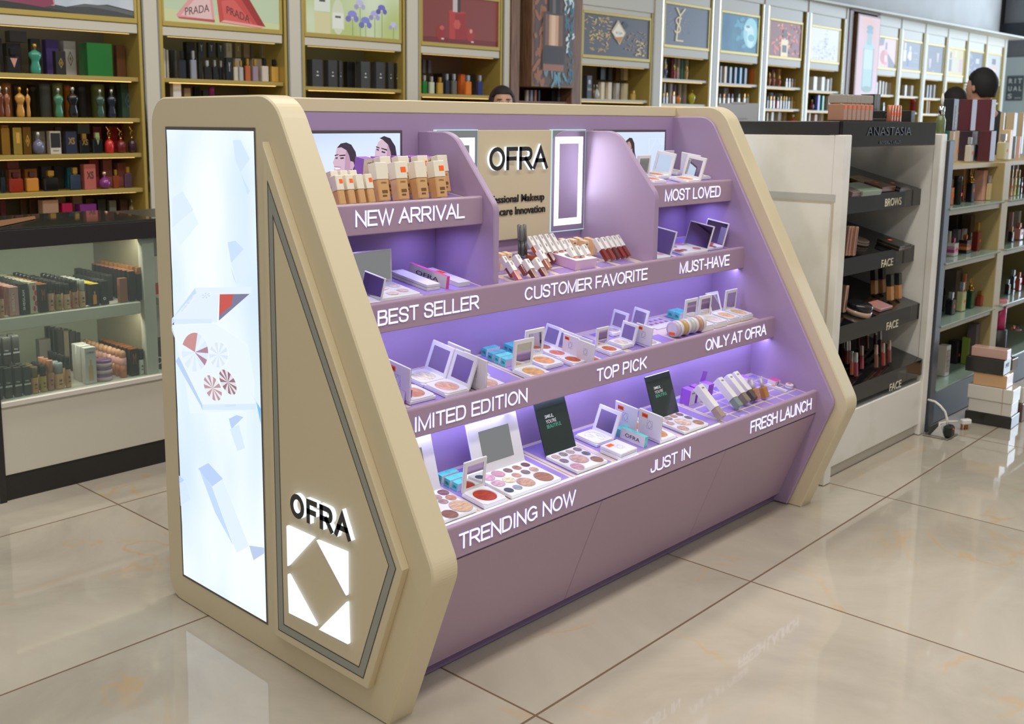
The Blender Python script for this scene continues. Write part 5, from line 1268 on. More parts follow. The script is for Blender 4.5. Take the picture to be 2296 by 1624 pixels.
["box",2.159,2.706,1.704,0.016,0.012,0.076,[110,104,90],[26,26,28],"","second tan box from left@",5],
["box",2.19,2.724,1.563,0.066,0.047,0.139,[206,190,170],[26,26,28],"","second white box from left@",5],
["rect",2.216,2.567,1.563,0.048,0.024,0.129,[214,170,80],[26,26,28],"","yellow bottle with black cap@",5],
["box",2.241,2.713,1.707,0.037,0.027,0.076,[160,140,112],[26,26,28],"","third tan box from left@",5],
["box",2.302,2.714,1.563,0.039,0.028,0.143,[210,190,160],[26,26,28],"","third white box from left@",5],
["box",1.574,2.572,1.352,0.048,0.035,0.191,[220,214,208],[226,160,140],"","white box with pink label@",6],
["box",1.679,2.642,1.352,0.04,0.029,0.165,[190,160,120],[40,40,40],"","tan box@",6],
["box",1.786,2.713,1.352,0.036,0.026,0.176,[40,38,38],[26,26,28],"","black box@",6],
["cyl",1.83,2.627,1.352,0.031,0.031,0.177,[170,60,150],[26,26,28],"","magenta can@",6],
["box",1.84,2.713,1.352,0.036,0.026,0.157,[70,72,76],[26,26,28],"","dark blue wrapped box@",6],
["box",2.52,2.582,1.545,0.076,0.055,0.161,[70,72,74],[220,220,224],"star","first film wrapped star box from left@",7],
["box",2.636,2.579,1.545,0.067,0.048,0.162,[66,68,70],[220,220,224],"star","second film wrapped star box from left@",7],
["box",2.698,2.563,1.545,0.023,0.016,0.163,[60,62,64],[220,220,224],"star","third film wrapped star box from left@",7],
["box",2.84,2.649,1.545,0.06,0.043,0.165,[38,38,40],[220,220,224],"","plain black box@",7],
["box",2.895,2.58,1.545,0.071,0.051,0.165,[74,76,80],[220,220,224],"star","fourth film wrapped star box from left@",7],
["box",3.019,2.581,1.545,0.073,0.053,0.167,[70,72,76],[220,220,224],"star","fifth film wrapped star box from left@",7],
["box",3.107,2.57,1.545,0.041,0.029,0.168,[64,66,70],[220,220,224],"star","sixth film wrapped star box from left@",7],
["box",3.159,2.563,1.545,0.023,0.016,0.167,[40,42,46],[220,220,224],"star","seventh film wrapped star box from left@",7],
["rect",3.407,2.565,1.525,0.039,0.02,0.119,[40,130,60],[200,205,212],"","green bottle@",8],
["rect",3.472,2.565,1.525,0.041,0.021,0.113,[206,216,190],[200,205,212],"","pale glass bottle@",8],
["box",3.533,2.71,1.665,0.028,0.02,0.091,[90,92,96],[26,26,28],"","first grey crest box from left@",8],
["rect",3.55,2.567,1.525,0.047,0.023,0.111,[200,160,70],[206,160,70],"","gold bottle@",8],
["box",3.586,2.71,1.667,0.027,0.02,0.089,[90,92,96],[26,26,28],"","second grey crest box from left@",8],
["rect",3.615,2.564,1.525,0.037,0.019,0.135,[40,48,66],[200,205,212],"","navy bottle@",8],
["rect",3.683,2.566,1.525,0.043,0.022,0.137,[110,106,100],[200,205,212],"","grey bottle@",8],
["box",3.771,2.747,1.525,0.131,0.094,0.147,[44,44,46],[26,26,28],"","first dark box from left@",8],
["rect",3.82,2.568,1.525,0.053,0.026,0.133,[236,130,40],[200,205,212],"","orange bottle@",8],
["box",3.834,2.643,1.525,0.042,0.031,0.143,[226,110,40],[26,26,28],"","orange box@",8],
["rect",3.936,2.567,1.525,0.047,0.023,0.137,[44,60,130],[200,205,212],"","blue bottle@",8],
["box",3.984,2.738,1.525,0.104,0.075,0.151,[40,40,44],[26,26,28],"","second dark box from left@",8],
["box",4.099,2.643,1.525,0.044,0.031,0.135,[70,62,44],[206,160,70],"","black crest box@",8],
["box",4.465,2.594,1.482,0.025,0.018,0.092,[226,214,190],[26,26,28],"","cream box@",9],
["box",4.512,2.593,1.482,0.021,0.015,0.093,[200,206,230],[26,26,28],"","pale blue box@",9],
["box",4.556,2.593,1.482,0.021,0.015,0.095,[226,150,110],[26,26,28],"","peach box@",9],
["box",4.597,2.592,1.482,0.018,0.013,0.096,[60,66,84],[26,26,28],"","navy box@",9],
["box",4.77,2.604,1.482,0.052,0.038,0.099,[34,34,34],[26,26,28],"","wide black box@",9],
["box",4.828,2.592,1.482,0.019,0.013,0.101,[120,122,124],[26,26,28],"","silver box@",9],
["box",4.873,2.592,1.482,0.02,0.014,0.102,[150,146,136],[26,26,28],"","pewter box@",9],
["box",4.917,2.592,1.482,0.02,0.015,0.103,[40,110,100],[26,26,28],"","teal box@",9],
["box",4.961,2.592,1.482,0.018,0.013,0.105,[64,70,86],[26,26,28],"","slate box@",9],
["box",5.155,2.576,1.525,0.059,0.042,0.177,[58,62,76],[220,220,226],"emb","navy box with round crest@",10],
["round",5.248,2.555,1.525,0.04,0.04,0.112,[200,206,210],[200,205,212],"","clear round flask@",10],
["round",5.303,2.627,1.525,0.027,0.027,0.115,[160,110,60],[200,205,212],"","amber flask@",10],
["box",5.423,2.644,1.525,0.045,0.032,0.137,[240,226,190],[26,26,28],"","first cream gold box from left@",10],
["box",5.514,2.721,1.684,0.059,0.043,0.106,[34,32,32],[26,26,28],"","tall black box@",10],
["box",5.517,2.644,1.525,0.045,0.033,0.139,[244,230,200],[26,26,28],"","second cream gold box from left@",10],
["box",5.613,2.716,1.682,0.043,0.031,0.11,[54,56,64],[210,190,150],"","dark box with band@",10],
["box",5.621,2.644,1.525,0.047,0.034,0.135,[196,190,184],[26,26,28],"","silver grey box@",10],
["box",5.716,2.718,1.683,0.05,0.036,0.112,[90,62,44],[26,26,28],"","brown box@",10],
["box",5.732,2.645,1.525,0.05,0.036,0.135,[244,230,196],[26,26,28],"","third cream gold box from left@",10],
["rect",5.748,2.566,1.525,0.044,0.022,0.076,[220,180,80],[206,160,70],"","gold bottle@",10],
["box",5.827,2.719,1.691,0.052,0.037,0.105,[236,212,160],[26,26,28],"","gold foil box@",10],
["box",5.921,2.714,1.694,0.04,0.028,0.1,[200,196,190],[26,26,28],"","silver foil box@",10],
["box",5.93,2.713,1.525,0.036,0.026,0.134,[90,84,70],[26,26,28],"","olive box@",10],
["box",6.017,2.714,1.525,0.04,0.029,0.141,[44,36,30],[206,160,70],"","black box with gold label@",10],
["deco",6.198,2.561,1.713,0.037,0.037,0.136,[90,116,170],[206,160,70],"","blue ornate bottle@",11],
["deco",6.33,2.565,1.713,0.03,0.03,0.131,[190,40,50],[206,160,70],"","red ornate bottle@",11],
["deco",6.38,2.567,1.713,0.029,0.029,0.115,[220,140,160],[206,160,70],"","pink ornate bottle@",11],
["box",6.415,2.72,1.713,0.021,0.015,0.182,[170,180,204],[26,26,28],"","silver blue box@",11],
["box",6.53,2.725,1.713,0.024,0.017,0.19,[130,40,56],[26,26,28],"","maroon box@",11],
["deco",6.53,2.571,1.713,0.039,0.039,0.129,[220,180,70],[206,160,70],"","gold ornate bottle@",11],
["box",6.576,2.724,1.713,0.018,0.013,0.19,[190,190,190],[26,26,28],"","grey box@",11],
["box",6.635,2.729,1.713,0.028,0.02,0.191,[226,224,220],[26,26,28],"","white box@",11],
["box",6.694,2.73,1.713,0.025,0.018,0.189,[120,190,180],[26,26,28],"","aqua box@",11],
["box",6.775,2.736,1.713,0.035,0.025,0.19,[230,220,190],[26,26,28],"","ivory box@",11],
["box",6.853,2.737,1.713,0.031,0.022,0.193,[214,204,190],[26,26,28],"","first beige box from left@",11],
["box",6.911,2.736,1.713,0.023,0.016,0.194,[214,204,190],[26,26,28],"","second beige box from left@",11],
["box",6.965,2.738,1.713,0.023,0.017,0.193,[210,200,186],[26,26,28],"","third beige box from left@",11],
["rect",6.183,2.565,1.506,0.02,0.01,0.085,[70,60,150],[206,160,70],"","violet bottle@",12],
["rect",6.233,2.568,1.506,0.025,0.012,0.09,[130,110,70],[206,160,70],"","smoky bottle@",12],
["rect",6.342,2.574,1.506,0.037,0.018,0.102,[190,130,70],[206,160,70],"","amber bottle@",12],
["vase",6.408,2.568,1.506,0.043,0.043,0.088,[240,150,40],[80,60,40],"","orange vase bottle@",12],
["box",6.418,2.721,1.506,0.023,0.017,0.183,[200,206,220],[26,26,28],"","silver box@",12],
["box",6.521,2.729,1.506,0.039,0.028,0.181,[222,222,230],[26,26,28],"","white box@",12],
["box",6.589,2.728,1.506,0.028,0.02,0.172,[160,150,210],[26,26,28],"","lilac box@",12],
["vase",6.63,2.575,1.506,0.062,0.062,0.122,[196,196,50],[160,120,50],"","lime vase bottle@",12],
["box",6.675,2.732,1.506,0.031,0.022,0.181,[226,220,212],[26,26,28],"","first cream box from left@",12],
["box",6.76,2.737,1.506,0.039,0.028,0.182,[220,214,208],[26,26,28],"","second cream box from left@",12],
["vase",6.82,2.653,1.506,0.029,0.029,0.12,[70,80,70],[90,60,50],"","dark green vase bottle@",12],
["box",6.865,2.742,1.506,0.045,0.032,0.185,[160,140,110],[26,26,28],"","brown foil box@",12],
["box",6.972,2.745,1.506,0.044,0.032,0.176,[160,60,110],[26,26,28],"","magenta box@",12],
["box",7.119,2.597,1.705,0.023,0.016,0.151,[130,120,150],[220,220,230],"","grey violet box@",13],
["box",7.204,2.606,1.705,0.039,0.028,0.151,[222,190,164],[220,220,230],"","peach box@",13],
["box",7.296,2.608,1.705,0.037,0.027,0.149,[106,126,146],[220,220,230],"","first slate blue box from left@",13],
["box",7.389,2.611,1.705,0.037,0.027,0.15,[96,112,140],[220,220,230],"","second slate blue box from left@",13],
["box",7.486,2.614,1.705,0.037,0.026,0.15,[60,140,190],[220,220,230],"","bright blue box@",13],
["box",7.579,2.617,1.705,0.038,0.027,0.148,[96,112,146],[220,220,230],"","third slate blue box from left@",13],
["box",7.714,2.622,1.705,0.04,0.028,0.152,[206,96,44],[220,220,230],"","orange box@",13],
["rect",7.125,2.596,1.5,0.027,0.013,0.107,[226,222,214],[110,60,40],"","brown capped bottle@",14],
["rect",7.199,2.599,1.5,0.03,0.015,0.109,[226,222,214],[206,130,50],"","orange capped bottle@",14],
["rect",7.283,2.602,1.5,0.031,0.016,0.111,[226,222,214],[120,80,110],"","plum capped bottle@",14],
["rect",7.352,2.603,1.5,0.027,0.013,0.113,[226,222,214],[60,80,170],"","blue capped bottle@",14],
["rect",7.479,2.61,1.5,0.037,0.018,0.115,[226,222,214],[80,150,70],"","green capped bottle@",14],
["box",7.486,2.773,1.5,0.081,0.058,0.174,[150,156,166],[26,26,28],"","grey wrapped box@",14],
["rect",7.586,2.612,1.5,0.031,0.016,0.119,[226,222,214],[220,170,80],"","first gold capped bottle from left@",14],
["rect",7.65,2.613,1.5,0.03,0.015,0.12,[226,222,214],[226,190,90],"","second gold capped bottle from left@",14],
["box",7.753,2.776,1.5,0.063,0.045,0.176,[170,172,172],[26,26,28],"","clear box@",14],
["box",7.856,2.77,1.5,0.037,0.027,0.163,[160,120,90],[26,26,28],"","tan box@",14],
["deco",8.058,2.619,1.702,0.047,0.047,0.14,[220,140,60],[206,160,70],"","orange antler bottle@",15],
["deco",8.151,2.622,1.702,0.035,0.035,0.141,[226,120,60],[206,160,70],"","coral antler bottle@",15],
["deco",8.262,2.625,1.702,0.047,0.047,0.121,[222,70,40],[206,160,70],"","red antler bottle@",15],
["box",8.418,2.797,1.702,0.064,0.046,0.175,[120,70,60],[26,26,28],"","wine foil box@",15],
["rect",8.428,2.638,1.702,0.031,0.015,0.086,[226,214,196],[200,205,212],"","first small clear bottle from left@",15],
["rect",8.492,2.639,1.702,0.027,0.014,0.086,[226,206,186],[200,205,212],"","second small clear bottle from left@",15],
["box",8.544,2.794,1.702,0.045,0.032,0.188,[226,190,130],[26,26,28],"","gold foil box@",15],
["rect",8.549,2.639,1.702,0.023,0.012,0.086,[210,190,150],[200,205,212],"","third small clear bottle from left@",15],
["rect",8.609,2.642,1.702,0.026,0.013,0.086,[190,160,110],[200,205,212],"","fourth small clear bottle from left@",15],
["box",8.752,2.808,1.702,0.068,0.049,0.181,[60,54,44],[26,26,28],"","dark box@",15],
["rect",8.046,2.623,1.49,0.021,0.011,0.115,[44,44,48],[26,26,28],"","black bottle@",16],
["rect",8.114,2.629,1.49,0.035,0.018,0.116,[222,206,180],[206,160,70],"","first gold capped bottle from left@",16],
["rect",8.178,2.629,1.49,0.028,0.014,0.117,[226,222,214],[206,160,70],"","first white bottle from left@",16],
["rect",8.261,2.635,1.49,0.043,0.022,0.113,[190,44,50],[26,26,28],"","red bottle@",16],
["rect",8.326,2.634,1.49,0.028,0.014,0.121,[226,222,216],[206,160,70],"","second white bottle from left@",16],
["rect",8.389,2.634,1.49,0.02,0.01,0.121,[220,200,170],[206,160,70],"","slim gold bottle@",16],
["box",8.409,2.79,1.49,0.045,0.032,0.162,[190,196,226],[26,26,28],"","first pale lilac box from left@",16],
["rect",8.441,2.637,1.49,0.025,0.012,0.12,[130,140,170],[206,160,70],"","blue grey bottle@",16],
["rect",8.499,2.639,1.49,0.026,0.013,0.115,[226,226,190],[26,26,28],"","pale yellow bottle@",16],
["rect",8.567,2.642,1.49,0.031,0.016,0.119,[226,206,180],[206,160,70],"","second gold capped bottle from left@",16],
["box",8.596,2.808,1.49,0.08,0.058,0.158,[186,192,210],[26,26,28],"","second pale lilac box from left@",16],
["rect",8.63,2.643,1.49,0.027,0.014,0.118,[190,150,60],[206,160,70],"","amber bottle@",16],
["box",8.849,2.823,1.49,0.102,0.074,0.157,[170,176,190],[26,26,28],"","third pale lilac box from left@",16],
["box",8.197,2.702,1.31,0.019,0.013,0.142,[220,216,206],[26,26,28],"","ivory box@",17],
["box",8.299,2.714,1.31,0.046,0.033,0.148,[214,206,186],[26,26,28],"","first wide ivory box from left@",17],
["box",8.454,2.725,1.31,0.065,0.047,0.147,[210,204,194],[26,26,28],"","second wide ivory box from left@",17],
["box",8.586,2.723,1.31,0.046,0.033,0.152,[210,190,150],[26,26,28],"","cream box@",17],
["round",8.604,2.636,1.31,0.088,0.088,0.124,[206,70,44],[236,220,200],"","red tin@",17],
["box",9.068,2.677,1.687,0.08,0.058,0.141,[240,238,236],[220,130,170],"","first white carton from left@",18],
["box",9.256,2.679,1.687,0.07,0.05,0.144,[240,238,236],[60,60,60],"","second white carton from left@",18],
["box",9.379,2.672,1.687,0.037,0.027,0.127,[240,238,236],[50,50,50],"","third white carton from left@",18],
["box",9.457,2.671,1.687,0.026,0.019,0.139,[240,238,236],[140,80,70],"","fourth white carton from left@",18],
["round",9.016,2.648,1.483,0.043,0.043,0.109,[130,30,44],[226,190,150],"","wine red bottle@",19],
["box",9.18,2.668,1.483,0.044,0.031,0.159,[96,110,214],[26,26,28],"","bright blue box@",19],
["box",9.286,2.67,1.483,0.039,0.028,0.154,[40,170,120],[26,26,28],"","emerald box@",19],
["box",9.379,2.821,1.483,0.047,0.034,0.163,[30,30,66],[26,26,28],"","navy box@",19],
["box",9.44,2.679,1.483,0.05,0.036,0.156,[190,176,166],[26,26,28],"","greige box@",19],
["box",9.542,2.676,1.483,0.034,0.024,0.16,[60,62,60],[26,26,28],"","dark box@",19],
["box",9.14,2.734,1.3,0.026,0.019,0.156,[236,230,224],[26,26,28],"","white box@",20],
["box",9.291,2.751,1.3,0.063,0.046,0.143,[230,190,176],[26,26,28],"","pink box@",20],
["box",9.446,2.751,1.3,0.051,0.037,0.154,[240,234,224],[26,26,28],"","ivory box@",20],
["box",10.691,2.711,1.685,0.03,0.022,0.137,[240,226,214],[26,26,28],"","white and orange box@",21],
["box",10.781,2.714,1.685,0.032,0.023,0.156,[244,240,236],[26,26,28],"","first white box from left@",21],
["box",10.871,2.716,1.685,0.029,0.021,0.151,[236,232,214],[26,26,28],"","ivory box@",21],
["box",10.957,2.718,1.685,0.028,0.021,0.145,[240,238,236],[26,26,28],"","second white box from left@",21],
["box",11.098,2.73,1.685,0.051,0.037,0.142,[226,214,196],[26,26,28],"","cream box@",21],
["rect",10.758,2.715,1.49,0.054,0.027,0.099,[40,46,60],[200,205,212],"","dark bottle@",22],
["rect",10.935,2.717,1.49,0.038,0.019,0.102,[56,70,100],[200,205,212],"","navy bottle@",22],
["box",11.325,2.799,1.49,0.019,0.014,0.162,[190,30,40],[26,26,28],"","red box@",22],
["box",11.571,2.746,1.683,0.056,0.04,0.131,[206,196,180],[26,26,28],"","beige box@",23],
["box",11.779,2.757,1.683,0.07,0.05,0.132,[222,212,196],[26,26,28],"","cream box@",23],
["cyl",11.833,2.736,1.49,0.058,0.058,0.161,[180,40,60],[26,26,28],"","red gift tube@",24],
["box",12.309,2.762,1.675,0.03,0.024,0.161,[190,196,206],[26,26,28],"","first silver box from left@",25],
["box",12.412,2.765,1.675,0.029,0.023,0.164,[200,204,212],[26,26,28],"","second silver box from left@",25],
["box",12.544,2.772,1.675,0.04,0.032,0.168,[210,206,206],[26,26,28],"","pale box@",25],
["box",12.847,2.849,1.675,0.026,0.021,0.174,[220,190,120],[26,26,28],"","gold box@",25],
["box",12.326,2.76,1.48,0.024,0.019,0.162,[206,170,90],[26,26,28],"","first gold box from left@",26],
["box",12.399,2.76,1.48,0.019,0.015,0.159,[196,150,80],[26,26,28],"","second gold box from left@",26],
["box",12.85,2.85,1.48,0.029,0.023,0.145,[200,120,70],[26,26,28],"","copper box@",26],
["round",13.171,2.777,1.67,0.077,0.077,0.146,[150,150,150],[26,26,28],"","grey round flask@",27],
["rect",3.453,-0.825,0.985,0.029,0.02,0.114,[200,130,80],[200,140,110],"st","amber bottle@",28],
["cyl",3.503,-0.835,0.985,0.035,0.035,0.128,[26,26,28],[26,26,28],"st","stout black cylinder@",28],
["deer",3.705,-0.821,0.985,0.039,0.027,0.157,[28,26,28],[206,160,70],"st","black bottle with golden deer head@",28],
["rect",3.74,-0.776,0.985,0.012,0.008,0.116,[170,90,60],[206,160,70],"","slim copper bottle@",28],
["box",3.873,-0.714,0.985,0.064,0.051,0.173,[206,160,110],[26,26,28],"","peach box@",28],
["box",3.88,-0.803,0.985,0.055,0.044,0.142,[216,160,140],[26,26,28],"","rose pink box@",28],
["box",3.891,-0.764,0.985,0.027,0.022,0.168,[206,170,140],[26,26,28],"","pale peach box@",28],
["rect",3.906,-0.836,0.985,0.026,0.018,0.117,[206,190,140],[200,205,212],"","clear bottle@",28],
["box",3.942,-0.839,0.985,0.015,0.012,0.088,[44,44,110],[206,160,70],"st","navy box with gold medal@",28],
["rect",4.066,-0.83,1.173,0.057,0.04,0.126,[206,196,150],[200,205,212],"st","large clear bottle with dark stem@",29],
["box",4.133,-0.826,1.173,0.047,0.037,0.144,[222,190,150],[26,26,28],"","peach film wrapped box@",29],
["box",3.466,-0.807,1.17,0.021,0.017,0.141,[180,160,140],[26,26,28],"","patterned slim box@",30],
["box",3.634,-0.767,1.17,0.019,0.015,0.142,[190,170,150],[26,26,28],"st","grey rose box@",30],
["rect",3.706,-0.801,1.17,0.039,0.027,0.113,[206,200,190],[200,205,212],"st","frosted bottle with sticker@",30],
["box",3.868,-0.736,1.17,0.072,0.058,0.14,[60,44,54],[26,26,28],"","dark plum box@",30],
["box",3.879,-0.818,1.17,0.068,0.055,0.142,[90,46,54],[26,26,28],"","lower maroon box@",30],
["rect",3.888,-0.788,1.17,0.049,0.035,0.118,[36,24,40],[206,160,70],"st","black bottle with teal spot@",30],
["band",3.548,-0.818,0.747,0.049,0.034,0.082,[222,220,214],[190,80,130],"st","white and pink banded bottle@",31],
["box",3.633,-0.766,0.747,0.022,0.017,0.103,[196,186,170],[26,26,28],"","ivory box@",31],
["band",3.706,-0.816,0.747,0.054,0.038,0.085,[44,34,40],[206,120,60],"st","black and orange banded bottle@",31],
["box",3.743,-0.762,0.747,0.034,0.027,0.104,[110,110,116],[26,26,28],"","silver wrapped box@",31],
["box",3.831,-0.766,0.747,0.023,0.018,0.101,[190,180,170],[26,26,28],"","pale box@",31],
["rect",3.841,-0.82,0.747,0.043,0.03,0.135,[120,40,34],[206,160,70],"st","tall ruby bottle@",31],
["box",3.885,-0.697,0.747,0.057,0.046,0.162,[64,52,46],[26,26,28],"","first brown box from left@",31],
["box",3.89,-0.761,0.747,0.048,0.038,0.163,[84,66,54],[26,26,28],"","second brown box from left@",31],
["rect",3.89,-0.775,0.747,0.028,0.02,0.079,[226,222,214],[228,226,222],"","white bottle@",31],
["rect",3.97,-0.83,0.747,0.043,0.03,0.094,[34,28,40],[60,40,70],"st","square black bottle@",31],
["rect",4.079,-0.835,0.747,0.03,0.021,0.088,[36,38,44],[206,160,70],"st","black bottle with gold spray@",31],
["rect",3.575,-0.82,0.47,0.044,0.031,0.105,[34,34,38],[200,205,212],"st","black bottle with silver cap@",32],
["rect",3.633,-0.768,0.47,0.02,0.014,0.112,[30,30,34],[26,26,28],"","slim black bottle@",32],
["rect",3.704,-0.82,0.47,0.044,0.031,0.139,[206,206,150],[200,205,212],"st","pale yellow bottle@",32],
["deer",3.818,-0.821,0.47,0.041,0.029,0.149,[26,70,50],[206,160,70],"","green bottle with golden deer head@",32],
["box",3.876,-0.716,0.47,0.072,0.057,0.172,[110,96,90],[26,26,28],"","grey brown box@",32],
["box",3.896,-0.763,0.47,0.017,0.014,0.154,[220,140,100],[26,26,28],"","orange foil box@",32],
["rect",3.926,-0.832,0.47,0.038,0.026,0.073,[150,60,50],[206,160,70],"","small red bottle@",32],
["box",3.988,-0.818,0.47,0.067,0.053,0.168,[60,76,66],[26,26,28],"","dark green box@",32],
["rect",4.077,-0.829,0.47,0.047,0.033,0.126,[126,140,150],[206,160,70],"st","grey blue bottle with gold cap@",32],
["box",3.555,-0.815,0.183,0.05,0.04,0.144,[214,204,194],[150,130,120],"win","white framed window box@",33],
["box",3.868,-0.752,0.183,0.057,0.046,0.112,[50,44,44],[26,26,28],"st","black box@",33],
["box",3.887,-0.802,0.183,0.044,0.035,0.133,[140,160,70],[206,160,70],"bag","lime green bag box@",33],
["box",3.9,-0.824,0.183,0.052,0.041,0.2,[110,100,104],[26,26,28],"","silver wrapped box@",33],
["box",4.089,-0.824,0.183,0.052,0.042,0.187,[190,176,164],[26,26,28],"","pale rose box@",33],
["rect",4.303,-0.81,0.985,0.016,0.011,0.134,[214,150,110],[206,160,70],"st","first gold flacon from left@",34],
["rect",4.356,-0.81,0.985,0.014,0.01,0.134,[220,196,110],[206,160,70],"st","second gold flacon from left@",34],
["rect",4.411,-0.81,0.985,0.015,0.01,0.129,[130,160,80],[206,160,70],"st","third gold flacon from left@",34],
["rect",4.602,-0.766,0.985,0.013,0.009,0.084,[40,40,46],[26,26,28],"st","slim black bottle@",34],
["box",4.667,-0.759,0.985,0.028,0.022,0.112,[150,90,84],[26,26,28],"","dusky rose box@",34],
["rect",4.381,-0.805,0.747,0.03,0.021,0.079,[40,40,44],[206,160,70],"med","black bottle with gold seal@",35],
["rect",4.517,-0.796,0.747,0.055,0.039,0.088,[222,150,140],[222,140,130],"st","pink bottle@",35],
["box",4.652,-0.716,0.747,0.023,0.019,0.132,[210,160,160],[26,26,28],"","pink box@",35],
["box",4.768,-0.712,0.747,0.031,0.025,0.132,[190,180,170],[26,26,28],"","mirror foil box@",35],
["rect",4.402,-0.805,0.47,0.028,0.02,0.078,[36,36,40],[200,205,212],"med","black bottle with silver seal@",36],
["rect",4.57,-0.804,0.47,0.033,0.023,0.1,[190,80,60],[210,130,90],"st","copper bottle@",36],
["rect",4.628,-0.758,0.47,0.035,0.024,0.102,[84,84,84],[200,205,212],"st","grey bottle with crown@",36],
["rect",4.823,-0.76,0.47,0.029,0.021,0.075,[170,40,44],[228,226,222],"st","ruby bottle@",36],
["round",4.586,-0.815,0.25,0.04,0.04,0.022,[190,130,150],[170,120,140],"","pink ribbed bottle@",37],
["rect",4.628,-0.781,0.25,0.026,0.018,0.02,[226,120,70],[220,180,80],"st","orange bottle@",37],
["box",4.881,-0.556,1.175,0.023,0.019,0.232,[190,172,140],[26,26,28],"","first tall beige box from left@",38],
["box",5.07,-0.543,1.175,0.054,0.044,0.234,[190,172,140],[26,26,28],"","second tall beige box from left@",38],
["box",5.216,-0.552,1.175,0.034,0.027,0.238,[190,172,140],[26,26,28],"","third tall beige box from left@",38],
["box",4.541,-0.733,1.0,0.018,0.014,0.282,[120,124,130],[26,26,28],"","silver striped box@",39],
["box",4.614,-0.732,1.0,0.019,0.015,0.28,[214,170,160],[26,26,28],"","rose foil box@",39],
["box",3.685,-0.705,1.312,0.06,0.06,0.146,[40,44,46],[150,120,50],"orn","black box with gold ornament beside the maroon boxes",40],
["box",3.918,-0.705,1.312,0.065,0.06,0.148,[92,44,52],[26,26,28],"","upper maroon box beside the black ornament box",40],
["box",4.179,-0.665,1.312,0.06,0.14,0.153,[94,46,54],[26,26,28],"","upper maroon box farther from the black ornament box",40]]
# ------------------------------------------------------------------ wall of perfume bays
VAL = M((212, 207, 192), 0.45)
BRASS = M((196, 172, 92), 0.42, 0.35)
WOODG = M((168, 136, 62), 0.5)
BACKP = M((140, 128, 104), 0.6)
WALNUT = noisy('walnut', (110, 78, 58), (146, 108, 82), 6, .45, stretch=(12, 12, 1))
def poster_mesh(w, z0, z1, art, bg, y=-.004, em=.62):
    """flat print; art in u,v of the poster"""
    mb = MB().poly([(0, y, z0), (w, y, z0), (w, y, z1), (0, y, z1)])
    mats = [bg if not isinstance(bg, (tuple, list)) else M(bg, em=em)]
    cols = [None]
    for i, (pts, c) in enumerate(art):
        c = tuple(c)
        if c not in cols:
            cols.append(c); mats.append(M(c, em=em))
        mb.poly([(p[0] * w, y - .0003 * (i + 1) / 6 - .0002, z0 + p[1] * (z1 - z0)) for p in pts], cols.index(c))
    return mb, mats
def ell(cx, cy, rx, ry, n=16, a0=0):
    return [(cx + rx * math.cos(a0 + 2 * math.pi * k / n), cy + ry * math.sin(a0 + 2 * math.pi * k / n)) for k in range(n)]
def rect(a, b, c, d): return [(a, c), (b, c), (b, d), (a, d)]
rnd = random.Random(3)
def blobs(n, c, box, r, r2=None):
    out = []
    for _ in range(n):
        cx, cy = rnd.uniform(box[0], box[1]), rnd.uniform(box[2], box[3])
        a = rnd.uniform(0, 3)
        rr = rnd.uniform(.4, 1) * r
        out.append(([(cx + (rr * math.cos(t) * math.cos(a) - (r2 or rr) * math.sin(t) * math.sin(a)), cy + (rr * math.cos(t) * math.sin(a) + (r2 or rr) * math.sin(t) * math.cos(a))) for t in [2 * math.pi * k / 9 for k in range(9)]], c))
    return out
def bottle_art(cx, y0, w, h, body, cap, lab=None):
    o = [(rect(cx - w / 2, cx + w / 2, y0, y0 + h * .62), body), (rect(cx - w * .12, cx + w * .12, y0 + h * .62, y0 + h * .68), (200, 200, 200)), (rect(cx - w * .28, cx + w * .28, y0 + h * .68, y0 + h), cap)]
    if lab: o.append((rect(cx - w * .33, cx + w * .33, y0 + h * .15, y0 + h * .42), lab))
    return o
iris = []
for cx, cy, s, c in ((.48, .36, .07, (150, 146, 226)), (.62, .26, .07, (140, 140, 220)), (.72, .42, .06, (190, 184, 240)), (.80, .55, .06, (120, 112, 206)), (.93, .25, .05, (206, 206, 236)), (.56, .60, .06, (206, 204, 240))):
    iris += [([(cx, -.02), (cx + .006, -.02), (cx + .006, cy), (cx, cy)], (120, 150, 90))]
    iris += [(ell(cx, cy + s * .8, s * .7, s * 1.1, 12), c), (ell(cx - s * .6, cy - s * .5, s * .45, s * .9, 10, .6), tuple(int(v * .85) for v in c)), (ell(cx + s * .6, cy - s * .4, s * .4, s * .9, 10, .2), tuple(int(v * .92) for v in c)), (ell(cx, cy - s * .1, s * .2, s * .25, 8), (240, 230, 160))]
P_SAND = [([(0, 0), (1, 0), (1, .12), (.85, .19), (.75, .15), (.62, .1), (.5, .14), (.3, .22), (.15, .16), (0, .2)], (70, 72, 70)), (rect(.27, .56, .1, .6), (214, 150, 156)), ([(.28, .13), (.5, .06), (.555, .12), (.55, .2), (.3, .2)], (150, 60, 90)), ([(0, 0), (.7, 0), (.55, .05), (.3, .12), (.1, .1), (0, .07)], (50, 50, 46)), ([(.62, .1), (.75, .13), (.9, .09), (1, .04), (1, .1), (.85, .17), (.72, .17)], (100, 106, 104))]
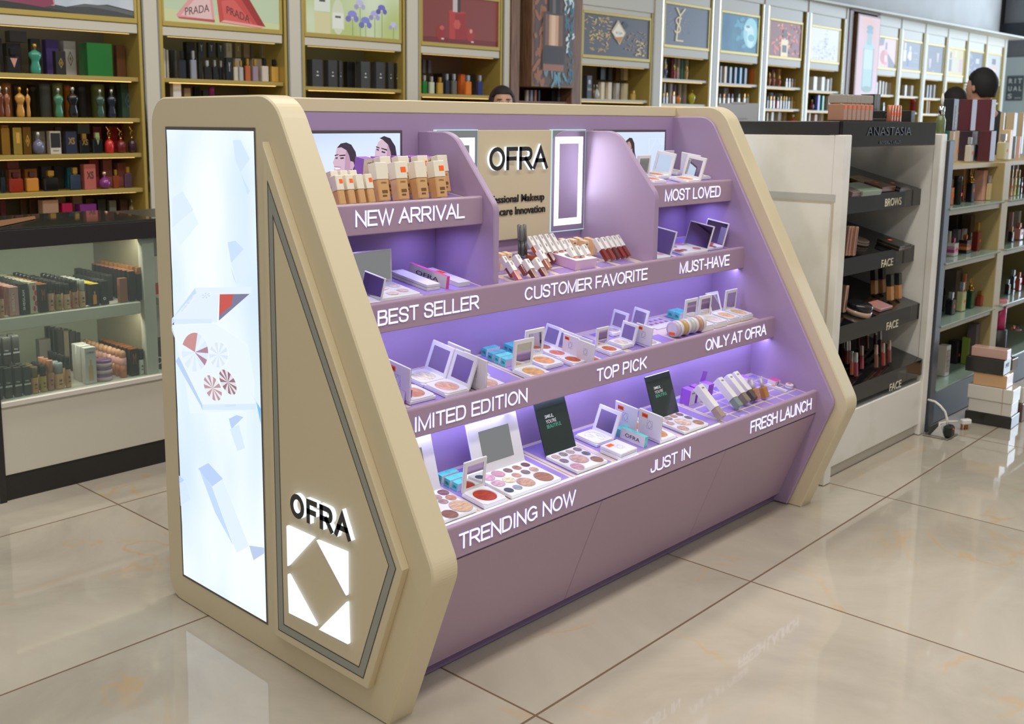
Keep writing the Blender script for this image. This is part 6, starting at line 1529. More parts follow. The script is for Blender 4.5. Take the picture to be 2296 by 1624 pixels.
P_PINK = [([(0, 0), (1, 0), (1, .1), (0, .22)], (222, 226, 170)), ([(.1, .12), (.12, .06), (.42, .04), (.40, .6), (.28, .6)], (240, 170, 166)), ([(.14, .12), (.40, .08), (.38, .5), (.29, .5)], (248, 206, 202)), ([(.44, .5), (.46, .05), (.82, .0), (.86, .04), (.62, .6)], (214, 74, 66)), ([(.48, .42), (.50, .1), (.76, .05), (.58, .5)], (232, 100, 92)), ([(.62, .6), (.8, .05), (.87, .03), (.70, .6)], (170, 40, 40)), ([(.11, .09), (.13, .06), (.42, .04), (.42, .09)], (200, 90, 90)), ([(.47, .06), (.82, .01), (.86, .04), (.5, .1)], (250, 180, 170))]
P_IRIS = [(rect(.09, .25, .42, 1), (236, 242, 226)), (rect(.09, .25, .0, .4), (230, 222, 170)), (rect(.14, .2, .6, .66), (90, 90, 80)), (ell(.33, .34, .065, .34, 18), (226, 232, 200)), (rect(.265, .395, .10, .40), (226, 232, 200)), (rect(.30, .36, .68, .80), (60, 62, 56)), (rect(.275, .385, .12, .42), (244, 246, 232)), (rect(.30, .36, .32, .36), (90, 96, 80))] + iris
P_RED = [(rect(0, 1, 0, .12), (130, 30, 26)), (rect(.33, .56, .1, .68), (176, 36, 34)), (rect(.345, .42, .1, .67), (206, 60, 52)), (ell(.445, .68, .115, .03, 14), (206, 66, 56)), (rect(.39, .49, .68, 1), (226, 210, 206)), (rect(.45, .49, .68, 1), (70, 50, 50)), (ell(.445, .42, .05, .11, 6), (226, 90, 80)), (ell(.24, .22, .07, .17, 9), (170, 36, 34)), (ell(.62, .22, .06, .15, 9), (186, 44, 40)), (ell(.25, .32, .03, .05, 8), (226, 100, 90)), (ell(.63, .30, .02, .05, 8), (240, 170, 160)), (ell(.26, .09, .02, .02, 8), (250, 220, 215)), (ell(.65, .07, .02, .02, 8), (250, 220, 215))]
P_GOLD = blobs(40, (190, 150, 60), (.02, .40, .1, .95), .05, .012) + blobs(30, (226, 196, 110), (.1, .4, .3, .95), .05, .009) + blobs(34, (160, 120, 50), (.55, .98, .05, .7), .035, .012) + blobs(24, (226, 200, 130), (.78, .92, .02, .5), .03, .012) + [([(.40, .62), (.50, .92), (.62, .62), (.53, .3)], (206, 190, 150)), ([(.42, .60), (.51, .84), (.60, .60), (.53, .36)], (240, 234, 214)), ([(.44, .48), (.59, .52), (.53, .34)], (190, 130, 50)), ([(.55, .8), (.60, .92), (.66, .82), (.61, .7)], (40, 44, 50))]
P_LOGO = blobs(46, (120, 124, 136), (.02, .6, .3, .97), .05, .003) + blobs(16, (170, 170, 176), (.1, .5, .3, .8), .04, .003)
P_WATER = blobs(14, (60, 140, 170), (.4, .95, .1, .95), .16, .05) + [(ell(.80, .55, .20, .42, 20, .3), (140, 206, 220)), (ell(.80, .45, .1, .3, 16), (190, 230, 236)), (ell(.72, .68, .09, .09, 14), (206, 234, 240)), (ell(.82, .42, .09, .1, 14), (100, 180, 196)), (ell(.72, .72, .06, .04, 12), (90, 120, 140))]
P_FIRE = blobs(26, (214, 90, 30), (.05, .95, .1, .95), .09, .03) + blobs(18, (250, 170, 70), (.2, .7, .3, .95), .05, .02) + blobs(10, (110, 20, 20), (.6, .95, .1, .9), .1, .04) + bottle_art(.48, .0, .22, .8, (240, 222, 180), (30, 26, 26), (40, 36, 34))
P_SKETCH = blobs(60, (170, 180, 196), (.05, .95, .05, .6), .05, .006) + blobs(40, (120, 132, 150), (.2, .85, .05, .45), .045, .005) + blobs(18, (110, 120, 140), (.45, .58, .5, .95), .035, .006)
P_ROSE = [([(.0, .7), (.1, 1), (.35, 1), (.3, .75)], (120, 110, 120)), (ell(.35, .35, .2, .25, 14), (206, 110, 106)), ([(.55, .5), (1, .1), (1, 0), (.6, 0)], (96, 96, 110))] + bottle_art(.45, .08, .16, .78, (222, 140, 140), (96, 100, 110), (240, 226, 226))
P_TWO = bottle_art(.15, .3, .13, .65, (232, 234, 240), (232, 234, 240)) + bottle_art(.42, .35, .15, .5, (236, 238, 244), (226, 228, 236)) + bottle_art(.33, .12, .1, .45, (70, 90, 150), (220, 224, 236)) + [(rect(.6, .85, .62, .64), (200, 206, 216)), (rect(.6, .85, .4, .42), (170, 176, 190)), (rect(.6, .85, .3, .32), (170, 176, 190)), (rect(0, 1, 0, .1), (150, 140, 150))]
P_DARK2 = [([(.2, .15), (.26, .15), (.30, .5), (.16, .5)], (206, 190, 206)), ([(.65, .4), (.71, .4), (.75, .75), (.61, .75)], (206, 190, 206)), (rect(.4, .5, .04, .06), (220, 220, 226))]
P_TRIO = bottle_art(.13, .12, .18, .75, (110, 120, 150), (90, 100, 130)) + bottle_art(.45, .1, .26, .85, (210, 206, 190), (226, 222, 190)) + bottle_art(.82, .12, .2, .8, (206, 170, 190), (222, 206, 130))
P_GREY = blobs(14, (160, 176, 206), (.05, .5, .1, .9), .12, .03) + [(rect(.5, .75, .55, .75), (206, 214, 228))]
P_NUDE = bottle_art(.5, .1, .5, .75, (232, 206, 196), (110, 114, 130), (244, 236, 232)) + [(rect(0, 1, .9, .92), (180, 206, 226))]
bayd = [0]
def bay(x0, x1, side_r, shelves, z, art, bg, name_l, yaw=0.0, em=.62, extra=None):
    """z: valance bottom, valance top, poster bottom, poster top, opening top, unit top"""
    vb, vt, pb, pt, ot, ut = z
    y = 2.5 + (x0 - 6) * .031 if yaw else 2.5
    w = x1 - x0
    t = thing('wall_shelf_bay', 'shelf bay with ' + name_l, 'shelf bay', (x0, y, 0), yaw)
    d = .38
    obj('back_panel', MB().box(-.03, w + side_r, d, d + .02, .70, ut), BACKP, t)
    obj('side_panel', MB().box(-.022, 0, -.004, d, .70, ot, 0, .002), BRASS, t)
    obj('side_panel', MB().box(w + side_r - .018, w + side_r, -.004, d, .70, ot, 0, .002), BRASS, t)
    for sx in (-.034, w + side_r + .002):
        obj('chrome_edge', MB().box(sx, sx + .009, -.008, .01, .70, ot), CHROME, t)
    obj('base_cabinet', MB().box(-.03, w + side_r, 0, d, 0, .80), M((196, 186, 160), .5), t)
    obj('valance', MB().box(0, w, .0, .02, vb, vt, 0, .002), VAL, t)
    obj('header_panel', MB().box(0, w, .002, .02, pt + .02, ot, 0, .002), VAL, t)
    obj('valance', MB().box(-.034, w + side_r + .012, -.004, .02, ot, ut, 0, .003), VAL, t)
    pf = MB()
    pf.box(0, w, -.006, .03, pb - .026, pb, 0, .002).box(0, w, -.006, .03, pt, pt + .022, 0, .002)
    pf.box(w - .014, w, -.004, .03, pb, pt)
    pf.box(0, .012, -.004, .03, pb, pt)
    f = obj('poster_frame', pf, BRASS, t)
    mb, mats = poster_mesh(w - .026, pb, pt, art, bg, .004, em)
    mb.move(Matrix.Translation((.012, 0, 0)))
    po = obj('poster', mb, mats, f)
    if extra: extra(po, f, w - .026, pb, pt)
    for zs in shelves:
        s = obj('shelf', MB().box(.002, w + side_r - .02, .012, d, zs - .022, zs, 0, .0015), M((186, 164, 92), .42, .25) if not yaw and x0 < 4.5 else M((206, 202, 180), .4), t)
        obj('led_run', MB().box(.05, w - .03, .03, .04, zs - .0245, zs - .0222), M((255, 206, 120), em=2.2), s)
    if not yaw or True:
        obj('led_run', MB().box(.05, w - .03, .03, .04, vb - .003, vb - .0005), M((255, 206, 120), em=1.2), t)
    return t
ZL = (1.781, 1.828, 1.856, 2.16, 2.22, 2.42)
ZR = (1.897, 1.965, 1.99, 2.315, 2.446, 2.56)
YR = math.atan(.031)
SKYB = noisy('poster_pale_sky', (196, 206, 214), (222, 226, 230), 4, em=.62)
def lg(txt, u, v, du, dv, c, bold=0.0):
    def f(po, fr, w, pb, pt):
        h = pt - pb
        obj('poster_lettering', MB().text(txt, (.012 + u * w, -.002, pb + v * h), (du * w, 0, 0), (0, 0, dv * h), .001, bold), M(c, em=.5), fr)
    return f
def ysl(po, fr, w, pb, pt):
    h = pt - pb
    g = M((222, 206, 150), em=.62)
    for ch, u, v, du, dv in (('Y', .20, .52, .22, .42), ('S', .21, .30, .13, .42), ('L', .24, .10, .17, .40)):
        obj('poster_lettering', MB().text(ch, (.012 + u * w, -.002, pb + v * h), (du * w, 0, 0), (.03 * w, 0, dv * h), .001, -.015), g, fr)
def prada(po, fr, w, pb, pt):
    h = pt - pb
    for s_, u, v, du, dv, sh in (('PRADA', .17, .12, .2, .13, .10), ('PRADA', .52, .22, .2, .13, -.14)):
        obj('poster_lettering', MB().text(s_, (.012 + u * w, -.002, pb + v * h), (du * w, 0, sh * h), (0, 0, dv * h), .001), M((90, 60, 60), em=.4), fr)
bay(.36, 1.325, .022, (1.56, 1.352, 1.172, .99, .835), ZL, P_SAND, SKYB, 'a poster of a pink bottle on black sand')
bay(1.468, 2.228, .032, (1.563, 1.352, 1.17, .99), ZL, P_PINK, (206, 222, 184), 'a poster of pink and red triangular bottles', extra=prada)
bay(2.387, 3.146, .032, (1.545, 1.34, 1.16), ZL, P_IRIS, noisy('poster_spring_green', (196, 210, 130), (232, 244, 214), 2.5, em=.62, detail=1), 'a pale green poster of violet irises')
bay(3.316, 4.063, .028, (1.525, 1.33, 1.15), ZL, P_RED, (150, 62, 52), 'a dark red poster of a round red bottle', em=.5)
bay(4.985, 5.868, .03, (1.525, 1.33, 1.15), ZL, P_GOLD, (78, 80, 90), 'a poster of a bottle between golden wings', em=.55, extra=lg('ROJA', .47, .55, .1, .08, (90, 90, 80)))
for i, (a, b, e, sh, art, bg, nm, ex) in enumerate([
    (6.06, 6.79, .04, (1.713, 1.506, 1.30), P_LOGO, (70, 76, 92), 'a slate poster with a tall golden monogram', ysl),
    (6.98, 7.69, .07, (1.705, 1.50, 1.29), P_WATER, noisy('poster_sea_blue', (50, 110, 150), (80, 150, 180), 3, em=.6), 'a blue poster of rippling water', None),
    (7.89, 8.59, .09, (1.702, 1.49, 1.31), P_FIRE, (120, 46, 36), 'a fiery orange poster of a clear bottle', None),
    (8.79, 9.49, .10, (1.687, 1.483, 1.30), P_SKETCH, (222, 228, 234), 'a white poster of a grey sketched fountain', None),
    (10.50, 11.07, .06, (1.685, 1.49, 1.30), P_ROSE, (222, 196, 206), 'a pale pink poster right after the walnut niche', None),
    (11.23, 11.85, .06, (1.683, 1.49, 1.30), P_TWO, (120, 128, 148), 'a grey poster of two white bottles', None),
    (12.03, 12.63, .07, (1.675, 1.48, 1.29), P_DARK2, (98, 104, 124), 'a slate poster with two slim pale shapes', None),
    (12.81, 13.41, .07, (1.67, 1.47, 1.28), P_TRIO, (214, 206, 150), 'a pale yellow poster of three bottles', None),
    (13.59, 14.18, .07, (1.66, 1.46, 1.28), P_GREY, (112, 122, 146), 'a blue grey poster second from the far end', None),
    (14.34, 14.98, .07, (1.66, 1.46, 1.28), P_NUDE, (206, 222, 240), 'a pale poster at the far end of the wall', None)]):
    bay(a, b, e, sh, ZR, art, bg, nm, YR, .72, ex)
def trim(n, x0, x1, z1, right=False, y=-.012, z0=0.0):
    o = struct('trim_%d' % n, MB().box(0, x1 - x0, y, .4, z0, z1, 0, .003), VAL)
    o.location = (x0, 2.5 + (x0 - 6) * .031 if right else 2.5, 0)
    if right: o.rotation_euler = (0, 0, YR)
trim(1, 1.357, 1.434, 2.42); trim(2, 2.272, 2.352, 2.42); trim(3, 3.187, 3.281, 2.42); trim(4, 4.104, 4.158, 2.42); trim(5, 5.910, 6.024, 2.56)
for i, (a, b) in enumerate([(6.842, 6.946), (7.772, 7.856), (8.692, 8.756), (9.602, 9.65), (11.142, 11.196), (11.922, 11.996), (12.712, 12.776), (13.492, 13.556), (14.262, 14.306), (15.062, 15.16)]): trim(6 + i, a, b, 2.56, True)
struct('trim_16', MB().box(1.3, 15.3, 2.52, 2.98, 2.56, 2.58), VAL)
def niche(x0, x1, yaw, zb, zt, art, bg, px0, px1, label, top):
    y = 2.5 + (x0 - 6) * .031 if yaw else 2.5
    w = x1 - x0
    t = thing('walnut_niche', label, 'display niche', (x0, y, 0), yaw)
    obj('frame_post', MB().box(0, .09, -.02, .36, 0, top, 0, .003), WALNUT, t)
    obj('frame_post', MB().box(w - .11 if not yaw else w - .07, w, -.02, .36, 0, top, 0, .003), WALNUT, t)
    obj('frame_rail', MB().box(0, w, -.02, .36, top - .06, top, 0, .003), WALNUT, t)
    obj('back_panel', MB().box(.05, w - .05, .33, .36, 0, top), M((112, 80, 56), .5), t)
    obj('shelf', MB().box(.09, w - .1, .0, .33, zb - .14, zb - .118), WALNUT, t)
    pb = obj('poster_box', MB().box(px0 - x0 - .03, px1 - x0 + .02, -.05, .2, zb - .018, zt + .02, 0, .004), WALNUT, t)
    mb, mats = poster_mesh(px1 - px0, zb, zt, art, bg, -.0515, .62)
    obj('poster', mb.move(Matrix.Translation((px0 - x0, 0, 0))), mats, pb)
    return t
P_BRONZE = blobs(40, (150, 96, 62), (.0, .3, .0, 1), .08, .03) + blobs(50, (60, 110, 130), (.72, 1, .0, 1), .06, .02) + blobs(24, (206, 226, 230), (.7, 1, .35, 1), .05, .015) + blobs(14, (90, 150, 165), (.2, .8, .0, .14), .08, .02) + [(rect(.18, .76, .15, .76), (60, 46, 44)), (rect(.24, .70, .42, .76), (120, 84, 64)), (rect(.34, .58, .42, .76), (206, 160, 124)), (rect(.40, .50, .42, .76), (226, 190, 160)), (ell(.47, .76, .29, .02, 16), (70, 54, 50)), (rect(.33, .62, .76, 1.0), (44, 40, 42)), (rect(.42, .50, .76, 1.0), (110, 92, 86)), (rect(.20, .74, .15, .22), (150, 100, 76)), (rect(.22, .72, .24, .40), (50, 42, 44))]
niche(4.165, 4.955, 0, 1.612, 2.28, P_BRONZE, (84, 64, 58), 4.38, 4.81, 'walnut framed niche with a tall bronze bottle poster', 2.42)
P_BLUE = [(rect(.28, .78, .1, .62), (160, 206, 206)), (ell(.53, .62, .25, .10, 18), (160, 206, 206)), (ell(.53, .11, .25, .04, 18), (110, 160, 150)), (rect(.30, .76, .36, .60), (190, 222, 226)), (rect(.42, .64, .66, .80), (130, 180, 190)), (rect(.38, .68, .80, .84), (90, 150, 170)), (ell(.53, .87, .16, .035, 12), (80, 140, 165)), (rect(.74, .78, .12, .62), (70, 120, 150)), (rect(.28, .31, .12, .62), (100, 150, 170))]
niche(9.66, 10.47, YR, 1.63, 2.5, P_BLUE, noisy('poster_blush', (226, 176, 160), (222, 196, 216), 1.5, em=.72, detail=1), 9.83, 10.40, 'walnut framed niche with a blue green bottle poster', 2.6)

# ------------------------------------------------------------------ boxes and bottles on the shelves
def emblem(t, kind, w, h, yf, c2, parent):
    a = w / 2
    m = M(c2, .4)
    if kind == 'dia':
        o_ = [(0, h * .28), (a * .5, h * .5), (0, h * .72), (-a * .5, h * .5)]
        obj('emblem', MB().ring(o_, inset(o_, a * .12), yf - .0006, 'y').poly([(0, yf - .0006, h * .42), (a * .16, yf - .0006, h * .5), (0, yf - .0006, h * .58), (-a * .16, yf - .0006, h * .5)]), m, parent)
    elif kind == 'tri':
        obj('emblem', MB().poly([(-a * .55, yf - .0006, h * .60), (0, yf - .0006, h * .22), (a * .55, yf - .0006, h * .60)]), M((206, 150, 140), .4), parent)
    elif kind == 'star':
        obj('emblem', MB().poly([((a * (.22 if k % 2 == 0 else .1)) * math.sin(math.pi * k / 5), yf - .0006, h * .55 + (a * (.22 if k % 2 == 0 else .1)) * math.cos(math.pi * k / 5)) for k in range(10)]).box(-a * .24, a * .24, yf - .0006, yf, h * .40, h * .44), m, parent)
    elif kind == 'emb':
        mb = MB().ring(ell(0, h * .72, a * .6, a * .6, 20), ell(0, h * .72, a * .5, a * .5, 20), yf - .0006, 'y').box(-a * .3, a * .3, yf - .0006, yf, h * .66, h * .80)
        mb.text('Boadicea', (-a * .8, yf - .0007, h * .36), (a * 1.6, 0, 0), (0, 0, h * .13), .0005)
        obj('emblem', mb, m, parent)
    elif kind == 'orn':
        mb = MB().box(-a * .12, a * .12, yf - .0006, yf, h * .08, h * .78)
        for k in range(6): mb.disc((0, yf - .0008, h * (.12 + .13 * k)), (a * (.32 - .03 * k), 0, 0), (0, 0, h * .03), 8)
        obj('emblem', mb, m, parent)
    elif kind == 'win':
        mb = MB().poly([(-a * .75, yf - .0006, h * .12), (a * .75, yf - .0006, h * .12), (a * .75, yf - .0006, h * .86), (-a * .75, yf - .0006, h * .86)])
        obj('window', mb, m, parent)
        mb = MB()
        for k in range(3): mb.disc((0, yf - .0009, h * (.24 + .17 * k)), (a * .6, 0, 0), (0, 0, h * .075), 14)
        mb.poly([(-a * .35, yf - .0009, h * .66), (a * .35, yf - .0009, h * .66), (a * .35, yf - .0009, h * .82), (-a * .35, yf - .0009, h * .82)])
        obj('contents', mb, M((206, 180, 160), .5), parent)
    elif kind == 'med':
        obj('seal', MB().disc((0, yf - .0008, h * .42), (a * .7, 0, 0), (0, 0, a * .9), 18), M((200, 150, 100), .3, .5), parent)
    elif kind == 'flw':
        mb = MB()
        for k in range(5): mb.disc((a * (.2 + .5 * (k % 2)), yf - .0006, h * (.15 + .17 * k)), (a * .38, 0, 0), (0, 0, h * .09), 9)
        obj('print', mb, m, parent)
    elif kind == 'flw2':
        mb = MB()
        for k in range(6):
            q = math.pi * k / 3
            mb.disc((-a * .3 + a * .3 * math.cos(q), yf - .0006, h * .26 + a * .3 * math.sin(q)), (a * .15, 0, 0), (0, 0, a * .15), 7)
        obj('print', mb, m, parent)
    elif kind in ('btl', 'LUM'):
        c = (226, 150, 50) if kind == 'btl' else (206, 168, 120)
        obj('print', MB().box(-a * .4, a * .4, yf - .0006, yf, h * .08, h * .5).box(-a * .15, a * .15, yf - .0006, yf, h * .5, h * .66), M(c), parent)
        if kind == 'LUM': obj('lettering', MB().text('LUMENE', (-a * .65, yf - .0006, h * .84), (a * 1.3, 0, 0), (0, 0, h * .05), .0004), M((120, 116, 110)), parent)
    elif kind == 'ord':
        obj('print', MB().box(-a, a, yf - .0006, yf, h * .36, h * .42), m, parent)
        obj('lettering', MB().text('Ordinary', (-a * .7, yf - .0008, h * .47), (a * 1.2, 0, 0), (0, 0, h * .08), .0004, .02), m, parent)
    elif kind == 'ot':
        pass
    elif kind and kind not in ('st', 'str', 'bag'):
        up = kind == 'SHEGLAM'
        n = len(kind)
        if up:
            mb = MB().text(kind, (a * .1, yf - .0006, h * .15), (0, 0, h * .65), (-a * .55, 0, 0), .0004, .02)
            obj('lettering', mb, M((226, 224, 220) if c2[0] < 40 and 'black' in str(t.get('label')) else (236, 206, 200)), parent)
        elif kind == 'rabanne':
            obj('print', MB().box(-a * .9, a * .9, yf - .0006, yf, h * .28, h * .92), m, parent)
            obj('lettering', MB().text(kind, (-a * .55, yf - .0006, h * .12), (a * 1.1, 0, 0), (0, 0, h * .08), .0004), M((110, 104, 90)), parent)
        else:
            k = .5 if n == 1 else .38
            obj('lettering', MB().text(kind, (-a * (.4 if n == 1 else .6), yf - .0006, h * .42), (a * (.8 if n == 1 else 1.2), 0, 0), (0, 0, h * k * .8), .0004, .03), m, parent)
_pm = {}
def lathe_key(kind, w, h):
    r = w / 2
    if kind == 'torso':
        return [(r * .62, 0), (r * .78, h * .06), (r * .80, h * .2), (r * .58, h * .38), (r * .62, h * .46), (r * .98, h * .60), (r * .92, h * .70), (r * .34, h * .78), (r * .2, h * .80), (0, h * .80)]
    if kind == 'round':
        return [(r * .5, 0), (r * .9, h * .15), (r, h * .32), (r * .86, h * .52), (r * .4, h * .64), (r * .28, h * .68), (0, h * .68)]
    if kind == 'vase':
        return [(r * .42, 0), (r * .55, h * .04), (r * .85, h * .3), (r, h * .5), (r * .8, h * .68), (r * .3, h * .76), (r * .25, h * .8), (0, h * .8)]
    if kind == 'legs':
        return [(r * .72, 0), (r * .95, h * .06), (r * .95, h * .36), (r * .7, h * .46), (r * .22, h * .52), (0, h * .52)]
    if kind == 'deco':
        return [(r * .3, 0), (r * .34, h * .03), (r * .22, h * .08), (r * .5, h * .34), (r * .62, h * .5), (r * .3, h * .58), (0, h * .58)]
GLOSS = {}
def stock(kind, x, y, z, w, d, h, c1, c2, txt, label, group):
    yaw = YR if (x > 6 and y > 2) else 0.0
    name = 'perfume_box' if kind == 'box' else 'gift_tube' if kind == 'cyl' else 'perfume_bottle'
    cat = {'perfume_box': 'box', 'gift_tube': 'tube', 'perfume_bottle': 'perfume bottle'}[name]
    t = thing(name, label, cat, (x, y, z + .0005), yaw)
    a, b = w / 2, d / 2
    body = M(c1, .28 if kind == 'box' else .1, coat=.0 if kind == 'box' else .4)
    cap = M(c2, .2, .6 if c2[0] > 150 and kind != 'box' else 0)
    yf = -b
    if kind == 'box':
        obj('carton', MB().box(-a, a, -b, b, 0, h, 0, .0012), body, t)
        if txt == 'bag':
            obj('handle', MB().tube([(a * .5 * math.cos(k * math.pi / 8), 0, h + a * .9 * math.sin(k * math.pi / 8)) for k in range(9)], .0018, 6), GOLD, t)
        if c2 and tuple(c2) == (226, 160, 140): obj('print', MB().box(-a * .8, a * .8, -b - .0006, -b, h * .0, h * .3), M(c2), t)
    elif kind in ('rect', 'deer', 'band', 'ingot'):
        hb = {'rect': .68, 'deer': .56, 'band': .72, 'ingot': 1.0}[kind] * h
        if kind == 'band':
            mb = MB()
            for k, m in enumerate((0, 1, 2, 0)): mb.box(-a, a, -b, b, hb * k / 4, hb * (k + 1) / 4, m, .001)
            obj('bottle', mb, [body, M(c2, .3), M([(p + q) / 2 for p, q in zip(c1, c2)], .3)], t)
        else:
            obj('bottle', MB().box(-a, a, -b, b, 0, hb, 0, w * .08), body if kind != 'ingot' else M(c1, .2, .7), t)
        if kind == 'ingot':
            obj('nozzle', MB().lathe([(w * .08, 0), (w * .08, .002), (0, .002)], 8, (0, 0, hb)), DARK, t)
        elif kind == 'deer':
            r = a * .6
            obj('neck', MB().lathe([(r, 0), (r * 1.1, h * .03), (r * .7, h * .06), (0, h * .06)], 12, (0, 0, hb)), GOLD, t)
            mb = MB().lathe([(r * .3, 0), (r * .75, h * .05), (r * .7, h * .12), (r * .3, h * .18), (0, h * .19)], 10, (0, 0, hb + h * .05), 0, 1, 1)
            mb.tube([(0, 0, hb + h * .14), (-r * .5, -r * .9, hb + h * .11), (-r * .6, -r * 1.3, hb + h * .09)], [r * .55, r * .4, r * .22], 8)
            for sx in (-1, 1):
                mb.tube([(sx * r * .5, 0, hb + h * .2), (sx * r * 1.0, 0, hb + h * .28), (sx * r * 1.5, 0, hb + h * .40)], [.0022, .0018, .0010], 5)
                for k in (.3, .36): mb.tube([(sx * r * (k * 4 - .3), 0, hb + h * (k - .02)), (sx * r * (k * 4 - .5), -.004, hb + h * (k + .07))], .0012, 5)
                mb.tube([(sx * r * .5, 0, hb + h * .17), (sx * r * 1.1, .002, hb + h * .20)], [.003, .001], 5)
            obj('deer_head_cap', mb, GOLD, t)
        else:
            cw = a * (.42 if kind == 'rect' else .3)
            obj('cap', MB().box(-cw * .6, cw * .6, -min(cw, b) * .6, min(cw, b) * .6, hb, hb + h * .04).box(-cw, cw, -min(cw, b * .95), min(cw, b * .95), hb + h * .04, h, 0, cw * .15), cap, t)
    elif kind == 'cyl':
        obj('tube', MB().lathe([(a, 0), (a, h * .8), (a * 1.01, h * .8), (a * 1.01, h), (0, h)], 20), M(c1, .3), t)
    else:
        p = lathe_key(kind, w, h)
        obj('bottle', MB().lathe(p, 18, (0, 0, 0), 0, 1, .7 if kind == 'torso' else 1), body, t)
        zt = p[-1][1]
        r = a * .2
        if kind == 'legs':
            mb = MB().lathe([(r, 0), (r * 1.4, h * .05), (r * .8, h * .1), (0, h * .1)], 10, (0, 0, zt))
            for sx, k in ((-1, .8), (1, 1.0)): mb.tube([(0, 0, zt + h * .08), (sx * a * .3, 0, zt + h * .22), (-sx * a * .2 + a * .3 * sx * k, 0, zt + h * .34), (sx * a * .6, 0, h)], [.004, .0036, .003, .002], 6)
            obj('cap', mb, GOLD, t)
        elif kind == 'deco':
            mb = MB().lathe([(r, 0), (r * 1.6, h * .06), (r * .7, h * .12), (r * 1.3, h * .2), (r * .4, h * .32), (0, h - zt)], 10, (0, 0, zt))
            for sx in (-1, 1): mb.tube([(0, 0, zt + h * .1), (sx * a * .6, 0, zt + h * .2), (sx * a * .8, 0, zt + h * .34)], [.003, .0024, .001], 5)
            obj('cap', mb, GOLD, t)
        else:
            obj('cap', MB().lathe([(r * .9, 0), (r * .9, (h - zt) * .4), (r * 1.5, (h - zt) * .45), (r * 1.5, h - zt), (0, h - zt)], 12, (0, 0, zt)), cap, t)
    if txt == 'st':
        q = min(a, .012)
        obj('price_sticker', MB().box(-q * .2, q * .9, -b - .0008, -b, h * .3, h * .3 + .014), ORANGE, t)
    elif txt == 'str':
        mb = MB()
        for k in range(6): mb.lathe([(a * (.60 + .05 * k), 0), (a * (.62 + .05 * k), .0012)], 14, (0, 0, h * (.42 + .03 * k)), 0, 1, .72)
        obj('stripe_band', mb, M([v * .6 for v in c1]), t)
    else:
        emblem(t, txt, w, h, yf, c2, t)
    return t
for a in BG:
    g = SH[a[11]]
    stock(*a[:10], a[10].replace('@', ' on ' + g.replace('perfume stock on ', '')), g)
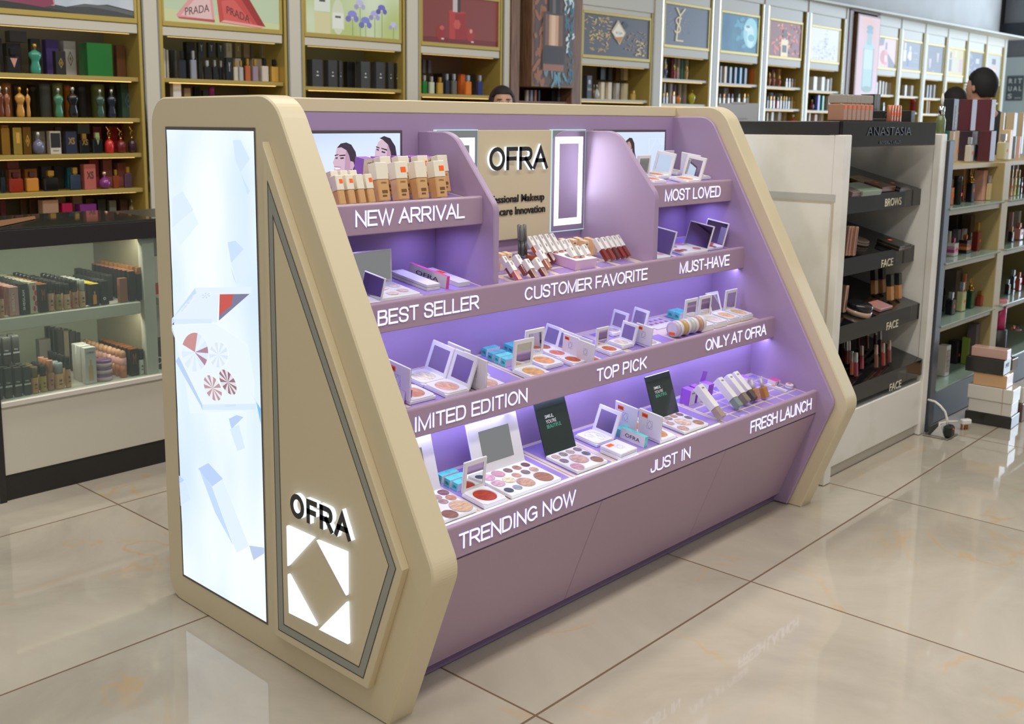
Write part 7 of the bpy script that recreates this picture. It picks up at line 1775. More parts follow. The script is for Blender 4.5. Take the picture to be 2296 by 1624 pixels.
CO = [
["bot",0.004,1.1,0.657,0.02,0.02,0.11,[206,156,120],[150,30,36],"","foundation bottle with red cap at the near end of the glass counter",7,0.036],
["box",0.046,1.102,0.657,0.033,0.023,0.102,[200,150,140],[34,34,34],"SHEGLAM","pink lettered box second on the upper counter shelf",7,0.036],
["box",0.083,1.1,0.657,0.029,0.02,0.11,[52,54,52],[34,34,34],"SHEGLAM","black lettered box third on the upper counter shelf",8,0.036],
["box",0.115,1.099,0.657,0.025,0.018,0.111,[196,190,164],[200,60,90],"flw","cream box with pink flowers on the upper counter shelf",8,0.036],
["box",0.151,1.101,0.657,0.03,0.021,0.102,[40,38,36],[150,90,40],"M","black box with copper letter on the upper counter shelf",8,0.036],
["bot",0.181,1.103,0.657,0.025,0.025,0.11,[196,150,116],[34,34,34],"","beige foundation with tall black cap after the copper letter box",8,0.036],
["bot",0.21,1.103,0.657,0.026,0.026,0.099,[160,136,80],[34,34,34],"","olive gold foundation with black cap on the upper counter shelf",8,0.036],
["bot",0.241,1.103,0.657,0.026,0.026,0.093,[206,166,130],[34,34,34],"","pale foundation with printed black cap on the upper counter shelf",8,0.036],
["bot",0.271,1.103,0.657,0.026,0.026,0.102,[180,126,84],[34,34,34],"","tan foundation with gold ringed black cap on the upper counter shelf",7,0.036],
["bot",0.3,1.103,0.657,0.025,0.025,0.101,[200,160,116],[180,180,170],"","pump foundation with clear cap on the upper counter shelf",4,0.036],
["box",0.344,1.102,0.657,0.034,0.024,0.083,[44,42,40],[226,200,60],"btl","black box with yellow top and orange bottle print",3,0.036],
["box",0.386,1.1,0.657,0.028,0.02,0.089,[50,52,54],[230,230,230],"flw2","dark blue box with white flower print",6,0.036],
["box",0.439,1.169,0.657,0.025,0.017,0.099,[54,54,52],[34,34,34],"","grey black box behind the white flower box",7,0.036],
["box",0.46,1.101,0.657,0.031,0.022,0.092,[160,104,80],[34,34,34],"","copper box near the white end post",0,0.036],
["box",0.496,1.099,0.657,0.024,0.017,0.117,[44,42,42],[190,120,96],"","black box with rose edge beside the copper box",8,0.036],
["box",0.527,1.097,0.657,0.02,0.014,0.127,[50,52,52],[180,126,70],"ot","black box with tan top against the end post",8,0.036],
["box",-0.025,1.098,0.365,0.023,0.016,0.112,[66,66,62],[200,200,196],"ord","first grey white banded box in the bottom row",3,0.036],
["box",0.009,1.098,0.365,0.024,0.017,0.109,[66,66,62],[200,200,196],"ord","second grey white banded box in the bottom row",3,0.036],
["box",0.043,1.098,0.365,0.024,0.017,0.106,[66,66,62],[200,200,196],"ord","third grey white banded box in the bottom row",3,0.036],
["box",0.076,1.098,0.365,0.024,0.016,0.103,[66,66,62],[200,200,196],"ord","fourth grey white banded box in the bottom row",3,0.036],
["box",-0.003,1.134,0.478,0.012,0.008,0.102,[66,66,62],[200,200,196],"ord","first grey white banded box stacked on the bottom row",1,0.036],
["box",0.026,1.139,0.478,0.025,0.017,0.098,[66,66,62],[200,200,196],"ord","second grey white banded box stacked on the bottom row",1,0.036],
["box",0.059,1.138,0.478,0.023,0.016,0.1,[66,66,62],[200,200,196],"ord","third grey white banded box stacked on the bottom row",1,0.036],
["bot",0.106,1.104,0.365,0.028,0.028,0.097,[190,140,80],[110,96,60],"","gold capped foundation after the grey banded boxes",2,0.036],
["bot",0.137,1.102,0.365,0.024,0.024,0.097,[176,150,70],[34,34,34],"","slim gold tube with black cap on the lower counter shelf",2,0.036],
["bot",0.164,1.102,0.365,0.024,0.024,0.112,[170,120,90],[190,130,100],"","copper capped foundation on the lower counter shelf",2,0.036],
["bot",0.198,1.107,0.365,0.033,0.033,0.095,[206,160,110],[150,160,160],"","square foundation with frosted cap on the lower counter shelf",1,0.036],
["bot",0.23,1.1,0.365,0.02,0.02,0.114,[190,146,104],[34,34,34],"","slim foundation with black cap beside the frosted capped one",4,0.036],
["box",0.262,1.376,0.365,0.046,0.032,0.136,[110,106,98],[34,34,34],"","plain grey box standing at the back of the lower shelf",0,0.03],
["box",0.315,1.105,0.365,0.043,0.03,0.137,[206,204,196],[190,150,100],"LUM","front white box with gold bottle print on the lower counter shelf",0,0.03],
["box",0.317,1.15,0.365,0.043,0.03,0.137,[206,204,196],[190,150,100],"LUM","middle white box with gold bottle print on the lower counter shelf",0,0.03],
["box",0.321,1.195,0.365,0.044,0.031,0.137,[206,204,196],[190,150,100],"LUM","rear white box with gold bottle print on the lower counter shelf",0,0.03],
["jar",0.376,1.115,0.365,0.063,0.05,0.026,[206,176,176],[150,110,170],"","bottom pink jar with lilac lid in the stack of three",0,0.03],
["jar",0.376,1.115,0.392,0.063,0.05,0.026,[206,176,176],[150,110,170],"","middle pink jar with lilac lid in the stack of three",0,0.03],
["jar",0.376,1.115,0.419,0.063,0.05,0.026,[206,176,176],[150,110,170],"","top pink jar with lilac lid in the stack of three",0,0.03],
["stick",0.448,1.101,0.365,0.027,0.021,0.106,[190,120,80],[226,170,160],"","pink collared foundation stick with domed cap at the front",9,0.034],
["box",0.492,1.102,0.365,0.033,0.023,0.107,[38,36,34],[160,90,40],"M","black box with copper letter at the end of the lower shelf",7,0.034],
["bot",0.523,1.102,0.365,0.024,0.024,0.098,[220,216,206],[34,34,34],"","white labelled bottle with black cap against the end post",0,0.036],
["box",0.312,1.337,0.365,0.02,0.014,0.169,[44,42,40],[34,34,34],"","first tall dark box in the rear row behind the white boxes",3,0.036],
["box",0.335,1.337,0.365,0.02,0.014,0.163,[120,108,88],[34,34,34],"","second tall dark box in the rear row behind the white boxes",3,0.036],
["box",0.359,1.337,0.365,0.021,0.014,0.156,[50,50,44],[34,34,34],"","third tall dark box in the rear row behind the white boxes",3,0.036],
["box",0.382,1.337,0.365,0.021,0.015,0.149,[40,38,38],[34,34,34],"","fourth tall dark box in the rear row behind the white boxes",3,0.036]]
U = [
[0,"slab",2.575,-0.798,0.17,0.1,0.022,[132,152,128],"mint green palette on the brow tray"],
[0,"slab",2.783,-0.784,0.13,0.08,0.02,[110,74,58],"brown palette stack with orange sticker on the brow tray"],
[0,"slab",2.798,-0.702,0.14,0.09,0.014,[170,130,70],"tan gold palette behind the mint green palette"],
[0,"slab",2.901,-0.802,0.1,0.08,0.02,[30,30,32],"black case with sticker at the far end of the brow tray"],
[0,"slab",2.466,-0.806,0.1,0.07,0.02,[120,96,92],"dusty rose palette partly behind the white post"],
[1,"slab",2.94,-0.794,0.12,0.1,0.022,[40,38,36],"black case with orange sticker on the upper face tray"],
[1,"lean",2.468,-0.8,0.022,0.03,0.115,[196,150,130],"first rose gold compact leaning in the upper face tray"],
[1,"lean",2.485,-0.804,0.022,0.03,0.115,[196,150,130],"second rose gold compact leaning in the upper face tray"],
[1,"lean",2.508,-0.81,0.022,0.03,0.115,[196,150,130],"third rose gold compact leaning in the upper face tray"],
[1,"disc",2.774,-0.715,0.045,0.045,0.02,[150,130,116],"round powder case on the upper face tray"],
[2,"disc",2.606,-0.805,0.055,0.055,0.045,[30,30,32],"big round black jar with rose rim on the middle face tray"],
[2,"slab",2.799,-0.808,0.12,0.07,0.014,[186,140,136],"dusty pink case with orange sticker on the middle face tray"],
[2,"found",2.956,-0.723,0.03,0.022,0.11,[186,130,80],"first black capped foundation bottle on the middle face tray"],
[2,"found",3.023,-0.727,0.03,0.022,0.11,[186,130,80],"second black capped foundation bottle on the middle face tray"],
[2,"found",2.957,-0.792,0.03,0.022,0.11,[186,130,80],"third black capped foundation bottle on the middle face tray"],
[2,"found",3.029,-0.796,0.03,0.022,0.11,[186,130,80],"fourth black capped foundation bottle on the middle face tray"],
[2,"lean",2.518,-0.782,0.022,0.03,0.11,[200,160,140],"rose gold case leaning beside the round black jar"],
[3,"lip",2.638,-0.75,0.013,0.013,0.095,[120,60,50],"first lip gloss tube from left in the lowest face tray"],
[3,"lip",2.621,-0.771,0.013,0.013,0.095,[110,50,44],"second lip gloss tube from left in the lowest face tray"],
[3,"lip",2.638,-0.773,0.013,0.013,0.095,[130,60,46],"third lip gloss tube from left in the lowest face tray"],
[3,"lip",2.531,-0.836,0.013,0.013,0.095,[150,80,60],"fourth lip gloss tube from left in the lowest face tray"],
[3,"lip",2.536,-0.851,0.013,0.013,0.095,[120,60,70],"fifth lip gloss tube from left in the lowest face tray"],
[3,"lip",2.646,-0.824,0.013,0.013,0.095,[140,60,70],"sixth lip gloss tube from left in the lowest face tray"],
[3,"lip",2.736,-0.845,0.013,0.013,0.095,[120,80,60],"seventh lip gloss tube from left in the lowest face tray"],
[3,"lip",2.795,-0.849,0.013,0.013,0.095,[150,60,50],"eighth lip gloss tube from left in the lowest face tray"],
[3,"lip",2.866,-0.844,0.013,0.013,0.095,[120,66,60],"ninth lip gloss tube from left in the lowest face tray"],
[3,"lip",2.884,-0.701,0.013,0.013,0.095,[90,50,44],"tenth lip gloss tube from left in the lowest face tray"],
[3,"lip",2.919,-0.723,0.013,0.013,0.095,[110,50,44],"eleventh lip gloss tube from left in the lowest face tray"],
[3,"lip",2.977,-0.734,0.013,0.013,0.095,[80,44,40],"twelfth lip gloss tube from left in the lowest face tray"],
[3,"lip",2.943,-0.77,0.013,0.013,0.095,[70,40,40],"thirteenth lip gloss tube from left in the lowest face tray"]]
# ------------------------------------------------------------------ glass counter at the left
CW = M((206, 202, 186), .4)
ct = thing('glass_counter', 'glass fronted counter with black top band and white base, full of foundations', 'counter', (.27, 1.3, 0))
CM = Matrix.Translation((-.27, -1.3, 0))
def cp(n, mb, m): return obj(n, mb.move(CM), m, ct)
cp('kick_plate', MB().box(-.06, .62, 1.07, 1.5, 0, .096), BLACK)
cp('base_panel', MB().box(-.035, .62, 1.06, 1.08, .096, .345, 0, .002), CW)
cp('side_frame', MB().box(-.06, -.036, 1.055, 1.5, 0, .90), BLACK)
cp('bottom_shelf', MB().box(-.036, .62, 1.05, 1.5, .343, .364, 0, .003), M((216, 212, 200), .3))
cp('middle_shelf', MB().box(-.036, .515, 1.066, 1.5, .61, .656, 0, .002), CW)
cp('end_post', MB().box(.535, .585, 1.075, 1.11, .364, .90, 0, .002), CW)
cp('end_partition', MB().box(.545, .56, 1.11, 1.5, .364, .90), M((150, 140, 116), .5))
cp('top_band', MB().box(-.06, .60, 1.05, 1.54, .898, .965, 0, .002), BLACK)
cp('top_glass', MB().box(-.06, .60, 1.05, 1.54, .966, .972), M((60, 64, 58), .04))
cp('front_glass', MB().box(-.036, .60, 1.056, 1.060, .366, .896), GLASS)
cp('back_glass', MB().box(-.036, .545, 1.50, 1.504, .364, .898), GLASS)
area('counter_fill', (.25, 1.12, .893), (.25, 1.30, .6), .55, .02, 1.6, (1, .93, .8))  # added fill light, brightens the dark counter interior; no fitting is modelled
area('counter_fill', (.25, 1.12, .606), (.25, 1.30, .36), .55, .02, 1.3, (1, .93, .8))  # same added fill for the lower shelf
c2 = thing('glass_counter', 'second glass counter continuing behind the lilac stand', 'counter', (2.3, 1.3, 0))
for n, mb, m in (('kick_plate', MB().box(.622, 4.3, 1.07, 1.5, 0, .096), BLACK), ('base_panel', MB().box(.622, 4.3, 1.06, 1.08, .096, .345), CW), ('bottom_shelf', MB().box(.622, 4.3, 1.05, 1.5, .343, .364), CW), ('top_band', MB().box(.602, 4.3, 1.05, 1.54, .898, .965), BLACK), ('back_panel', MB().box(.622, 4.3, 1.48, 1.5, .364, .898), CW)):
    obj(n, mb.move(Matrix.Translation((-2.3, -1.3, 0))), m, c2)
def cosmetic(kind, x, y, z, w, d, h, c1, c2_, txt, label, n, pitch):
    name = {'box': 'makeup_box', 'bot': 'foundation_bottle', 'jar': 'powder_jar', 'stick': 'foundation_stick'}[kind]
    cat = {'box': 'makeup box', 'bot': 'foundation bottle', 'jar': 'powder jar', 'stick': 'foundation stick'}[kind]
    t = thing(name, label, cat, (x, y, z + .0005))
    a, b = w / 2, d / 2
    if kind == 'box':
        mb = MB().box(-a, a, -b, b, 0, h * (.8 if txt == 'ot' else .97), 0, .0008).box(-a, a, -b, b, h * (.8 if txt == 'ot' else .97), h, 1, .0005)
        obj('carton', mb, [M(c1, .35), M(c2_ if txt in ('ot', 'btl', 'M') or c2_[0] > 180 and txt == '' else c1, .35)], t)
        emblem(t, txt, w, h, -b, c2_, t)
    elif kind == 'bot':
        hb = h * .6
        obj('bottle', MB().lathe([(a * .96, 0), (a, .003), (a, hb * .95), (a * .8, hb), (0, hb)], 14), M(c1, .12, coat=.4), t)
        obj('cap', MB().lathe([(a * .92, 0), (a * .92, h * .39), (a * .84, h * .4), (0, h * .4)], 14, (0, 0, hb)), M(c2_, .25), t)
        obj('label_print', MB().box(-a * .35, a * .35, -a - .0006, -a + .001, hb * .3, hb * .36).box(-a * .3, a * .3, -a - .0006, -a + .001, hb * .5, hb * .62), M([v * .55 for v in c1]), t)
    elif kind == 'jar':
        obj('jar', MB().lathe([(a, 0), (a, h * .55), (0, h * .55)], 22), M(c1, .3), t)
        obj('lid', MB().lathe([(a * .98, h * .55), (a * .98, h * .95), (a * .9, h), (0, h)], 22), M(c2_, .15, .4), t)
    else:
        obj('bottle', MB().lathe([(a, 0), (a, h * .45), (0, h * .45)], 14), M(c1, .15), t)
        obj('collar', MB().lathe([(a, h * .45), (a * 1.05, h * .5), (a, h * .72), (0, h * .72)], 14), M(c2_, .4), t)
        obj('cap', MB().lathe([(a * .9, h * .72), (a * .92, h * .88), (a * .6, h * .97), (0, h)], 14), glassy('peach_cap', (226, 170, 130), .2), t)
    gl = 'pieces in line behind the ' + ' '.join(w for w in label.split() if w not in ('the', 'on', 'upper', 'lower', 'counter', 'shelf'))
    for k in range(n):
        o = copy_tree(t)
        o.location = (x, y + pitch * (k + 1), z + .0005)
        if o.location.y + b > 1.49:
            for q in list(o.children): bpy.data.objects.remove(q)
            bpy.data.objects.remove(o)
            break
        for q in list(o.children):
            if q.name.split('.')[0] in ('lettering', 'print', 'label_print'): bpy.data.objects.remove(q)
        o['label'] = ' '.join(('one of the ' + gl).split()[:16])
        o['group'] = gl
for a in CO: cosmetic(*a)
t = thing('makeup_box', 'white carton with red band just past the white end post', 'makeup box', (.625, 1.14, .657))
obj('carton', MB().box(-.022, .022, -.02, .02, 0, .16, 0, .001), M((200, 192, 176), .4), t)
obj('print', MB().box(-.0225, .0225, -.0206, -.02, .01, .055), M((186, 40, 44), .4), t)
obj('glass_ledge', MB().box(-.02, .10, -.06, .30, -.03, -.0006), CW, t)
t = thing('makeup_box', 'black lettered box just past the white end post', 'makeup box', (.64, 1.16, .3645))
obj('carton', MB().box(-.04, .05, -.03, .03, 0, .115, 0, .001), BLACK, t)
obj('lettering', MB().text('Dior', (-.03, -.0306, .02), (.06, 0, 0), (0, 0, .03), .0004), M((220, 220, 216)), t)
tag(obj('brown_paper_sheet', MB().raw([(-.10, 1.20, .9745), (.26, 1.38, .9745), (.23, 1.30, .9745), (.02, 1.10, .9745), (-.10, 1.20, .9755), (.26, 1.38, .9785), (.23, 1.30, .9755), (.02, 1.10, .9755)], [(0, 1, 2, 3), (4, 7, 6, 5), (0, 3, 7, 4), (1, 0, 4, 5), (2, 1, 5, 6), (3, 2, 6, 7)]), M((132, 88, 54), .6)), 'sheet of brown paper lying on the glass counter', 'paper')
tag(obj('pink_card', MB().box(0, .075, 0, .012, 0, .008), M((222, 140, 170), .4), None, (.03, 1.36, .9725)), 'small pink bar lying behind the brown paper', 'card')
t = thing('lip_balm_pot', 'round coral pot standing at the near end of the counter top', 'pot', (.055, 1.42, .9725))
obj('pot', MB().lathe([(.018, 0), (.018, .022), (0, .022)], 16), M((206, 90, 60), .3), t)
obj('lid', MB().lathe([(.0165, .022), (.0165, .034), (0, .034)], 16), M((236, 170, 130), .3), t)

# ------------------------------------------------------------------ white make-up cabinet with black trays
cb = thing('makeup_cabinet', 'white cabinet with black glossy top and sloping black trays marked FACE and BROWS', 'display cabinet', (2.68, -.6, 0))
BM = Matrix.Translation((-2.68, .6, 0))
def bp_(n, mb, m, par=None): return obj(n, mb.move(BM), m, par or cb)
WC = noisy('scuffed_white', (222, 218, 208), (234, 231, 224), 5, .35, lo=.3, hi=.5)
bp_('side_panel', MB().box(2.198, 2.214, -.862, -.10, .012, 1.30, 0, .002), WC)
bp_('front_post', MB().box(2.198, 2.252, -.903, -.862, .002, 1.302, 0, .003), WC)
bp_('front_post', MB().box(3.118, 3.176, -.893, -.862, .002, 1.302, 0, .003), WC)
bp_('side_panel', MB().box(3.122, 3.174, -.862, -.10, .012, 1.30, 0, .002), WC)
bp_('back_panel', MB().box(2.214, 3.122, -.40, -.38, .05, 1.30), M((40, 38, 36), .5))
bp_('inner_panel', MB().box(2.2142, 2.219, -.86, -.40, .25, 1.25), M((30, 30, 30), .5))
bp_('plinth', MB().box(2.252, 3.118, -.885, -.39, .05, .243, 0, .002), WC)
bp_('kick_plate', MB().box(2.252, 3.118, -.868, -.40, .002, .05), M((196, 190, 178), .4))
bp_('top_slab', MB().box(2.198, 3.06, -.876, -.10, 1.302, 1.35, 0, .002), BLACK)
ft = bp_('top_fascia', MB().box(2.204, 3.06, -.888, -.872, 1.256, 1.35, 0, .002), GLOSSB)
bp_('brand_lettering', MB().text('ANASTASIA', (2.40, -.8885, 1.298), (.40, 0, 0), (0, 0, .032), .003, -.012).text('BEVERLY HILLS', (2.515, -.8885, 1.267), (.19, 0, 0), (0, 0, .0105), .002), M((12, 12, 12), .3), ft)
sh = bp_('sheet_holder', MB().ring([(-.875, .45), (-.55, .45), (-.55, 1.066), (-.875, 1.066)], [(-.867, .458), (-.558, .458), (-.558, 1.056), (-.867, 1.056)], 2.1972, 'x'), M((196, 184, 164), .4))
bp_('tape', MB().box(2.1966, 2.1978, -.88, -.55, 1.062, 1.09), glassy('clear_tape', (226, 226, 222), .55), sh)
TR = [(-.825, 1.071), (-.815, .829), (-.855, .582), (-.885, .341)]
LET = M((226, 218, 190), .5)
for (y, z), txt, a, b, zl in zip(TR, ('BROWS', 'FACE', 'FACE', 'FACE'), (2.755, 2.785, 2.782, 2.783), (2.913, 2.898, 2.896, 2.898), (1.014, .763, .509, .257)):
    yb = -.405
    p = [(y, z - .068), (yb, z - .068), (yb, z + .27 * (yb - y)), (y, z)]
    tr = bp_('sloping_tray', MB().prism(p, 2.222, 3.116, 'x', 0, .002), GLOSSB)
    bp_('tray_lettering', MB().text(txt, (a, y - .0004, zl), (b - a, 0, 0), (0, 0, .0315), .0012, .004), LET, tr)
for i, k, x, y, w, d, h, c, label in U:
    ty, tz = TR[i]
    z = tz + .27 * (y - ty) + .0012
    nm = {'slab': 'palette_case', 'lean': 'compact_case', 'disc': 'powder_case', 'found': 'foundation_bottle', 'lip': 'lip_gloss'}[k]
    t = thing(nm, label, nm.replace('_', ' '), (x, y, z), 0, math.atan(.27))
    a, b = w / 2, d / 2
    m = M(c, .25)
    if k in ('lean', 'found', 'lip'): t.location.z += .005
    if k == 'slab':
        obj('case', MB().box(-a, a, -b, b, 0, h, 0, .002), m, t)
        obj('seam', MB().box(-a - .0004, a + .0004, -b - .0004, b, h * .45, h * .52), M((200, 150, 130), .2, .7), t)
        if 'sticker' in label: obj('price_sticker', MB().box(-.012, .012, b * .3, b * .3 + .012, h, h + .0006), ORANGE, t)
    elif k == 'lean':
        obj('case', MB().box(-a, a, -b, b, 0, h, 0, .003).move(Matrix.Rotation(-.2, 4, 'X')), M(c, .15, .6), t)
        obj('seam', MB().box(-a * .1, a * .1, -b - .0005, -b, h * .1, h * .9).move(Matrix.Rotation(-.2, 4, 'X')), DARK, t)
    elif k == 'disc':
        obj('jar', MB().lathe([(w, 0), (w, h * .45), (0, h * .45)], 26), M((190, 160, 140) if h > .03 else c, .2), t)
        obj('lid', MB().lathe([(w * .96, h * .45), (w * .96, h * .9), (w * .88, h), (0, h)], 26), M(c, .2), t)
    elif k == 'found':
        R = Matrix.Rotation(-.35, 4, 'X')
        obj('bottle', MB().box(-a, a, -b, b, 0, h * .55, 0, .002).move(R), M(c, .15), t)
        obj('cap', MB().box(-a, a, -b, b, h * .55, h, 0, .001).move(R), BLACK, t)
    else:
        R = Matrix.Rotation(-.45, 4, 'X') @ Matrix.Rotation(.25, 4, 'Y')
        obj('tube', MB().box(-a, a, -b, b, 0, h * .58, 0, .002).move(R), M(c, .12), t)
        obj('cap', MB().box(-a * .9, a * .9, -b * .9, b * .9, h * .58, h, 0, .001).move(R), M((206, 168, 150), .15, .6) if 'th' in label.split()[0] and label[0] in 'sen' else M((196, 190, 184), .15, .6), t)
# things on the black top
zt = 1.3505
for i in range(7):
    t = thing('foundation_bottle', ['first', 'second', 'third', 'fourth', 'fifth', 'sixth', 'seventh'][i] + ' frosted foundation bottle in the row on the black cabinet top', 'foundation bottle', (2.245 + i * .036, -.845, zt))
    obj('bottle', MB().box(-.0165, .0165, -.03, .03, 0, .062, 0, .004), glassy('frosted_brown', (176, 132, 106), .12, .3), t)
    obj('cap', MB().box(-.016, .016, -.028, .028, .064, .095, 0, .003), M((226, 214, 200), .08, .8), t)
    obj('price_sticker', MB().box(-.008, .008, -.0306, -.03, .044, .056), ORANGE, t)
for i in range(4):
    t = thing('lip_gloss', ['first', 'second', 'third', 'fourth'][i] + ' copper lip tube standing on the black cabinet top', 'lip gloss', (2.66 + i * .026, -.86, zt))
    obj('tube', MB().lathe([(.0105, 0), (.011, .002), (.011, .061), (.0095, .063), (0, .063)], 14), M((190, 120, 92), .2, .5), t)
    obj('price_sticker', MB().box(-.007, .007, -.0114, -.0105, .024, .036), ORANGE, t)
def plain(name, label, cat, x, y, z, w, d, h, c, txt=''):
    t = thing(name, label, cat, (x, y, z))
    obj('carton', MB().box(-w / 2, w / 2, -d / 2, d / 2, 0, h, 0, .0012), M(c, .3), t)
    if txt == 'arch':
        o_ = [(-w * .25, h * .0), (w * .25, h * .0), (w * .25, h * .5), (w * .15, h * .68), (0, h * .74), (-w * .15, h * .68), (-w * .25, h * .5)]
        obj('print', MB().ring(o_, inset(o_, .0012), -d / 2 - .0005, 'y'), M((190, 170, 120)), t)
    elif txt == 'gold':
        obj('print', MB().box(-w * .03, w * .03, -d / 2 - .0005, d / 2 + .0005, 0, h + .0004), GOLD, t)
    elif txt == 'st':
        obj('price_sticker', MB().box(-.008, .008, -d / 2 - .0006, -d / 2, h * .2, h * .2 + .02), ORANGE, t)
    return t
plain('makeup_box', 'flat pink carton behind the copper lip tubes', 'makeup box', 2.90, -.62, zt, .10, .06, .056, (190, 130, 112))
plain('makeup_box', 'black arch printed box left of the copper tubes', 'makeup box', 2.955, -.70, zt, .08, .045, .045, (38, 37, 36), 'arch')
plain('makeup_box', 'black arch printed box first right of the copper tubes', 'makeup box', 3.015, -.74, zt, .042, .045, .046, (40, 38, 36), 'arch')
plain('makeup_box', 'black arch printed box second right of the copper tubes', 'makeup box', 2.985, -.80, zt, .04, .04, .046, (40, 38, 36), 'arch')
plain('makeup_box', 'tall black box with gold line on the black cabinet top', 'makeup box', 3.0, -.63, zt, .06, .06, .115, (44, 43, 40), 'gold')
plain('makeup_box', 'film wrapped grey box with sticker beside the gold line box', 'makeup box', 3.03, -.55, zt, .05, .09, .113, (110, 112, 120), 'st')
plain('palette_case', 'flat black case lying before the arch printed boxes', 'palette case', 2.83, -.76, zt, .08, .06, .012, (46, 44, 42))
t = thing('perfume_bottle', 'tall green glass bottle with silver collar on the white end post', 'perfume bottle', (3.147, -.872, 1.3025))
obj('bottle', MB().lathe([(.017, 0), (.0185, .004), (.0185, .055), (.012, .075), (.010, .078), (0, .078)], 16), M((110, 124, 84), .06, coat=.5), t)
obj('collar', MB().lathe([(.0125, 0), (.0125, .035), (0, .035)], 14, (0, 0, .078)), CHROME, t)
obj('stopper', MB().lathe([(.0045, 0), (.006, .03), (.003, .052), (0, .055)], 10, (0, 0, .113)), M((240, 232, 214), .1), t)
t = thing('perfume_bottle', 'black ornate stoppered bottle beside the green bottle', 'perfume bottle', (3.12, -.70, 1.3025))
obj('bottle', MB().lathe([(.03, 0), (.034, .02), (.03, .05), (.02, .06), (0, .062)], 16), GLOSSB, t)
mb = MB().lathe([(.012, 0), (.012, .02), (0, .02)], 12, (0, 0, .062))
for k in (-1, 0, 1): mb.lathe([(.003, -.013), (.011, -.008), (.013, 0), (.011, .008), (.003, .013), (0, .014)], 12, (k * .02, 0, .088 + (.008 if k == 0 else 0)))
obj('stopper', mb, GLOSSB, t)

# ------------------------------------------------------------------ perfume display stand at the right
ps = thing('perfume_stand', 'dark framed perfume stand with glass shelves and gold panels', 'display stand', (4.2, -.6, 0))
GM = Matrix.Translation((-4.2, .6, 0))
def gp(n, mb, m): return obj(n, mb.move(GM), m, ps)
GP = M((176, 156, 108), .4)
SL = M((74, 78, 88), .35)
gp('end_frame', MB().box(3.19, 3.25, -.90, -.42, .002, 1.275, 0, .003), SL)
gp('base_plinth', MB().box(3.25, 5.3, -.868, -.43, .002, .165, 0, .003), BLACK)
gp('back_panel', MB().box(3.25, 5.3, -.47, -.43, .165, 1.165), M((150, 128, 84), .5))
gp('partition', MB().box(3.93, 4.02, -.89, -.47, .165, 1.165, 0, .003), GP)
gp('top_board', MB().box(3.25, 5.3, -.86, -.43, 1.145, 1.167, 0, .002), GP)
gp('partition', MB().box(5.2, 5.3, -.89, -.47, .165, 1.145, 0, .003), GP)
for z in (.985, .747, .47, .183):
    for a, b in ((3.252, 3.928), (4.022, 5.198)):
        gp('glass_shelf', MB().box(a, b, -.905, -.475, z - .010, z - .0005, 0, .002), GREENGL)
        if z > .3: gp('shelf_rail', MB().box(a, b, -.885, -.865, z - .034, z - .010), GP)
t = thing('gift_tube', 'tall pink ombre tube standing on the black textured one', 'tube', (4.05, -.97, .452))
t.location = (4.13, -.86, .331)
obj('tube', MB().lathe([(.032, 0), (.032, .12), (0, .12)], 22), M((190, 50, 110), .25), t)
obj('cap', MB().lathe([(.0325, .12), (.0325, .15), (.03, .152), (0, .152)], 22), M((206, 120, 130), .25), t)
t = thing('gift_tube', 'black textured tube beneath the pink ombre tube', 'tube', (4.13, -.86, .184))
obj('tube', MB().lathe([(.042, 0), (.042, .146), (0, .146)], 24), M((36, 36, 38), .5), t)
t = thing('cosmetic_pot', 'peach pot with dark oval print near the green bottle', 'pot', (3.30, -.80, 1.276))
obj('pot', MB().lathe([(.024, 0), (.028, .035), (0, .035)], 18), M((206, 160, 120), .3), t)
obj('print', MB().disc((0, -.0285, .017), (.01, 0, 0), (0, 0, .011), 14), DARK, t)
# boxes stacked on the floor
for x, y0, y1, z0, z1, wx, c, nm in [(3.565, -1.14, -.945, .0, .052, .13, (46, 46, 44), 'black flat box at the bottom of the floor stack'), (3.56, -1.135, -.955, .053, .112, .11, (222, 218, 208), 'lower cream ribboned box in the floor stack'), (3.56, -1.138, -.948, .113, .176, .12, (226, 222, 212), 'upper cream ribboned box in the floor stack'), (3.56, -1.105, -.965, .177, .235, .10, (222, 176, 130), 'peach box in the middle of the floor stack'), (3.555, -1.09, -.93, .236, .303, .11, (50, 48, 46), 'black wrapped box near the top of the floor stack'), (3.55, -1.095, -.945, .304, .348, .06, (214, 172, 158), 'dusty pink box on top of the floor stack')]:
    t = thing('gift_box', nm, 'box', (x, (y0 + y1) / 2, z0 + .0008), .05)
    d = (y1 - y0) / 2
    obj('carton', MB().box(-wx / 2, wx / 2, -d, d, 0, z1 - z0, 0, .002), M(c, .18, coat=.3), t)
    if 'ribbon' in nm: obj('ribbon', MB().box(-wx / 2 - .0006, wx / 2 + .0006, -d * .58, -d * .54, 0, z1 - z0 + .0006), M((206, 170, 160)), t)
    if 'black wrapped' in nm: obj('lettering', MB().text('MY', (-wx * .2, -d - .0006, .03), (wx * .5, 0, 0), (0, 0, .02), .0004), M((190, 186, 176)), t)
for x, y, z, w, d, h, c, nm in [(3.70, -1.09, 0, .08, .10, .085, (120, 92, 88), 'brown wrapped box on the floor behind the black flat box'), (3.705, -1.09, .086, .07, .09, .075, (226, 222, 214), 'white wrapped box standing behind the cream boxes'), (3.69, -1.02, .162, .07, .10, .07, (190, 150, 90), 'gold wrapped box behind the peach box'), (3.70, -1.02, .233, .08, .12, .05, (110, 92, 80), 'taupe wrapped box topping the rear floor stack')]:
    t = thing('gift_box', nm, 'box', (x, y, z + .0008))
    obj('carton', MB().box(-w / 2, w / 2, -d / 2, d / 2, 0, h, 0, .002), M(c, .12, coat=.5), t)
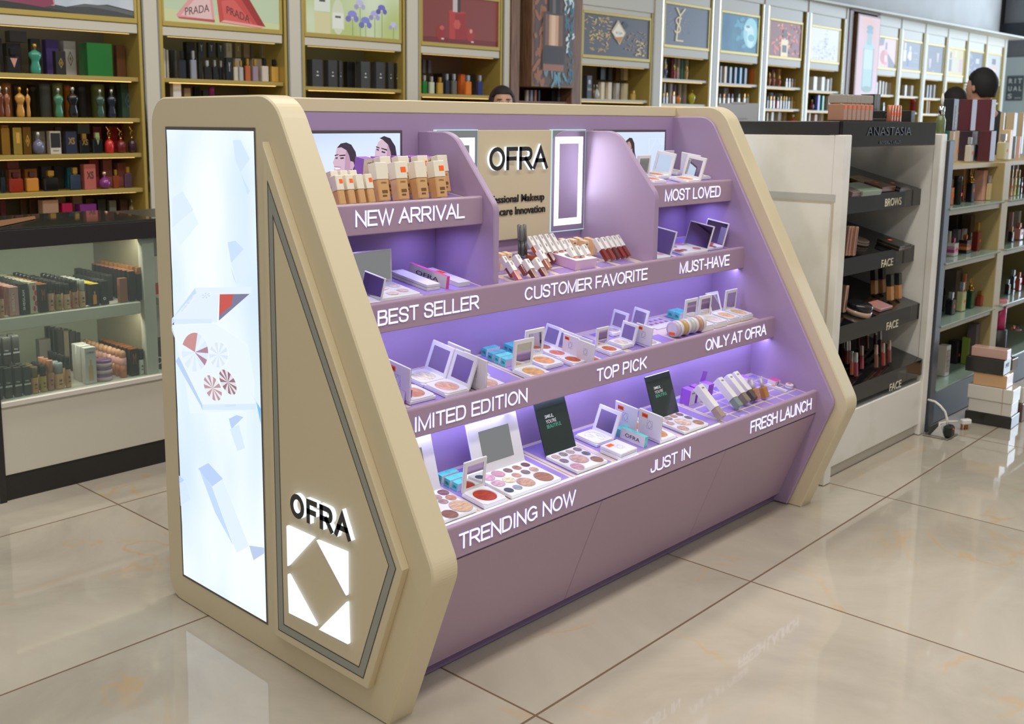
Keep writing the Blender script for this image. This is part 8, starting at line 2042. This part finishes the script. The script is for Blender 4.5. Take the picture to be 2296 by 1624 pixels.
# floor socket with plugs
fs = thing('floor_socket', 'pop-up floor socket with tilted white faceplate on the tiles', 'socket', (3.19, -.955, 0))
obj('frame', MB().prism([(-.06, -.055), (.06, -.055), (.06, .055), (-.06, .055)], .0005, .006, 'z', 0, .003), M((150, 146, 136), .3, .6), fs)
obj('faceplate', MB().prism([(-.035, .006), (.025, .006), (-.005, .05), (-.013, .05)], -.045, .045, 'x', 0, .001), M((206, 208, 206), .3), fs)
obj('socket_slot', MB().disc((.028, -.0265, .02), (.005, 0, 0), (0, .002, .004), 3).disc((.028, -.021, .032), (.005, 0, 0), (0, .002, .004), 3), BLACK, fs)
obj('lid', MB().box(-.047, .047, .026, .034, .006, .045, 0, .002).move(Matrix.Rotation(.0, 4, 'X')), M((70, 68, 64), .4), fs)
pg = thing('power_plug', 'black plug with red light pushed into the floor socket', 'plug', (3.168, -.992, .032))
obj('body', MB().box(-.024, .024, -.024, .012, -.024, .028, 0, .008), M((34, 34, 34), .4), pg)
obj('indicator', MB().disc((0, -.0245, .014), (.003, 0, 0), (0, 0, .003), 10), M((255, 40, 30), em=2), pg)
tag(obj('power_cable', MB().tube([(3.168, -.99, .058), (3.172, -.985, .085), (3.170, -.975, .115), (3.165, -.955, .138), (3.172, -.93, .15), (3.176, -.898, .152)], .005, 8), WHITE), 'white cable curving from the black plug up to the white cabinet', 'cable')
tag(obj('power_cable', MB().tube([(3.24, -.93, .012), (3.27, -.92, .03), (3.31, -.945, .036), (3.338, -.975, .037)], .0045, 8), WHITE), 'white cable running to the loose plug on the floor', 'cable')
pg = thing('power_plug', 'loose white plug with brass pins lying on the tiles', 'plug', (3.36, -1.0, .0008))
pg.rotation_euler = (0, 0, -.5)
obj('body', MB().box(-.024, .024, -.013, .013, .024, .048, 0, .005), WHITE, pg)
for k in (-.015, 0, .015): obj('pin', MB().box(k - .003, k + .003, -.003 + abs(k) * .3, .004 + abs(k) * .3, 0, .024), M((190, 130, 70), .25, .9), pg)

# ------------------------------------------------------------------ laptop, far column, people
t = thing('counter_desk', 'dark till desk mostly hidden behind the white cabinet', 'desk', (4.75, .9, 0))
obj('desk_top', MB().box(-.45, .6, -.25, .25, 1.235, 1.265, 0, .003), BLACK, t)
obj('desk_body', MB().box(-.40, .55, -.2, .2, 0, 1.235), M((206, 202, 196), .5), t)
lp = thing('laptop', 'silver grey laptop seen from behind its open lid', 'laptop', (4.655, .955, 1.2655), -.86)
obj('keyboard_base', MB().box(-.125, .125, .0, .19, 0, .014, 0, .003), M((150, 152, 156), .35), lp)
lm = Matrix.Rotation(-.12, 4, 'X')
ld = obj('lid', MB().box(-.125, .125, -.006, 0, .008, .205, 0, .002).box(-.045, .045, -.008, 0, .2, .212, 0, .002).move(lm), M((168, 172, 178), .35, .2), lp)
obj('lid_lettering', MB().text('Lenovo', (.0, -.0064, .10), (.055, 0, 0), (0, 0, .016), .0004).move(lm), M((120, 124, 130), .3), ld)
struct('wall_right', MB().box(15.62, 15.75, 3.03, 3.15, 0, 4.6), M((60, 62, 66), .5))
fc = thing('marble_column', 'dark marble column with black collar behind the far end of the bays', 'column', (15.85, 2.72, 0))
obj('shaft', MB().box(-.2, .2, -.26, .29, 0, 4.4, 0, .01), noisy('grey_marble', (96, 104, 118), (150, 154, 160), 1.2, .15, stretch=(1, 1, .3)), fc)
obj('collar', MB().box(-.24, .24, -.32, .31, 2.60, 2.83, 0, .01), M((52, 58, 72), .4), fc)
rs = thing('brand_stand', 'pale column stand with dark plaque of white capital letters', 'display stand', (15.55, 2.72, 0))
obj('stand_body', MB().box(-.04, .05, -.22, .26, 0, 2.33, 0, .006), M((206, 222, 230), .5), rs)
pq = obj('plaque', MB().box(-.05, -.04, -.10, .13, 1.70, 2.06), M((88, 98, 110), .4), rs)
for r_, (a, zz) in enumerate((('R I T', 1.95), ('U A L', 1.84), ('S ...', 1.73))):
    obj('plaque_lettering', MB().text(a, (-.0505, .10, zz), (0, -.18, 0), (0, 0, .07), .002, .02), M((230, 236, 240), .4), pq)
def skin_mesh(pts, edges, root=0, sub=2):
    me = bpy.data.meshes.new('skin')
    me.from_pydata([p[:3] for p in pts], edges, [])
    o = bpy.data.objects.new('skin', me)
    COL.objects.link(o)
    o.modifiers.new('Skin', 'SKIN').use_smooth_shade = True
    sv = me.skin_vertices[0].data
    for i, p in enumerate(pts):
        sv[i].radius = (p[3], p[4] if len(p) > 4 else p[3])
        sv[i].use_root = i == root
    o.modifiers.new('Sub', 'SUBSURF').levels = sub
    dg = bpy.context.evaluated_depsgraph_get()
    r = bpy.data.meshes.new_from_object(o.evaluated_get(dg))
    bpy.data.objects.remove(o)
    mb = MB().raw([v.co[:] for v in r.vertices], [tuple(f.vertices) for f in r.polygons], 0, True)
    bpy.data.meshes.remove(r)
    return mb
def fuse(mb, vox):
    me = mb.mesh('fuse', [])
    o = bpy.data.objects.new('fuse', me)
    COL.objects.link(o)
    m = o.modifiers.new('Remesh', 'REMESH'); m.mode = 'VOXEL'; m.voxel_size = vox; m.use_smooth_shade = True
    s = o.modifiers.new('Smooth', 'SMOOTH'); s.factor = .5; s.iterations = 3
    dg = bpy.context.evaluated_depsgraph_get()
    r = bpy.data.meshes.new_from_object(o.evaluated_get(dg))
    bpy.data.objects.remove(o)
    out = MB().raw([v.co[:] for v in r.vertices], [tuple(f.vertices) for f in r.polygons], 0, True)
    bpy.data.meshes.remove(r)
    return out
def egg(mb, c, rx, ry, rz_, n=16, mi=0):
    pr = [(math.sin(math.pi * k / n), -math.cos(math.pi * k / n)) for k in range(n + 1)]
    k0 = len(mb.v)
    mb.lathe([(max(r, .001), z) for r, z in pr], 20, (0, 0, 0), mi)
    mb.move(Matrix.Translation(c) @ Matrix.Diagonal((rx, ry, rz_, 1)), k0)
    return mb
def person(label, loc, H, yaw, shirt, hairc, scarf=None, arms=.0):
    """standing figure facing -y before yaw; every length is a share of its height"""
    k = H
    sk = M((206, 158, 132), .55)
    J = {'pel': (0, 0, .53, .085, .07), 'wst': (0, 0, .61, .078, .06), 'chs': (0, .0, .72, .092, .065), 'nkb': (0, .006, .82, .05, .042), 'nck': (0, .0, .86, .033, .033), 'hed': (0, -.004, .91, .04, .04)}
    for s, n in ((-1, 'l'), (1, 'r')):
        J.update({'sh' + n: (s * .105, .004, .80, .036), 'el' + n: (s * .125, .015, .635, .026), 'wr' + n: (s * .115, -.05 - arms, .50 + arms, .018), 'hp' + n: (s * .052, 0, .50, .055), 'kn' + n: (s * .055, -.005, .28, .036), 'an' + n: (s * .055, .01, .045, .023), 'to' + n: (s * .06, -.085, .018, .02)})
    ks = list(J)
    pts = [tuple(v * k for v in J[q]) for q in ks]
    E = [('pel', 'wst'), ('wst', 'chs'), ('chs', 'nkb'), ('nkb', 'nck'), ('nck', 'hed')]
    for n in 'lr': E += [('nkb', 'sh' + n), ('sh' + n, 'el' + n), ('el' + n, 'wr' + n), ('pel', 'hp' + n), ('hp' + n, 'kn' + n), ('kn' + n, 'an' + n), ('an' + n, 'to' + n)]
    mb = skin_mesh(pts, [(ks.index(a), ks.index(b)) for a, b in E])
    hc = (0, -.008 * k, .932 * k)
    egg(mb, hc, .045 * k, .055 * k, .066 * k)
    egg(mb, (0, -.03 * k, .90 * k), .03 * k, .03 * k, .034 * k)
    egg(mb, (0, -.066 * k, .925 * k), .008 * k, .011 * k, .016 * k, 8)
    for s in (-1, 1):
        egg(mb, (s * .046 * k, .0, .928 * k), .006 * k, .012 * k, .018 * k, 8)
        wx, wy, wz = s * .115 * k, (-.05 - arms) * k, (.50 + arms) * k
        egg(mb, (wx, wy - .02 * k, wz - .03 * k), .010 * k, .022 * k, .028 * k, 10)
        for f in range(4):
            a = (f - 1.5) * .011 * k
            mb.tube([(wx, wy - .02 * k + a, wz - .045 * k), (wx, wy - .028 * k + a, wz - .07 * k), (wx - s * .006 * k, wy - .032 * k + a, wz - (.085 + .006 * (1.5 - abs(f - 1.5))) * k)], [.0055 * k, .005 * k, .004 * k], 7)
        mb.tube([(wx, wy - .04 * k, wz - .02 * k), (wx - s * .006 * k, wy - .052 * k, wz - .04 * k), (wx - s * .008 * k, wy - .054 * k, wz - .055 * k)], [.006 * k, .0055 * k, .0045 * k], 7)
    body = obj('person', fuse(mb, .0085), sk)
    body.location = loc
    body.rotation_euler = (0, 0, yaw)
    tag(body, label, 'person')
    fm = MB()
    for s in (-1, 1):
        egg(fm, (s * .019 * k, -.0555 * k, .937 * k), .0075 * k, .004 * k, .0042 * k, 8, 0)
        egg(fm, (s * .019 * k, -.0585 * k, .937 * k), .0034 * k, .002 * k, .0034 * k, 6, 1)
        fm.box(s * .019 * k - .011 * k, s * .019 * k + .011 * k, -.062 * k, -.054 * k, .947 * k, .950 * k, 1)
    obj('eyes', fm, [WHITE, M((40, 30, 28))], body)
    obj('mouth', egg(MB(), (0, -.0585 * k, .897 * k), .014 * k, .004 * k, .0042 * k, 8), M((170, 96, 90), .5), body)
    T = {q: J[q] for q in ks if q[:2] in ('pe', 'ws', 'ch', 'nk', 'sh', 'el')}
    tk = list(T)
    g = 1.14
    tp = [(T[q][0] * k, T[q][1] * k, T[q][2] * k, T[q][3] * k * g, (T[q][4] if len(T[q]) > 4 else T[q][3]) * k * g) for q in tk]
    te = [(a, b) for a, b in E if a in T and b in T and b != 'nck']
    keep = [q for q in tk if q not in ('nck',)]
    obj('shirt', skin_mesh([tp[tk.index(q)] for q in keep], [(keep.index(a), keep.index(b)) for a, b in te]), M(shirt, .8), body)
    T = ['pel', 'hpl', 'hpr', 'knl', 'knr', 'anl', 'anr']
    obj('trousers', skin_mesh([(J[q][0] * k, J[q][1] * k, J[q][2] * k, J[q][3] * k * 1.16, (J[q][4] if len(J[q]) > 4 else J[q][3]) * k * 1.16) for q in T], [(0, 1), (0, 2), (1, 3), (2, 4), (3, 5), (4, 6)]), M((40, 42, 50), .8), body)
    sh_ = MB()
    for s in (-1, 1): egg(sh_, (s * .058 * k, -.035 * k, .022 * k), .026 * k, .07 * k, .022 * k, 10)
    obj('shoe', sh_, M((30, 28, 28), .4), body)
    hm = MB()
    pr = []
    n = 24
    vs = []; fs_ = []
    R_ = 14
    for i in range(R_ + 1):
        ph = math.pi * .62 * i / R_
        for j in range(n):
            th = 2 * math.pi * j / n
            bx, by, bz = math.sin(ph) * math.cos(th), math.sin(ph) * math.sin(th), math.cos(ph)
            back = max(0, by)
            q = ph
            lim = 1.0 if by > -.2 else (.62 if by > -.6 else .52)
            ph2 = ph * lim * (1.14 if back > .3 else 1.0)
            bx, by, bz = math.sin(ph2) * math.cos(th), math.sin(ph2) * math.sin(th), math.cos(ph2)
            w = 1 + .02 * math.sin(th * 9 + i)
            vs.append((hc[0] + bx * .0515 * k * w, hc[1] + .004 * k + by * .0615 * k * w, hc[2] + .003 * k + bz * .071 * k * w))
    for i in range(R_):
        for j in range(n):
            q = (j + 1) % n
            fs_.append((i * n + j, (i + 1) * n + j, (i + 1) * n + q, i * n + q))
    vs2 = [(hc[0] + (a - hc[0]) * .9, hc[1] + (b - hc[1]) * .9, hc[2] + (c - hc[2]) * .9) for a, b, c in vs]
    N_ = len(vs)
    fs2 = [tuple(N_ + i for i in reversed(f)) for f in fs_]
    rim = [(R_ * n + j, N_ + R_ * n + j, N_ + R_ * n + (j + 1) % n, R_ * n + (j + 1) % n) for j in range(n)]
    hm.raw(vs + vs2, fs_ + fs2 + rim, 0, True)
    obj('hair', hm, M(hairc, .7), body)
    if scarf:
        sc = MB()
        egg(sc, (0, .012 * k, .935 * k), .058 * k, .062 * k, .074 * k)
        egg(sc, (0, .016 * k, .86 * k), .062 * k, .052 * k, .07 * k)
        obj('headscarf', sc, M(scarf, .85), body)
    return body
person('person with short black hair seen from behind, standing beyond the maroon boxes', (5.90, -.09, 0), 1.70, math.radians(160), (52, 50, 54), (24, 22, 22))
person('person with dark hair and teal shirt beyond the perfume stand', (6.46, .28, 0), 1.60, math.radians(150), (60, 120, 110), (36, 30, 28))
person('person with dark hood and uncovered forehead looking over the lilac stand', (3.76, 2.19, 0), 1.57, math.radians(-40), (60, 50, 54), (30, 24, 26), (56, 46, 50))
